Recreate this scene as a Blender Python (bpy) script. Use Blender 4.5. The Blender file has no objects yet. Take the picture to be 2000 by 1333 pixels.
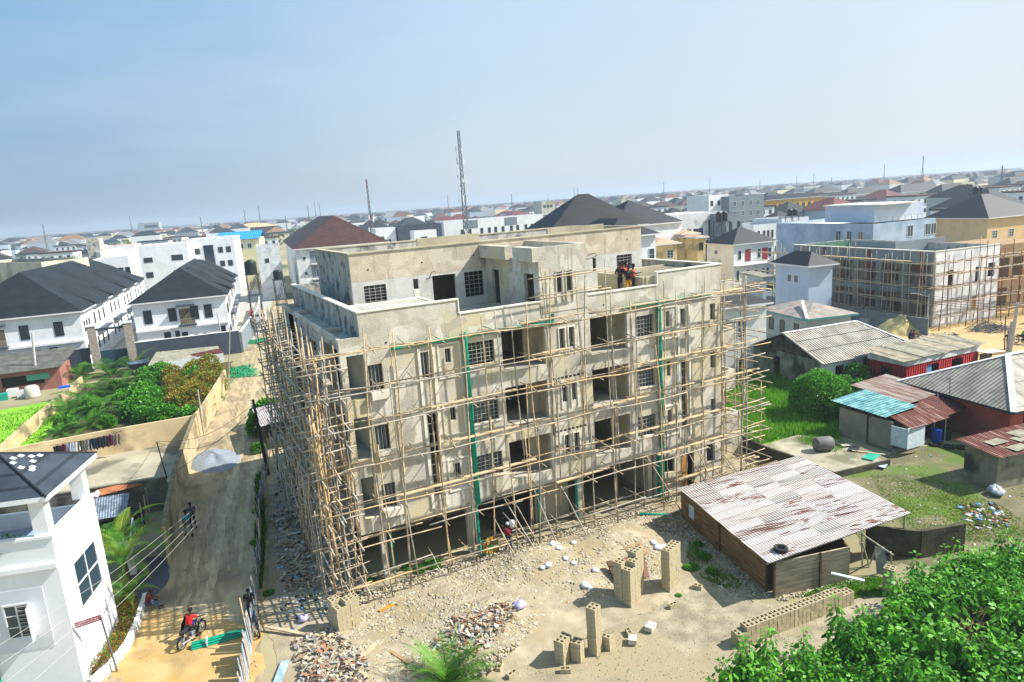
import bpy, math, random
import numpy as np
from mathutils import Vector, Matrix
rnd = random.Random(7)
SC = bpy.context.scene
COL = SC.collection
# ------------------------------------------------------------------ camera
CAMH, FPX = 18.9, 1320.0
ROLL, PITCH, AZ = math.radians(3.95), math.atan(271 / 1320.), math.radians(26.6)
_f = np.array([math.sin(AZ) * math.cos(PITCH), math.cos(AZ) * math.cos(PITCH), -math.sin(PITCH)])
_r0 = np.array([math.cos(AZ), -math.sin(AZ), 0.]); _u0 = np.cross(_r0, _f)
_r = _r0 * math.cos(ROLL) - _u0 * math.sin(ROLL)
_u = _u0 * math.cos(ROLL) + _r0 * math.sin(ROLL)
cam = bpy.data.cameras.new('camera'); co = bpy.data.objects.new('camera', cam); COL.objects.link(co)
cam.sensor_width = 36; cam.lens = 36 * FPX / 2000; cam.clip_start = 0.2; cam.clip_end = 40000
co.matrix_world = Matrix(((_r[0], _u[0], -_f[0], 0), (_r[1], _u[1], -_f[1], 0), (_r[2], _u[2], -_f[2], CAMH), (0, 0, 0, 1)))
SC.camera = co
def G(x, y, z=0.):
    "point of the place at height z seen at photo pixel x, y"
    d = _f + _r * (x - 1000) / FPX - _u * (y - 666.5) / FPX
    t = (z - CAMH) / d[2]
    return Vector((d[0] * t, d[1] * t, z))
def hD(x, y, D):
    "height of the point seen at pixel x, y when it stands D metres away"
    d = _f + _r * (x - 1000) / FPX - _u * (y - 666.5) / FPX
    return CAMH + d[2] * D / math.hypot(d[0], d[1])
# ------------------------------------------------------------------ light
SUN_EL, SUN_AZ = math.radians(44), math.atan2(.91, -.41)
w = bpy.data.worlds.new('World'); SC.world = w; w.use_nodes = True
nt = w.node_tree; sky = nt.nodes.new('ShaderNodeTexSky'); sky.sky_type = 'NISHITA'; sky.sun_disc = False
sky.sun_elevation = SUN_EL; sky.sun_rotation = SUN_AZ; sky.air_density = 1.25; sky.dust_density = 1.2; sky.ozone_density = 1.5
bg = nt.nodes['Background']; bg.inputs[1].default_value = 0.116
# hazy tropical sky: bluer away from the sun, whiter toward it, blended over the physical sky
tcw = nt.nodes.new('ShaderNodeTexCoord'); dt = nt.nodes.new('ShaderNodeVectorMath'); dt.operation = 'DOT_PRODUCT'; nt.links.new(tcw.outputs['Generated'], dt.inputs[0]); dt.inputs[1].default_value = (.91, -.41, 0)
mr = nt.nodes.new('ShaderNodeMapRange'); mr.inputs[1].default_value = -.62; mr.inputs[2].default_value = .68; nt.links.new(dt.outputs['Value'], mr.inputs[0])
def skyramp(cols):
    q = nt.nodes.new('ShaderNodeValToRGB'); nt.links.new(mr.outputs[0], q.inputs[0]); e = q.color_ramp.elements; e[1].position = 1.; e[0].color = (*cols[0], 1); e[1].color = (*cols[2], 1); m_ = e.new(.5); m_.color = (*cols[1], 1); return q.outputs[0]
hz_c = skyramp([(.13, .25, .47), (.59, .68, .75), (.64, .68, .75)]); tp_c = skyramp([(.04, .39, .78), (.50, .73, .97), (.81, .92, .96)])
sx = nt.nodes.new('ShaderNodeSeparateXYZ'); nt.links.new(tcw.outputs['Generated'], sx.inputs[0]); mz = nt.nodes.new('ShaderNodeMapRange'); mz.inputs[1].default_value = .0; mz.inputs[2].default_value = .42; nt.links.new(sx.outputs['Z'], mz.inputs[0])
mxz = nt.nodes.new('ShaderNodeMix'); mxz.data_type = 'RGBA'; nt.links.new(mz.outputs[0], mxz.inputs[0]); nt.links.new(hz_c, mxz.inputs[6]); nt.links.new(tp_c, mxz.inputs[7])
cmp_ = nt.nodes.new('ShaderNodeMapping'); cmp_.inputs['Scale'].default_value = (1.6, 1.6, 7); nt.links.new(tcw.outputs['Generated'], cmp_.inputs[0]); cn = nt.nodes.new('ShaderNodeTexNoise'); cn.inputs['Scale'].default_value = 1.4; cn.inputs['Detail'].default_value = 6; nt.links.new(cmp_.outputs[0], cn.inputs['Vector'])
cmr = nt.nodes.new('ShaderNodeMapRange'); cmr.inputs[1].default_value = .42; cmr.inputs[2].default_value = .75; cmr.inputs[4].default_value = .3; nt.links.new(cn.outputs[0], cmr.inputs[0])
mxc = nt.nodes.new('ShaderNodeMix'); mxc.data_type = 'RGBA'; nt.links.new(cmr.outputs[0], mxc.inputs[0]); nt.links.new(mxz.outputs[2], mxc.inputs[6]); mxc.inputs[7].default_value = (.78, .86, .92, 1)
sc_ = nt.nodes.new('ShaderNodeVectorMath'); sc_.operation = 'SCALE'; nt.links.new(mxc.outputs[2], sc_.inputs[0]); sc_.inputs['Scale'].default_value = 4.5
mxs = nt.nodes.new('ShaderNodeMix'); mxs.data_type = 'RGBA'; mxs.inputs[0].default_value = .86; nt.links.new(sky.outputs[0], mxs.inputs[6]); nt.links.new(sc_.outputs[0], mxs.inputs[7]); nt.links.new(mxs.outputs[2], bg.inputs[0])
sl = bpy.data.lights.new('sun', 'SUN'); so = bpy.data.objects.new('sun', sl); COL.objects.link(so)
sl.energy = 4.9; sl.angle = math.radians(0.6); sl.color = (1, .955, .87)
sd = Vector((math.sin(SUN_AZ) * math.cos(SUN_EL), math.cos(SUN_AZ) * math.cos(SUN_EL), math.sin(SUN_EL)))
so.rotation_euler = sd.to_track_quat('Z', 'Y').to_euler()
SC.view_settings.view_transform = 'Standard'; SC.view_settings.look = 'None'
SC.view_settings.exposure = 0.95; SC.view_settings.gamma = 1
SC.render.engine = 'CYCLES'
SC.cycles.use_denoising = True; SC.cycles.max_bounces = 5; SC.cycles.diffuse_bounces = 3; SC.cycles.volume_bounces = 1
SC.cycles.transparent_max_bounces = 6; SC.cycles.glossy_bounces = 2; SC.cycles.caustics_reflective = False; SC.cycles.caustics_refractive = False
# ------------------------------------------------------------------ materials
def srgb(h):
    h = h.lstrip('#'); v = [int(h[i:i + 2], 16) / 255 for i in (0, 2, 4)]
    return tuple((c / 12.92 if c <= .04045 else ((c + .055) / 1.055) ** 2.4) for c in v) + (1,)
def C(c): return srgb(c) if isinstance(c, str) else tuple(c) + (1,)
MATS = {}
def mat(name, c1, c2=None, scale=2., rough=.85, bump=0., bscale=None, detail=6, lo=.35, hi=.65, coord='Object', metal=0., c3=None,
        s3=.3, spec=.3, stretch=None, f3=(.5, .62)):
    "noise-mixed two colour material; c3: broad stains"
    if name in MATS: return MATS[name]
    m = bpy.data.materials.new(name); m.use_nodes = True; n = m.node_tree.nodes; l = m.node_tree.links
    b = n['Principled BSDF']; b.inputs['Roughness'].default_value = rough; b.inputs['Metallic'].default_value = metal
    b.inputs['Specular IOR Level'].default_value = spec
    tc = n.new('ShaderNodeTexCoord'); out = tc.outputs[coord]
    if stretch:
        mp = n.new('ShaderNodeMapping'); mp.inputs['Scale'].default_value = stretch; l.new(out, mp.inputs[0]); out = mp.outputs[0]
    if c2 is None: b.inputs['Base Color'].default_value = C(c1)
    else:
        nz = n.new('ShaderNodeTexNoise'); nz.inputs['Scale'].default_value = scale; nz.inputs['Detail'].default_value = detail
        nz.inputs['Roughness'].default_value = .62; l.new(out, nz.inputs['Vector'])
        cr = n.new('ShaderNodeValToRGB'); cr.color_ramp.elements[0].position = lo; cr.color_ramp.elements[1].position = hi
        cr.color_ramp.elements[0].color = C(c1); cr.color_ramp.elements[1].color = C(c2)
        l.new(nz.outputs[0], cr.inputs[0]); last = cr.outputs[0]
        if c3:
            n3 = n.new('ShaderNodeTexNoise'); n3.inputs['Scale'].default_value = s3; n3.inputs['Detail'].default_value = 5; l.new(tc.outputs[coord], n3.inputs['Vector'])
            r3 = n.new('ShaderNodeValToRGB'); r3.color_ramp.elements[0].position = f3[0]; r3.color_ramp.elements[1].position = f3[1]; l.new(n3.outputs[0], r3.inputs[0])
            mx = n.new('ShaderNodeMix'); mx.data_type = 'RGBA'; l.new(r3.outputs[0], mx.inputs[0]); l.new(last, mx.inputs[6]); mx.inputs[7].default_value = C(c3); last = mx.outputs[2]
        l.new(last, b.inputs['Base Color'])
    if bump:
        nb = n.new('ShaderNodeTexNoise'); nb.inputs['Scale'].default_value = bscale or scale * 6; nb.inputs['Detail'].default_value = 4; l.new(out, nb.inputs['Vector'])
        bp = n.new('ShaderNodeBump'); bp.inputs['Strength'].default_value = bump; bp.inputs['Distance'].default_value = .05
        l.new(nb.outputs[0], bp.inputs['Height']); l.new(bp.outputs[0], b.inputs['Normal'])
    MATS[name] = m; return m
def stripe_mat(name, c1, c2, axis, per, duty=.12, dark=.5, rough=.7, c3=None, scale=1., bump=.6, wave=False, lo=.4, hi=.6, per2=None, metal=0., s2=None, spec=.3):
    "rows (tile courses, corrugation, boards) along an object axis: frac(axis/per)"
    if name in MATS: return MATS[name]
    m = mat(name, c1, c2, scale, rough, lo=lo, hi=hi, metal=metal, stretch=s2, spec=spec); n = m.node_tree.nodes; l = m.node_tree.links; b = n['Principled BSDF']
    tc = n.new('ShaderNodeTexCoord'); sp = n.new('ShaderNodeSeparateXYZ'); l.new(tc.outputs['Object'], sp.inputs[0])
    def math_(op, a, bv=None):
        q = n.new('ShaderNodeMath'); q.operation = op
        if isinstance(a, (int, float)): q.inputs[0].default_value = a
        else: l.new(a, q.inputs[0])
        if bv is not None:
            if isinstance(bv, (int, float)): q.inputs[1].default_value = bv
            else: l.new(bv, q.inputs[1])
        return q.outputs[0]
    def course(ax, p, d):
        src = sp.outputs['XYZ'.index(ax)]
        if wave:
            return math_('MULTIPLY_ADD' if False else 'SINE', math_('MULTIPLY', src, 2 * math.pi / p))
        return math_('FRACT', math_('DIVIDE', src, p))
    fr = course(axis, per, duty)
    if wave:
        h = fr; line = math_('LESS_THAN', fr, -.6)
    else:
        h = fr; line = math_('LESS_THAN', fr, duty)
    if per2:
        f2 = math_('FRACT', math_('DIVIDE', sp.outputs['XYZ'.index(per2[0])], per2[1])); line = math_('MAXIMUM', line, math_('LESS_THAN', f2, per2[2]))
    mx = n.new('ShaderNodeMix'); mx.data_type = 'RGBA'; mx.blend_type = 'MULTIPLY'; l.new(line, mx.inputs[0])
    src = b.inputs['Base Color'].links[0].from_socket; l.new(src, mx.inputs[6]); mx.inputs[7].default_value = (dark, dark, dark, 1); l.new(mx.outputs[2], b.inputs['Base Color'])
    bp = n.new('ShaderNodeBump'); bp.inputs['Strength'].default_value = bump; bp.inputs['Distance'].default_value = per * .3
    l.new(h, bp.inputs['Height']); l.new(bp.outputs[0], b.inputs['Normal'])
    return m
def glass(name, c, rough=.08):
    return mat(name, c, rough=rough, spec=.8)
# ------------------------------------------------------------------ mesh building
class MB:
    def __init__(s): s.v = []; s.f = []; s.m = []; s.k = 0
    def add(s, vs, fs):
        o = len(s.v); s.v += [tuple(p) for p in vs]; s.f += [tuple(i + o for i in f) for f in fs]; s.m += [s.k] * len(fs); return s
    def quad(s, a, b, c, d): return s.add((a, b, c, d), ((0, 1, 2, 3),))
    def box(s, x0, x1, y0, y1, z0, z1):
        return s.add([(x, y, z) for x in (x0, x1) for y in (y0, y1) for z in (z0, z1)],
                     ((0, 1, 3, 2), (4, 6, 7, 5), (0, 4, 5, 1), (2, 3, 7, 6), (0, 2, 6, 4), (1, 5, 7, 3)))
    def obox(s, p, q, w, h, up=(0, 0, 1)):
        "beam from p to q, width w, height h"
        p, q = Vector(p), Vector(q); d = (q - p).normalized(); sdv = d.cross(Vector(up))
        if sdv.length < 1e-4: sdv = Vector((1, 0, 0))
        sdv.normalize(); u = sdv.cross(d) * (h / 2); sdv *= w / 2
        vs = [a + i * sdv + j * u for a in (p, q) for i in (-1, 1) for j in (-1, 1)]
        return s.add(vs, ((0, 2, 3, 1), (4, 5, 7, 6), (0, 4, 6, 2), (1, 3, 7, 5), (0, 1, 5, 4), (2, 6, 7, 3)))
    def tube(s, pts, rad, n=6, cap=True):
        pts = [Vector(p) for p in pts]; rs = rad if isinstance(rad, (list, tuple)) else [rad] * len(pts)
        o = len(s.v); d0 = None
        for i, p in enumerate(pts):
            d = (pts[min(i + 1, len(pts) - 1)] - pts[max(i - 1, 0)]).normalized()
            a = d.cross(Vector((0, 0, 1)) if abs(d.z) < .9 else Vector((1, 0, 0))).normalized(); b = d.cross(a)
            for k in range(n):
                t = 2 * math.pi * k / n; s.v.append(tuple(p + (a * math.cos(t) + b * math.sin(t)) * rs[i]))
        for i in range(len(pts) - 1):
            for k in range(n):
                a = o + i * n + k; b = o + i * n + (k + 1) % n
                s.f.append((a, b, b + n, a + n)); s.m.append(s.k)
        if cap:
            s.f.append(tuple(o + k for k in range(n))[::-1]); s.m.append(s.k)
            s.f.append(tuple(o + (len(pts) - 1) * n + k for k in range(n))); s.m.append(s.k)
        return s
    def lathe(s, prof, cx=0, cy=0, n=16):
        o = len(s.v)
        for r, z in prof:
            for k in range(n): t = 2 * math.pi * k / n; s.v.append((cx + r * math.cos(t), cy + r * math.sin(t), z))
        for i in range(len(prof) - 1):
            for k in range(n):
                a = o + i * n + k; b = o + i * n + (k + 1) % n; s.f.append((a, b, b + n, a + n)); s.m.append(s.k)
        return s
    def prism(s, poly, z0, z1):
        n = len(poly); o = [(p[0], p[1], z0) for p in poly] + [(p[0], p[1], z1) for p in poly]
        return s.add(o, [tuple(range(n))[::-1], tuple(range(n, 2 * n))] + [(i, (i + 1) % n, n + (i + 1) % n, n + i) for i in range(n)])
    def build(s, name, mats, parent=None, smooth=False):
        me = bpy.data.meshes.new(name); me.from_pydata(s.v, [], s.f)
        for m_ in (mats if isinstance(mats, (list, tuple)) else [mats]): me.materials.append(m_)
        if any(s.m): me.polygons.foreach_set('material_index', s.m)
        if smooth: me.polygons.foreach_set('use_smooth', [True] * len(me.polygons))
        me.validate(); me.update()
        o = bpy.data.objects.new(name, me); COL.objects.link(o)
        if parent: o.parent = parent
        return o
def npmesh(name, V, F, m, parent=None, smooth=False, midx=None):
    "numpy mesh; F all same arity"
    me = bpy.data.meshes.new(name); k = F.shape[1]
    me.vertices.add(len(V)); me.vertices.foreach_set('co', V.astype('f').ravel())
    me.loops.add(F.size); me.loops.foreach_set('vertex_index', F.astype('i').ravel())
    me.polygons.add(len(F)); me.polygons.foreach_set('loop_start', np.arange(0, F.size, k, dtype='i')); me.polygons.foreach_set('loop_total', np.full(len(F), k, 'i'))
    for mm in (m if isinstance(m, (list, tuple)) else [m]): me.materials.append(mm)
    if midx is not None: me.polygons.foreach_set('material_index', midx.astype('i'))
    if smooth: me.polygons.foreach_set('use_smooth', [True] * len(F))
    me.update(calc_edges=True); me.validate()
    o = bpy.data.objects.new(name, me); COL.objects.link(o)
    if parent: o.parent = parent
    return o
def tag(o, label=None, cat=None, group=None, kind=None):
    if label: o['label'] = label
    if cat: o['category'] = cat
    if group: o['group'] = group
    if kind: o['kind'] = kind
    return o
def thing(name, label, cat, loc=(0, 0, 0), rz=0, group=None):
    o = bpy.data.objects.new(name, None); COL.objects.link(o); o.empty_display_size = .2
    o.location = loc; o.rotation_euler = (0, 0, rz); return tag(o, label, cat, group)
def copy_tree(o, parent=None):
    c = o.copy(); COL.objects.link(c); c.parent = parent
    for ch in KIDS.get(o.name, None) or [x for x in o.children]: copy_tree(ch, c)
    return c
KIDS = {}
def dup(o, loc, rz=0, label=None, sc=None, group=None):
    ch = list(o.children)
    c = o.copy(); COL.objects.link(c); c.location = loc; c.rotation_euler = (0, 0, rz)
    if sc: c.scale = sc if not isinstance(sc, (int, float)) else (sc, sc, sc)
    if label: c['label'] = label
    if group: c['group'] = group
    for k in ch:
        kc = k.copy(); COL.objects.link(kc); kc.parent = c
        for g in k.children:
            gc = g.copy(); COL.objects.link(gc); gc.parent = kc
    return c
def wallgrid(mb, fr, u0, u1, v0, v1, holes, th=.23, back=True):
    "wall in the plane fr(u, v, w) with real openings; w from 0 (face) to th (inside)"
    us = sorted({u0, u1, *[min(max(h[0], u0), u1) for h in holes], *[min(max(h[1], u0), u1) for h in holes]})
    vs = sorted({v0, v1, *[min(max(h[2], v0), v1) for h in holes], *[min(max(h[3], v0), v1) for h in holes]})
    def solid(i, j):
        if i < 0 or j < 0 or i >= len(us) - 1 or j >= len(vs) - 1: return None
        cu, cv = (us[i] + us[i + 1]) / 2, (vs[j] + vs[j + 1]) / 2
        return not any(h[0] < cu < h[1] and h[2] < cv < h[3] for h in holes)
    for i in range(len(us) - 1):
        for j in range(len(vs) - 1):
            if not solid(i, j): continue
            a, b, c, d = us[i], us[i + 1], vs[j], vs[j + 1]
            mb.quad(fr(a, c, 0), fr(b, c, 0), fr(b, d, 0), fr(a, d, 0))
            if back: mb.quad(fr(a, c, th), fr(a, d, th), fr(b, d, th), fr(b, c, th))
            if not solid(i - 1, j): mb.quad(fr(a, c, 0), fr(a, d, 0), fr(a, d, th), fr(a, c, th))
            if not solid(i + 1, j): mb.quad(fr(b, c, 0), fr(b, c, th), fr(b, d, th), fr(b, d, 0))
            if not solid(i, j - 1): mb.quad(fr(a, c, 0), fr(a, c, th), fr(b, c, th), fr(b, c, 0))
            if not solid(i, j + 1): mb.quad(fr(a, d, 0), fr(b, d, 0), fr(b, d, th), fr(a, d, th))
# material library
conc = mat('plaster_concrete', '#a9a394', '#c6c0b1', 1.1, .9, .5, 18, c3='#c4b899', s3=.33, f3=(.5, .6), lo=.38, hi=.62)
def patchwork(m, dark, pale, cell=.9, k=1.):
    "hand laid cement patches, drip streaks and float marks"
    n = m.node_tree.nodes; l = m.node_tree.links; b_ = n['Principled BSDF']; src = b_.inputs['Base Color'].links[0].from_socket; tc = n.new('ShaderNodeTexCoord')
    nz = n.new('ShaderNodeTexNoise'); nz.inputs['Scale'].default_value = 1.6; l.new(tc.outputs['Object'], nz.inputs['Vector']); ad = n.new('ShaderNodeVectorMath'); ad.operation = 'MULTIPLY_ADD'; l.new(nz.outputs['Color'], ad.inputs[0]); ad.inputs[1].default_value = (.7, .7, .7); l.new(tc.outputs['Object'], ad.inputs[2])
    vo = n.new('ShaderNodeTexVoronoi'); vo.distance = 'CHEBYCHEV'; vo.inputs['Scale'].default_value = cell; l.new(ad.outputs[0], vo.inputs['Vector']); sp_ = n.new('ShaderNodeSeparateColor'); l.new(vo.outputs['Color'], sp_.inputs[0])
    def lay(fac_sock, lo, hi, colr, amt, src):
        r_ = n.new('ShaderNodeMapRange'); r_.inputs[1].default_value = lo; r_.inputs[2].default_value = hi; r_.inputs[4].default_value = amt * k; l.new(fac_sock, r_.inputs[0]); mx = n.new('ShaderNodeMix'); mx.data_type = 'RGBA'; l.new(r_.outputs[0], mx.inputs[0]); l.new(src, mx.inputs[6]); mx.inputs[7].default_value = C(colr); return mx.outputs[2]
    src = lay(sp_.outputs[0], .70, .76, pale, .5, src); src = lay(sp_.outputs[1], .80, .86, dark, .35, src)
    mp = n.new('ShaderNodeMapping'); mp.inputs['Scale'].default_value = (5, 5, .35); l.new(tc.outputs['Object'], mp.inputs[0]); n2 = n.new('ShaderNodeTexNoise'); n2.inputs['Scale'].default_value = 1.; n2.inputs['Detail'].default_value = 5; l.new(mp.outputs[0], n2.inputs['Vector']); src = lay(n2.outputs[0], .58, .72, dark, .5, src)
    l.new(src, b_.inputs['Base Color'])
patchwork(conc, '#85817a', '#dad6cb')
conc_up = mat('aged_pinkish_plaster', '#a89a88', '#cabda9', 1.2, .9, .5, 18, c3='#b3a995', s3=.5, f3=(.5, .64)); patchwork(conc_up, '#7e766c', '#d3c9b8', .8, .8)
conc_lo = mat('fresh_grey_render', '#aeaea8', '#c3c3bc', 1.4, .9, .4, 18); patchwork(conc_lo, '#8b8b87', '#d5d5cf', .8, .5)
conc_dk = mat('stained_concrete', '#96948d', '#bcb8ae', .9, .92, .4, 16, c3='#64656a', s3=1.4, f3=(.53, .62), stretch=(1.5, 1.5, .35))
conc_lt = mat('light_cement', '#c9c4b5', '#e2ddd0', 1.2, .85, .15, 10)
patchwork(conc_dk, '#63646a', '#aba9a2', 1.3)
conc_in = mat('inner_concrete', '#9a917a', '#b5ab92', .8, .9)
floor_c = mat('cement_floor', '#8f8c82', '#b4b0a4', .7, .85)
block_m = mat('hollow_block_cement', '#9b8f73', '#bcae8e', 3, .95, .5, 40)
green_p = mat('green_pipe_plastic', '#0f7f66', '#12957a', 3, .35)
dark_m = mat('dark_interior', '#17140f', '#221d16', 1, .9)
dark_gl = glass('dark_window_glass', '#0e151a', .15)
bar_m = mat('burglar_bar_grey', '#9a9a94', rough=.5)
bam = mat('bamboo', '#a08a6c', '#cdb795', 6, .75, c3='#7c7468', s3=.9, f3=(.45, .6))
bam_y = mat('bamboo_honey', '#a18764', '#c9ae86', 6, .7)
bam_g = mat('bamboo_grey', '#8b8376', '#b5ac9d', 6, .8)
wood_pl = mat('plank_wood', '#a58f6f', '#c9b594', 4, .8, stretch=(.3, 6, 6))
white_p = mat('white_wall_paint', '#d9dade', '#e9eaec', .5, .8)
white_w = mat('weathered_white_paint', '#b9bcbf', '#dcdedf', .6, .85, c3='#9a9a94', s3=.5, f3=(.55, .75))
patchwork(white_p, '#8f9394', '#f2f2f2', .4, .32); patchwork(white_w, '#83878a', '#e4e4e4', .5, .4)
def translucent(m, f=.4):
    "leaves let some of the light through"
    n = m.node_tree.nodes; l = m.node_tree.links; b_ = n['Principled BSDF']; t_ = n.new('ShaderNodeBsdfTranslucent'); mx = n.new('ShaderNodeMixShader'); mx.inputs[0].default_value = f
    if b_.inputs['Base Color'].links: l.new(b_.inputs['Base Color'].links[0].from_socket, t_.inputs[0])
    l.new(b_.outputs[0], mx.inputs[1]); l.new(t_.outputs[0], mx.inputs[2]); l.new(mx.outputs[0], n['Material Output'].inputs['Surface'])
# ------------------------------------------------------------------ ground, roads
def noise2(x, y, s, seed=0):
    "cheap smooth value noise"
    rs = np.random.RandomState(seed); g = rs.rand(64, 64)
    xs, ys = np.asarray(x) / s, np.asarray(y) / s; xi, yi = np.floor(xs).astype(int), np.floor(ys).astype(int); fx, fy = xs - xi, ys - yi
    fx = fx * fx * (3 - 2 * fx); fy = fy * fy * (3 - 2 * fy); q = lambda i, j: g[(xi + i) % 64, (yi + j) % 64]
    return (q(0, 0) * (1 - fx) + q(1, 0) * fx) * (1 - fy) + (q(0, 1) * (1 - fx) + q(1, 1) * fx) * fy
def inpoly(x, y, P):
    x = np.asarray(x); y = np.asarray(y); c = np.zeros(x.shape, bool); n = len(P)
    for i in range(n):
        x0, y0 = P[i][:2]; x1, y1 = P[(i + 1) % n][:2]
        if y0 == y1: continue
        c ^= ((y0 > y) != (y1 > y)) & (x < (x1 - x0) * (y - y0) / (y1 - y0) + x0)
    return c
def sheet(name, P, z, m, kind='structure', label=None, rag=0.):
    if rag:
        r = random.Random(len(name) * 7 + len(P)); Q = []
        for i in range(len(P)):
            a, b = Vector(P[i][:2]), Vector(P[(i + 1) % len(P)][:2]); n = max(1, int((b - a).length / .45)); nn = (b - a).normalized(); nn = Vector((-nn.y, nn.x))
            for k in range(n): w_ = a + (b - a) * k / n; Q.append(w_ + nn * rag * (noise2(w_.x + 50, w_.y + 50, 1.7, 21) + .6 * r.random() - .8))
        P = Q
    q = MB(); q.add([(p[0], p[1], z) for p in P], (tuple(range(len(P))),)); o = q.build(name, m); tag(o, label, kind=kind); return o
ground_m = mat('sandy_ground', '#7b775c', '#9c9172', .05, .95, .2, 8, c3='#505d34', s3=.02, f3=(.52, .6))
sheet('ground', [(-6000, -2500), (12000, -2500), (12000, 12000), (-6000, 12000)], 0, ground_m)
road_m = mat('pale_sand_road', '#8b7c62', '#b5a482', .8, .95, .5, 9, stretch=(2.2, .3, 1), c3='#736856', s3=.25, f3=(.5, .66))
road_p = [(-7, 20), (.9, 20), (.9, 27.8), (1.6, 32.8), (2.6, 37.9), (3.5, 45), (5.4, 54.7), (9, 75), (13, 100), (19.5, 122), (27, 165), (22, 165), (13.5, 122), (8.3, 104.4), (4.5, 82.7), (1.1, 66.6), (-1.3, 52.3), (-2.2, 45), (-2.6, 38.5), (-4.2, 35.5), (-5.7, 31.6)]
sheet('road', road_p, .008, road_m, rag=0.5)
sheet('sand_patch', [(-4.2, 29.5), (.5, 26), (1.2, 31.6), (-.8, 34.2), (-3.4, 36.2), (-4.3, 34.4), (-5.0, 32.2)], .012, mat('orange_sand', '#a58852', '#b6996a', .8, .95, .3, 9, c3='#8f7950', s3=.6, f3=(.52, .7)), rag=0.9)
yard_P = [(1.2, 26), (1.8, 32.8), (2.8, 37.9), (3.7, 45), (5.6, 54.7), (7, 54), (7, 32), (26, 32), (36.5, 34), (36.5, 31.5), (26, 28.5), (24, 25), (22, 20), (27, 18), (27, 12), (0, 14)]
sheet('yard_ground', yard_P, .016, mat('yard_sand_grey', '#78705f', '#a0967f', 1.1, .95, .5, 10, c3='#93866c', s3=.22, f3=(.5, .62)), rag=0.7)
grass_m = mat('grass_turf', '#4a7a14', '#6f9d26', .8, .95, .6, 12, c3='#3a6212', s3=.35)
grassP = [tuple(G(*p)[:2]) for p in ((1380, 870), (1440, 885), (1490, 868), (1560, 850), (1640, 858), (1690, 760), (1700, 720), (1500, 700), (1420, 690))]
sheet('grass_field', grassP, .012, grass_m, rag=0.6)
mudP = [tuple(G(*p)[:2]) for p in ((1640, 905), (1740, 885), (1820, 868), (2080, 860), (2150, 1130), (1700, 1090), (1600, 960))]
sheet('yard_mud', mudP, .016, mat('muddy_yard', '#5b5a40', '#787055', .7, .95, .5, 10, c3='#55682c', s3=.25, f3=(.5, .58)), rag=1.0)
sheet('dirt_road', [tuple(G(*p)[:2]) for p in ((1640, 690), (1740, 655), (1850, 630), (1930, 600), (2000, 560), (2300, 560), (2300, 760), (1860, 720))], .012, mat('ochre_dirt_road', '#a78a5b', '#b99f70', .12, .95, .25, 4, c3='#9b8363', s3=.1), rag=1.0)
sheet('court_floor', [(-15.5, 64.9), (-7.6, 65.3), (.9, 65.9), (-1.5, 51), (-6.9, 51.4), (-15.5, 53)], .02, mat('stained_cement_court', '#8b8471', '#a69d88', .3, .9, .2, 5, c3='#656252', s3=.25, f3=(.5, .6)))
sheet('plot_soil', [(-14.5, 65.3), (.6, 66), (3.5, 80), (6.5, 99), (-12, 99), (-10.5, 80)], .014, mat('plot_soil_m', '#3b3a22', '#5a5232', .5, .95), rag=0.5)
sheet('lawn', [(-26, 64), (-15.2, 66), (-10.2, 82), (-12, 92), (-30, 90)], .014, mat('lawn_turf', '#67981f', '#7cac2c', .6, .95, .5, 10))
sheet('paved_lane', [(-13, 107.2), (7.8, 105.5), (13.5, 122), (21, 165), (24.5, 196), (14, 200), (-12, 150)], .01, mat('cement_paving', '#9a968c', '#aba89e', .3, .9))
trk = mat('rut_sand_dark', '#7c6e56', '#a5946f', 2, .95, .5, 14, stretch=(2, .4, 1)); trl = mat('rut_sand_pale', '#988a6d', '#b7a886', 2, .95, .5, 14, stretch=(2, .4, 1))
def track(pts, wd, m, z, name='tyre_track'):
    L = []; R_ = []
    for i in range(len(pts)):
        a, b = Vector(pts[max(i - 1, 0)]), Vector(pts[min(i + 1, len(pts) - 1)]); n_ = (b - a).normalized(); n_ = Vector((-n_.y, n_.x)) * wd / 2; L.append(tuple(Vector(pts[i]) + n_)); R_.append(tuple(Vector(pts[i]) - n_))
    sheet(name, L + R_[::-1], z, m, rag=.16)
mid = [(-1.2, 33), (-.2, 38), (.8, 45), (2.6, 54.7), (5.0, 68), (7.5, 84), (10.8, 103), (16.5, 122), (23.5, 160)]
for i, (o, m_, w_) in enumerate(((-.75, trk, .28), (.75, trk, .3), (0, trl, .5), (1.35, trl, .3), (-1.4, trk, .22))): track([(x + o, y) for x, y in mid[i % 2:]], w_, m_, .012 + .004 * i)
track([(5.3, 22), (5.6, 24.5), (6.2, 26.8)], .9, mat('pale_path_sand', '#a8946c', '#bda87c', 1.5, .95, .3, 9), .024, 'sand_path')
sheet('garden_bed', [(-5.5, 31.9), (-4.35, 34.6), (-4.0, 38.8), (-4.9, 38.6), (-5.4, 34.5)], .02, mat('bed_soil', '#4a3d24', '#5e4d2c', 2, .95))
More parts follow.
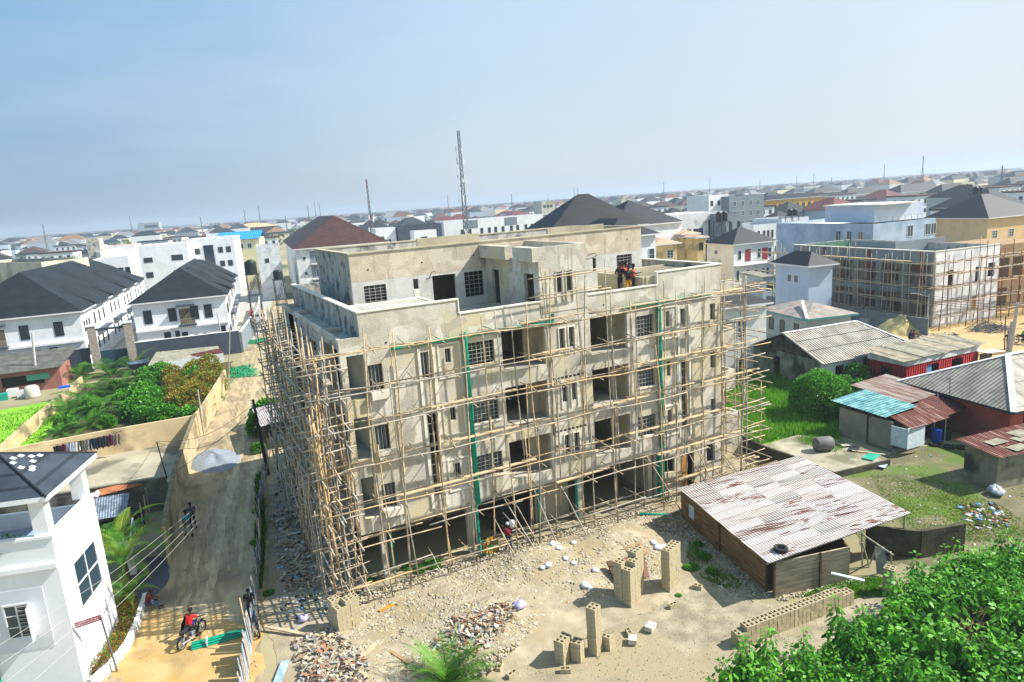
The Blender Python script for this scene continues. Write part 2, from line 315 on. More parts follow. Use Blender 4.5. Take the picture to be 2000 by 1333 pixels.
# rubble: a low mounded sheet, stones and scraps on it
def hill(x, y):
    h = .55 * np.exp(-((x - 11.5) ** 2 + (y - 26.5) ** 2) / 9) + .5 * np.exp(-((x - 16.5) ** 2 + (y - 28.3) ** 2) / 5) + .75 * np.exp(-((x - 19.8) ** 2 + (y - 28.2) ** 2) / 3.2)
    h = h + .35 * np.exp(-((x - 9.5) ** 2 + (y - 24.3) ** 2) / 5) + .4 * np.exp(-((x - 4.5) ** 2 + (y - 25.3) ** 2) / 4) + .5 * np.exp(-((x - 14.4) ** 2 + (y - 29.2) ** 2) / 2.5)
    h = h + .3 * noise2(x, y, 1.6, 3) * noise2(x, y, 5, 4) - .04
    return h
def mound():
    nx, ny = 190, 110; X, Y = np.meshgrid(np.linspace(2.2, 30, nx), np.linspace(22.2, 31.6, ny), indexing='ij')
    e = np.clip(np.minimum.reduce([X - 2.2, 30 - X, Y - 22.2, 31.6 - Y]) / 1.2, 0, 1)
    shed = np.clip((X - 21.5 - .25 * (31 - Y)) / 1., 0, 1); e = e * (1 - shed * (Y < 29.4))
    Z = (hill(X, Y) + .05 * noise2(X, Y, .35, 8) + .03 * noise2(X, Y, .17, 9)) * e - .02 * (1 - e)
    V = np.stack([X, Y, Z], -1).reshape(-1, 3); i = np.arange(nx * ny).reshape(nx, ny)
    F = np.stack([i[:-1, :-1], i[1:, :-1], i[1:, 1:], i[:-1, 1:]], -1).reshape(-1, 4)
    o = npmesh('rubble_ground', V, F, mat('crushed_rubble', '#8a806b', '#a99d86', 1.2, .95, .7, 26, c3='#94866a', s3=.45, f3=(.5, .64)), smooth=True); tag(o, kind='structure')
mound()
def scatter_stones(name, pts, sizes, m, label, kind='stuff', seed=1, flat=.6, zf=None):
    rs = np.random.RandomState(seed); n = len(pts)
    base = np.array([(1, 0, 0), (-1, 0, 0), (0, 1, 0), (0, -1, 0), (0, 0, 1), (0, 0, -1)], float)
    f = np.array([(0, 2, 4), (2, 1, 4), (1, 3, 4), (3, 0, 4), (2, 0, 5), (1, 2, 5), (3, 1, 5), (0, 3, 5)])
    V = base[None] * (1 + .5 * (rs.rand(n, 6, 3) - .5)) ; V[:, :, 2] *= flat
    V = V + .35 * (rs.rand(n, 6, 3) - .5)
    a = rs.rand(n) * 6.28; c, s = np.cos(a)[:, None], np.sin(a)[:, None]; st = 1 + .9 * rs.rand(n)[:, None]
    x, y = V[:, :, 0] * st, V[:, :, 1]; V = np.stack([x * c - y * s, x * s + y * c, V[:, :, 2]], -1) * np.asarray(sizes)[:, None, None]
    z = zf(pts[:, 0], pts[:, 1]) if zf else np.zeros(n)
    V[:, :, 0] += pts[:, 0:1]; V[:, :, 1] += pts[:, 1:2]; V[:, :, 2] += z[:, None] + np.asarray(sizes)[:, None] * .25
    F = (f[None] + (np.arange(n) * 6)[:, None, None]).reshape(-1, 3)
    mi = np.repeat(rs.randint(0, len(m), n), 8) if isinstance(m, list) else None
    o = npmesh(name, V.reshape(-1, 3), F, m, midx=mi); tag(o, label, name.replace('_', ' '), kind=kind); return o
rs = np.random.RandomState(4)
def rpts(n, P, dens=None):
    xs = np.array([p[0] for p in P]); ys = np.array([p[1] for p in P]); out = []
    while sum(map(len, out)) < n:
        x = rs.uniform(xs.min(), xs.max(), n); y = rs.uniform(ys.min(), ys.max(), n); k = inpoly(x, y, P)
        if dens is not None: k &= rs.rand(n) < dens(x, y)
        out.append(np.stack([x[k], y[k]], -1))
    return np.concatenate(out)[:n]
st_m = [mat('rubble_stone_light', '#a79d89', '#c0b8a6', 3, .95), mat('rubble_stone_grey', '#7f796d', '#9b9386', 3, .95), mat('rubble_stone_tan', '#948666', '#ac9e7d', 3, .95)]
rubP = [(3, 26), (4.5, 31.4), (14, 31.5), (26, 31), (26, 29), (22, 26), (19, 24), (14, 24.6), (9.5, 22.6), (4, 23)]
dn = lambda x, y: np.clip(noise2(x, y, 1.9, 5) * 2.4 - .5 + .5 * (y > 29.8), .2, 1)
zz = lambda x, y: np.maximum(hill(x, y), 0) * 1.
pp = rpts(42000, rubP, dn); scatter_stones('rubble', pp, .014 + .085 * rs.rand(len(pp)) ** 3.2, st_m, 'broken concrete rubble spread over the yard in front of the block', zf=zz)
pp = rpts(2600, [(2.6, 33), (4, 46), (5.6, 53), (7, 53), (6.6, 31.5), (2.4, 30)]); scatter_stones('debris', pp, .02 + .12 * rs.rand(len(pp)) ** 3, st_m + [mat('scrap_blue', '#3e6f93'), mat('scrap_white', '#b9bcbd'), mat('scrap_black', '#2b2b2b')], 'rubbish and stones along the shaded side of the block', seed=2)
pp = rpts(2300, [(23, 20.3), (25, 29), (23.4, 29), (21.2, 22), (21.6, 20.6)]); scatter_stones('gravel', pp, .02 + .08 * rs.rand(len(pp)) ** 2, st_m, 'grey stones strewn along the plank wall of the shed', seed=3)
pp = rpts(420, [(22.9, 19.9), (26.8, 19.0), (27.2, 19.4), (22.9, 20.6)]); scatter_stones('gravel', pp, .03 + .07 * rs.rand(len(pp)), st_m, 'stones at the foot of the sunlit plank end of the shed', seed=13)
pp = rpts(5000, [(-3, 20), (22, 20), (24, 14), (2, 14), (1.3, 26), (9, 22.5), (20, 24)]); scatter_stones('pebbles', pp, .012 + .035 * rs.rand(len(pp)) ** 2, st_m, 'small pebbles lying about the bare yard sand', seed=5)
pp = rpts(5000, road_p, lambda x, y: np.clip(noise2(x, y, 1.5, 31) * 2 - .5, .05, 1)); scatter_stones('pebbles', pp, .012 + .055 * rs.rand(len(pp)) ** 3, st_m, 'loose pebbles along the sand road', seed=6)
# piles of broken tile and board scraps
scr = [st_m[0], st_m[1], st_m[2], st_m[1], mat('scrap_dark', '#3b352c', '#554c40', 3, .95), mat('scrap_board_pale', '#b5a68d', '#cbbda5', 3, .9), mat('scrap_terracotta', '#8f5d45', '#a3735a', 3, .9), mat('scrap_brown', '#6e5640', '#84694f', 3, .9), mat('scrap_bluegrey', '#848c94', '#a5abb1', 3, .8), mat('scrap_pink', '#a8917f', '#bda793', 3, .9)]
def scraps(P, n, label, seed, big=.2):
    r = random.Random(seed); q = MB(); pts = rpts(n, P)
    for x, y in pts:
        q.k = r.randrange(len(scr)); a = r.uniform(0, 3.1); L = .04 + r.random() ** 2 * big * 1.3 ; z = float(zz(np.array(x), np.array(y))) + r.uniform(.02, .16)
        d = Vector((math.cos(a), math.sin(a), r.uniform(-.5, .5))) * L; q.obox(Vector((x, y, z)) - d, Vector((x, y, z)) + d, r.uniform(.04, .14), .025, (r.uniform(-.4, .4), r.uniform(-.4, .4), 1))
    o = q.build('rubbish_scraps', scr); tag(o, label, 'rubbish', kind='stuff')
scraps([(7.3, 24.6), (9.3, 26.2), (11.6, 25.9), (11.9, 25), (9.6, 23.6), (7.6, 23.4)], 700, 'heap of broken tiles and board scraps left of the young palm', 1)
scraps([(2.2, 24.5), (2.6, 29.5), (4.4, 29.5), (5.2, 25.5), (4, 23.5)], 600, 'rubbish and tile scraps heaped beside the slat fence', 2, .16)
scraps([(3, 34), (3.6, 44), (5.2, 44), (5, 33)], 300, 'plank and plastic scraps in the shaded strip beside the block', 3, .25)
mudr = [mat('litter_white', '#c9ccd0'), mat('litter_blue', '#5b86b5'), scr[6], scr[5], scr[4], scr[4], mat('litter_dark', '#39382f')]
pp = rpts(1700, mudP); scatter_stones('litter', pp, .015 + .07 * rs.rand(len(pp)) ** 2.5, mudr + [st_m[1]] * 4, 'litter and stones spread over the muddy yard', seed=8, flat=.3)
pp = rpts(220, [tuple(G(*p)[:2]) for p in ((1870, 990), (1940, 980), (1980, 1030), (1900, 1035))]); scatter_stones('litter', pp, .05 + .14 * rs.rand(len(pp)) ** 2, mudr, 'heap of colourful rubbish in the muddy yard beside the low wall', seed=9)
pp = rpts(260, [tuple(G(*p)[:2]) for p in ((1770, 665), (1810, 650), (1880, 650), (1870, 668), (1790, 680))]); scatter_stones('litter', pp, .05 + .16 * rs.rand(len(pp)) ** 2, mudr, 'rubbish beside the sand pile on the ochre road', seed=19)
# plastic bags in the yard
bag_m = mat('white_plastic_bag', '#c6ccd6', '#e3e6ea', 5, .45); bag_b = mat('blue_plastic_bag', '#7f95bf', '#c2a9c0', 7, .45)
def bag(px, py, s, lab, m=bag_m, z=0):
    g = G(px, py, .3 if z == 0 else z); r = random.Random(int(px)); q = MB(); n = 9
    for i in range(6):
        for k in range(n):
            t = i / 5 * math.pi; R = s * math.sin(t) * (1 + .35 * r.uniform(-1, 1)) + .01; q.v.append((R * math.cos(k * 6.283 / n), R * math.sin(k * 6.283 / n), s * .75 * (1 - math.cos(t)) * .75 * (1 + .15 * r.uniform(-1, 1))))
    for i in range(5):
        for k in range(n): a = i * n + k; b = i * n + (k + 1) % n; q.f.append((a, b, b + n, a + n)); q.m.append(0)
    o = q.build('plastic_bag', m, smooth=True); o.location = (g.x, g.y, float(zz(np.array(g.x), np.array(g.y)))); tag(o, lab, 'bag', 'plastic bags and sacks in the yard')
for px, py, s in ((1080, 1083, .2), (1092, 1090, .16), (1105, 1105, .15), (1120, 1110, .15), (1072, 1118, .2), (1060, 1122, .14), (1143, 1148, .22), (1153, 1150, .14)):
    bag(px, py, s, 'white plastic sack on the rubble mound in front of the block')
for px, py, s in ((1276, 1062, .2), (1285, 1070, .22), (1295, 1065, .16), (1301, 1072, .17)): bag(px, py, s, 'pale crumpled sack behind the tall block stacks')
bag(1120, 1073, .16, 'small white bag on the rubble near the timber frame'); bag(1163, 1118, .17, 'white bag lying in the weeds by the timber frame')
bag(1015, 1200, .32, 'blue and violet plastic bag lying alone on the open rubble', bag_b); bag(592, 1205, .3, 'pale blue bag on the rubbish near the slat fence', bag_b)
bag(1945, 957, .5, 'big crumpled grey plastic sheet at the foot of the weathered wall', mat('grey_sheet', '#7d858b', '#c2c8cc', 3, .5))
# ------------------------------------------------------------------ main building
def mbld():
    b = thing('apartment_building', 'large unfinished grey concrete apartment block wrapped in bamboo scaffolding', 'building', (18, 31.8, 0))
    off = Vector((-18, -31.8, 0))
    def each(mb, name, m):      # every box of the collector becomes a part of its own
        for i in range(0, len(mb.v), 8):
            e = MB(); e.v = mb.v[i:i + 8]; e.f = [tuple(k - i for k in f_) for f_ in mb.f[i // 8 * 6:i // 8 * 6 + 6]]; e.m = [0] * 6; fin(e, name, m)
    def fin(mb, name, m, parent=b):
        mb.v = [(x - 18, y - 31.8, z) for x, y, z in mb.v]; return mb.build(name, m, parent)
    FY = 31.8; Fl = (3.78, 6.88, 9.98); Tp = (5.97, 9.08, 12.2)
    F = lambda y0: (lambda u, v, w_: (u, y0 + w_, v))
    # front wall ------------------------------------------------
    H = []
    for f, t in zip(Fl, Tp):
        H += [(7.02, 7.86, f, t), (8.0, 8.72, f + .3, f + 1.62), (13.35, 14.85, t - 1.62, t - .33), (15.3, 17.95, f, t), (18.87, 19.22, t - 1.5, t - .38),
              (19.5, 19.85, t - 1.5, t - .38), (20.95, 23.53, f, t), (24.12, 25.5, t - 1.7, t - .42), (26.42, 26.72, t - 1.35, t - .4), (29.95, 30.4, t - 1.45, t - .4), (12.05, 12.35, t - 1.15, t - .42)]
    H += [(10.78, 11.27, 4.05, 8.55), (10.72, 11.25, 10.45, 11.8), (27.58, 28.02, 4.15, 8.5), (27.55, 28.0, 10.7, 11.8)]
    for t in Tp: H += [(18.3 + i * .27, 18.5 + i * .27, t - .14, t - .0) for i in range(8)]
    m = MB(); wallgrid(m, F(FY), 6.72, 30.9, 3.0, 12.82, H)
    fin(m, 'front_wall', conc)
    m = MB()
    m.box(7.77, 13.0, FY + .001, FY + .2, 12.82, 14.2); m.box(13.0, 17.85, FY + .001, FY + .2, 12.82, 13.46); m.box(20.85, 25.85, FY + .001, FY + .2, 12.82, 13.46)
    m.box(25.85, 30.9, FY + .001, FY + .2, 12.82, 14.2)
    each(m, 'parapet', conc); m = MB()
    m.box(7.77, 7.97, FY + .2, 49.7, 12.4, 14.2); m.box(30.7, 30.9, FY + .2, 49.7, 12.4, 14.2); m.box(7.97, 30.7, 49.5, 49.7, 12.4, 14.2)
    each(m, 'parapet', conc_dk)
    m = MB()
    for x0, x1, z in ((7.72, 13.03, 14.2), (13.0, 17.85, 13.46), (20.85, 25.8, 13.46), (25.8, 30.95, 14.2)): m.box(x0, x1, FY - .045, FY + .25, z + .003, z + .075)
    m.box(12.96, 13.03, FY - .045, FY + .25, 13.53, 14.2); m.box(25.8, 25.87, FY - .045, FY + .25, 13.53, 14.2)
    m.box(7.72, 8.03, FY + .25, 49.75, 14.203, 14.275); m.box(30.64, 30.95, FY + .25, 49.75, 14.203, 14.275)
    each(m, 'parapet_coping', conc_lt)
    # raised plaster bands and frames on the front
    m = MB()
    for x0, x1 in ((12.96, 13.02), (13.3 - .12, 13.3 - .06)): pass
    for f, t in zip(Fl, Tp):
        for (a, c, z0, z1) in ((11.62, 12.88, t - 1.95, t - .1), (26.0, 27.3, t - 2.1, t - .1)):
            m.box(a, a + .09, FY - .05, FY - .002, z0, z1); m.box(c - .09, c, FY - .05, FY - .002, z0, z1); m.box(a + .09, c - .09, FY - .05, FY - .002, z1 - .09, z1); m.box(a + .09, c - .09, FY - .05, FY - .002, z0, z0 + .07)
        for (a, c) in ((18.8, 19.29), (19.43, 19.92)):
            m.box(a, a + .06, FY - .05, FY - .002, t - 1.9, t - .3); m.box(c - .06, c, FY - .05, FY - .002, t - 1.9, t - .3); m.box(a + .06, c - .06, FY - .05, FY - .002, t - .36, t - .3)
        m.box(18.87, 19.22, FY + .05, FY + .2, t - 1.9, t - 1.5); m.box(19.5, 19.85, FY + .05, FY + .2, t - 1.9, t - 1.5)
        m.box(8.0, 8.95, FY - .28, FY - .002, f - .1, f + .3)
        m.box(13.25, 14.95, FY - .05, FY - .002, t - 1.7, t - 1.62); m.box(24.02, 25.6, FY - .05, FY - .002, t - 1.78, t - 1.7)
    m.box(10.55, 10.7, FY - .07, FY - .002, 3.4, 12.0); m.box(11.34, 11.49, FY - .07, FY - .002, 3.4, 12.0)
    m.box(27.3, 27.42, FY - .07, FY - .002, 3.6, 12.0); m.box(28.16, 28.28, FY - .07, FY - .002, 3.6, 12.0)
    each(m, 'plaster_frame', conc_lt)
    # left, right, back walls
    m = MB(); L = lambda u, v, w_: (6.72 + w_, u, v)
    HL = []
    for f, t in zip(Fl, Tp): HL += [(32.25, 35.35, f, t + .3), (37.6, 39.4, f + .2, t - .1), (40.6, 41.6, f + .8, t - .3), (44.2, 45.7, 3.0, 12.8), (46.8, 47.6, f + .8, t - .3)]
    wallgrid(m, L, FY + .23, 48.4, 3.0, 12.82, HL)
    m.box(6.72, 7.77, 44.1, 44.2, 3, 12.8); m.box(6.72, 7.77, 45.7, 45.8, 3, 12.8); m.box(7.6, 7.77, 44.2, 45.7, 3, 12.4)
    R = lambda u, v, w_: (30.9 - w_, u, v); wallgrid(m, R, FY + .23, 49.5, 0, 12.82, [(36, 38, f + .8, t - .3) for f, t in zip(Fl, Tp)] + [(42, 44, f + .8, t - .3) for f, t in zip(Fl, Tp)])
    m.box(6.95, 30.7, 49.3, 49.5, 0, 12.4)
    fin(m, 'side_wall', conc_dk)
    m = MB()   # ledge rim and side balconies
    for y0, y1 in ((31.8, 35.7), (36.0, 44.1), (45.8, 48.4)):
        m.box(6.72, 6.9, y0 + (.0 if y0 > 32 else .235), y1, 12.823, 13.05)
        m.box(6.9, 7.77, y1 - .12, y1, 12.823, 13.05)
    m.box(6.72, 7.77, 31.8, 31.96, 12.823, 13.05)
    m.box(30.9, 31.95, 31.8, 31.95, 12.3, 13.0); m.box(31.8, 31.95, 31.95, 40, 12.3, 13.0); m.box(30.9, 31.8, 31.95, 40, 12.3, 12.5)
    m.box(30.903, 32.1, 31.85, 37, 8.9, 9.05); m.box(30.903, 32.1, 31.85, 32.0, 9.05, 9.95); m.box(31.95, 32.1, 32.0, 37, 9.05, 9.95)
    m.box(30.903, 32.1, 31.85, 37, 5.95, 6.1); m.box(30.903, 32.1, 31.85, 32.0, 6.1, 7.2); m.box(31.95, 32.1, 32.0, 37, 6.1, 7.2)
    each(m, 'balcony_ledge', conc)
    m = MB()
    m.box(6.95, 30.67, FY + .24, 49.3, 3.2, 3.4); m.box(8.2, 30.67, 34.0, 49.3, 3.4, 3.75)
    for f in Fl: m.box(6.95, 30.67, FY + .24, 49.28, f - .2, f)
    fin(m, 'floor_slab', floor_c)
    m = MB(); m.box(6.95, 30.66, FY + .24, 49.28, 12.5, 12.8)
    fin(m, 'roof_slab', floor_c)
    # inner walls seen through the openings
    m = MB()
    for f, t in zip(Fl, Tp):
        wallgrid(m, F(32.95), 15.0, 18.0, f, t + .4, [(15.35, 17.2, f, t + .02)], .15); m.box(17.96, 18.1, FY + .24, 36.4, f, t + .4); m.box(15.05, 15.2, FY + .24, 36.4, f, t + .4)
        wallgrid(m, F(32.95), 20.7, 23.7, f, t + .4, [(20.95, 23.0, f, t + .02)], .15); m.box(23.55, 23.7, FY + .24, 36.4, f, t + .4); m.box(20.7, 20.85, FY + .24, 36.4, f, t + .4)
        m.box(7.9, 8.05, FY + .24, 35.4, f, t + .4); wallgrid(m, F(35.4), 6.95, 8.05, f, t + .4, [(7.2, 7.7, f, f + 2)], .15)
        m.box(9.5, 30.6, 36.4, 36.55, f, t + .4)  # partition added across the rooms to block light inside
    for a, c in ((8.1, 12.4), (12.6, 17.2)): m.box(a, c, 37.2, 37.35, 0, 3.2)
    m.box(17.4, 19.75, 33.2, 33.4, 0, 3.2); m.box(19.9, 25.3, 38.2, 38.4, 0, 3.2); m.box(25.4, 25.55, FY + .3, 38.2, 0, 3.2); m.box(7.0, 7.15, 35.5, 49.2, 0, 3.2)
    fin(m, 'inner_wall', conc_in)
    m = MB(); wallgrid(m, F(FY + .02), 25.4, 30.9, 0, 3.0, [(26.0, 26.9, 1.4, 2.4), (27.5, 28.5, 0.02, 2.35), (29.6, 30.3, 1.3, 2.5)], .2)
    m.box(30.9, 35.05, 34.2, 34.4, 0, 3.1); m.box(34.85, 35.05, 34.4, 43, 0, 3.1); m.box(30.9, 34.85, 34.4, 43, 2.75, 2.95)
    wallgrid(m, lambda u, v, w_: (u, 32.0 + w_ , v), 30.9, 31.1, 0, 3.0, [])
    fin(m, 'ground_floor_wall', conc)
    m = MB(); m.box(27.52, 28.0, FY + .1, FY + .16, .05, 2.3); fin(m, 'door', mat('raw_timber_door', '#a06a2e', '#c08a48', 3, .7, stretch=(6, 1, .5)))
    for x in (7.75, 12.6, 17.2, 19.75, 25.0):
        m = MB(); m.box(x, x + .3, 32.1, 32.4, 0, 3.0); fin(m, 'column', conc)
    for x, y in ((8.25, 32.05), (13.1, 31.9), (17.0, 32.0), (19.6, 32.0), (25.5, 31.85), (25.75, 31.85), (25.62, 31.7), (25.9, 31.72)):
        m = MB(); m.tube([(x, y, 0), (x, y, 3.0)], .085, 10); fin(m, 'downpipe', green_p)
    for x, z0, z1 in ((13.14, 3.05, 12.35), (25.8, 3.3, 12.45)):
        m = MB(); m.tube([(x, FY - .15, z0), (x, FY - .15, z1), (x, FY - .1, z1 + .15)], .14, 12); fin(m, 'downpipe', green_p)
    for x0, x1, za, zb in ((9.25, 18.5, 12.25, 12.32), (23.2, 29.9, 12.45, 12.45)):
        m = MB(); pts = [(x0, FY - .08, za), (x1, FY - .08, zb)] + ([(x1, FY - .08, zb + .42)] if x1 < 20 else []); m.tube(pts, .09, 10); fin(m, 'gutter_pipe', green_p)
    # window bars and panes
    def bars(x0, x1, z0, z1, y=FY + .1, nv=5, nh=0, dark=.7):
        q = MB()
        for i in range(nv + 1):
            x = x0 + (x1 - x0) * i / nv; q.box(x - .014, x + .014, y, y + .02, z0, z1)
        for i in range(nh + 1):
            z = z0 + (z1 - z0) * i / max(nh, 1); q.box(x0, x1, y - .005, y + .025, z - .012, z + .012)
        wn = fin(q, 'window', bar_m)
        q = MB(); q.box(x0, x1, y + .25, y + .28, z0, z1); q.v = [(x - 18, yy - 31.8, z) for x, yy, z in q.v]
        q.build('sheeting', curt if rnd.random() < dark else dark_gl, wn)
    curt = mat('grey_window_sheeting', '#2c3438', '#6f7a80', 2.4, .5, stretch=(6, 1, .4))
    for f, t in zip(Fl, Tp):
        bars(8.0, 8.72, f + .3, f + 1.62, nv=4); bars(13.35, 14.85, t - 1.62, t - .33, nv=6, nh=6); bars(24.12, 25.5, t - 1.7, t - .42, nv=6, nh=5)
        for a in (18.87, 19.5): bars(a, a + .35, t - 1.5, t - .38, nv=2)
        bars(26.42, 26.72, t - 1.35, t - .4, nv=2); bars(29.95, 30.4, t - 1.45, t - .4, nv=3); bars(12.05, 12.35, t - 1.15, t - .42, nv=2)
    bars(10.78, 11.27, 4.05, 8.55, nv=2, nh=8, dark=0); bars(27.58, 28.02, 4.15, 8.5, nv=2, nh=8, dark=0); bars(10.72, 11.25, 10.45, 11.8, nv=3); bars(27.55, 28., 10.7, 11.8, nv=3)
    # penthouse -------------------------------------------------
    PY = 38.5; m = MB()
    HP = [(9.98, 11.3, 13.6, 14.72), (12.98, 13.3, 14.2, 14.8), (14.2, 15.72, 12.8, 14.85), (16.3, 17.6, 13.3, 14.85), (25.8, 26.1, 13.9, 14.8), (27.8, 29.1, 13.6, 14.8)]
    wallgrid(m, F(PY), 9.3, 29.95, 12.8, 14.98, HP); fin(m, 'penthouse_wall', conc_lo)
    m = MB(); wallgrid(m, F(PY - .004), 9.3, 29.95, 14.984, 16.6, []); fin(m, 'penthouse_upper_wall', conc_up)
    m = MB(); wallgrid(m, lambda u, v, w_: (9.3 + w_, u, v), PY + .23, 47.6, 12.8, 16.6, [(39.3, 39.7, 12.85, 14.7), (42, 42.3, 13.3, 14.6), (43.2, 43.5, 13.3, 14.6)])
    wallgrid(m, lambda u, v, w_: (29.95 - w_, u, v), PY + .23, 47.6, 12.8, 16.6, [])
    m.box(9.53, 29.72, 47.4, 47.6, 12.8, 16.6)
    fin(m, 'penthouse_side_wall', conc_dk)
    m = MB(); m.box(9.53, 29.72, PY + .23, 47.4, 15.4, 15.6); m.box(12, 12.15, PY + .23, 44, 12.8, 15.4); m.box(22, 22.15, PY + .23, 44, 12.8, 15.4); m.box(9.6, 29.7, 42.5, 42.65, 12.8, 15.4)
    fin(m, 'penthouse_roof_slab', floor_c)
    m = MB(); m.box(9.22, 30.03, PY - .07, PY + .28, 16.603, 16.68); m.box(9.22, 9.55, PY + .28, 47.7, 16.603, 16.68); m.box(29.7, 30.03, PY + .28, 47.7, 16.603, 16.68); m.box(9.55, 29.7, 47.35, 47.7, 16.603, 16.68)
    m.box(23.4, 28, 40.2, 40.4, 15.6, 16.95); m.box(15.4, 20, 44, 44.2, 15.6, 16.9)
    each(m, 'penthouse_coping', conc_in)
    m = MB(); m.box(15.9, 17.79, PY - .018, PY - .003, 12.81, 15.0)
    for (a, c, z0, z1) in HP:
        if c - a < .5:
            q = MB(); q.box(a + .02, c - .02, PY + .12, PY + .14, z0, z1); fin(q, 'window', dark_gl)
        elif z0 > 13:
            bars(a, c, z0, z1, PY + .06, 4, 6, 0)
    q = MB(); q.box(12.98, 13.3, PY - .02, PY - .003, 13.45, 14.17); fin(q, 'sill_panel', conc_lt)
    # stair tower
    m = MB()
    HT = [(18.87, 19.22, 13.85, 14.98), (19.5, 19.85, 13.85, 14.98)]
    wallgrid(m, F(FY - .03), 17.8, 20.87, 12.825, 16.42, HT)
    wallgrid(m, lambda u, v, w_: (17.8 + w_, u, v), FY + .2, PY, 12.8, 16.42, [(32.4, 33.5, 12.85, 14.95), (36.7, 37.7, 12.85, 14.95), (34.05, 35.0, 15.75, 16.5)], .2)
    wallgrid(m, lambda u, v, w_: (20.87 - w_, u, v), FY + .2, PY, 12.8, 16.42, [], .2)
    m.box(17.45, 17.797, FY - .03, 34.05, 15.66, 16.423); m.box(17.45, 17.797, 35.0, PY - .003, 15.66, 16.423)
    m.box(18.0, 20.67, FY + .2, PY, 15.5, 15.65)
    m.box(18.85, 19.24, FY + .1, FY + .2, 13.3, 13.8); m.box(18.81, 18.86, FY - .09, FY - .033, 13.3, 15.05); m.box(19.23, 19.28, FY - .09, FY - .033, 13.3, 15.05); m.box(19.44, 19.49, FY - .09, FY - .033, 13.3, 15.05); m.box(19.86, 19.91, FY - .09, FY - .033, 13.3, 15.05)
    m.box(18.0, 20.6, 34.5, 34.6, 12.8, 15.5)
    m.box(18.2, 18.33, FY - .05, FY - .032, 12.9, 15.1)
    fin(m, 'stair_tower', conc)
    for a in (18.87, 19.5):
        q = MB(); q.box(a, a + .35, FY + .06, FY + .08, 13.85, 14.98); fin(q, 'window', dark_gl)
    # pergola frames on the terraces
    m = MB()
    m.box(8.25, 12.7, 36.6, 36.8, 13.65, 13.95); m.box(12.5, 12.7, FY + .25, 36.6, 13.65, 13.95); m.box(8.03, 8.25, FY + .3, 36.8, 13.65, 13.95)
    m.box(8.25, 12.5, FY + .25, FY + .5, 13.65, 13.95)
    for i in range(17): x = 8.5 + i * .235; m.box(x, x + .09, FY + .5, 36.6, 13.7, 13.9)
    fin(m, 'pergola', conc_lt)
    m = MB()
    m.box(25.0, 25.2, 32.1, 36.8, 12.8, 14.0); m.box(25.2, 30.68, 36.6, 36.8, 12.8, 14.0); m.box(25.2, 25.85, 32.0, 32.2, 12.8, 14.0)
    for i in range(20): x = 25.5 + i * .25; m.box(x, x + .1, 32.2, 36.6, 13.7, 13.9)
    for i in range(8): y = 32.6 + i * .5; m.box(25.2, 30.68, y, y + .08, 13.72, 13.88)
    fin(m, 'pergola', conc_in)
    # plaster tool marks: electric boxes and cable loops
    for pts in ([(14.0, PY - .02, 14.75), (14.15, PY - .15, 15.1), (14.35, PY - .2, 15.15), (14.4, PY - .05, 14.95)], [(25.4, PY - .02, 15.0), (25.6, PY - .15, 15.12), (26.0, PY - .12, 15.1), (26.15, PY - .02, 14.95)]):
        m = MB(); m.tube(pts, .02, 5); fin(m, 'cable_loop', dark_m)
    for x, z in ((10.3, 15.6), (13.6, 15.7), (17.0, 15.8), (28.7, 15.8), (9.0, 12.55), (21.9, 12.75)):
        m = MB(); y = (PY if z > 13 else FY); m.box(x, x + .08, y - .02, y - .002, z, z + .08); fin(m, 'conduit_box', dark_m)
    return b
mbld()
# ------------------------------------------------------------------ scaffold
def pole_pts(p, q, bend=.04, n=4, r=rnd):
    p, q = Vector(p), Vector(q); d = (q - p); L = d.length; out = []
    j = Vector((r.uniform(-1, 1), r.uniform(-1, 1), r.uniform(-1, 1)))
    for i in range(n + 1):
        t = i / n; o = j * math.sin(t * math.pi) * bend * L * .35 + Vector((r.uniform(-1, 1), r.uniform(-1, 1), r.uniform(-1, 1))) * bend * .45 * (0 < i < n)
        out.append(p + d * t + o)
    return out
def scaffold(name, label, org, poles):
    root = thing(name, label, 'scaffolding', org)
    kinds = {}
    for k, p, q, rr, mt in poles: kinds.setdefault(k, []).append((p, q, rr, mt))
    for k, L in kinds.items():
        cpos = Vector((0, 0, CAMH)); L.sort(key=lambda a: -(Vector(a[1]) - Vector(a[0])).length * a[2] / (((Vector(a[1]) + Vector(a[0])) / 2 - cpos).length ** 2))
        for i, (p, q, rr, mt) in enumerate(L[:100]):
            m = MB(); o = Vector(org)
            m.tube([v - o for v in pole_pts(p, q)], [rr, rr, rr * .95, rr * .9, rr * .8], 6); m.build(k, mt, root, True)
        if L[100:]:
            m = MB(); o = Vector(org); mts = list({x[3].name: x[3] for x in L[100:]}.values())
            for (p, q, rr, mt) in L[100:]:
                m.k = [a.name for a in mts].index(mt.name); m.tube([v - o for v in pole_pts(p, q)], rr, 5)
            ob = m.build(k, mts, root, True); ob['kind'] = 'stuff'
    return root
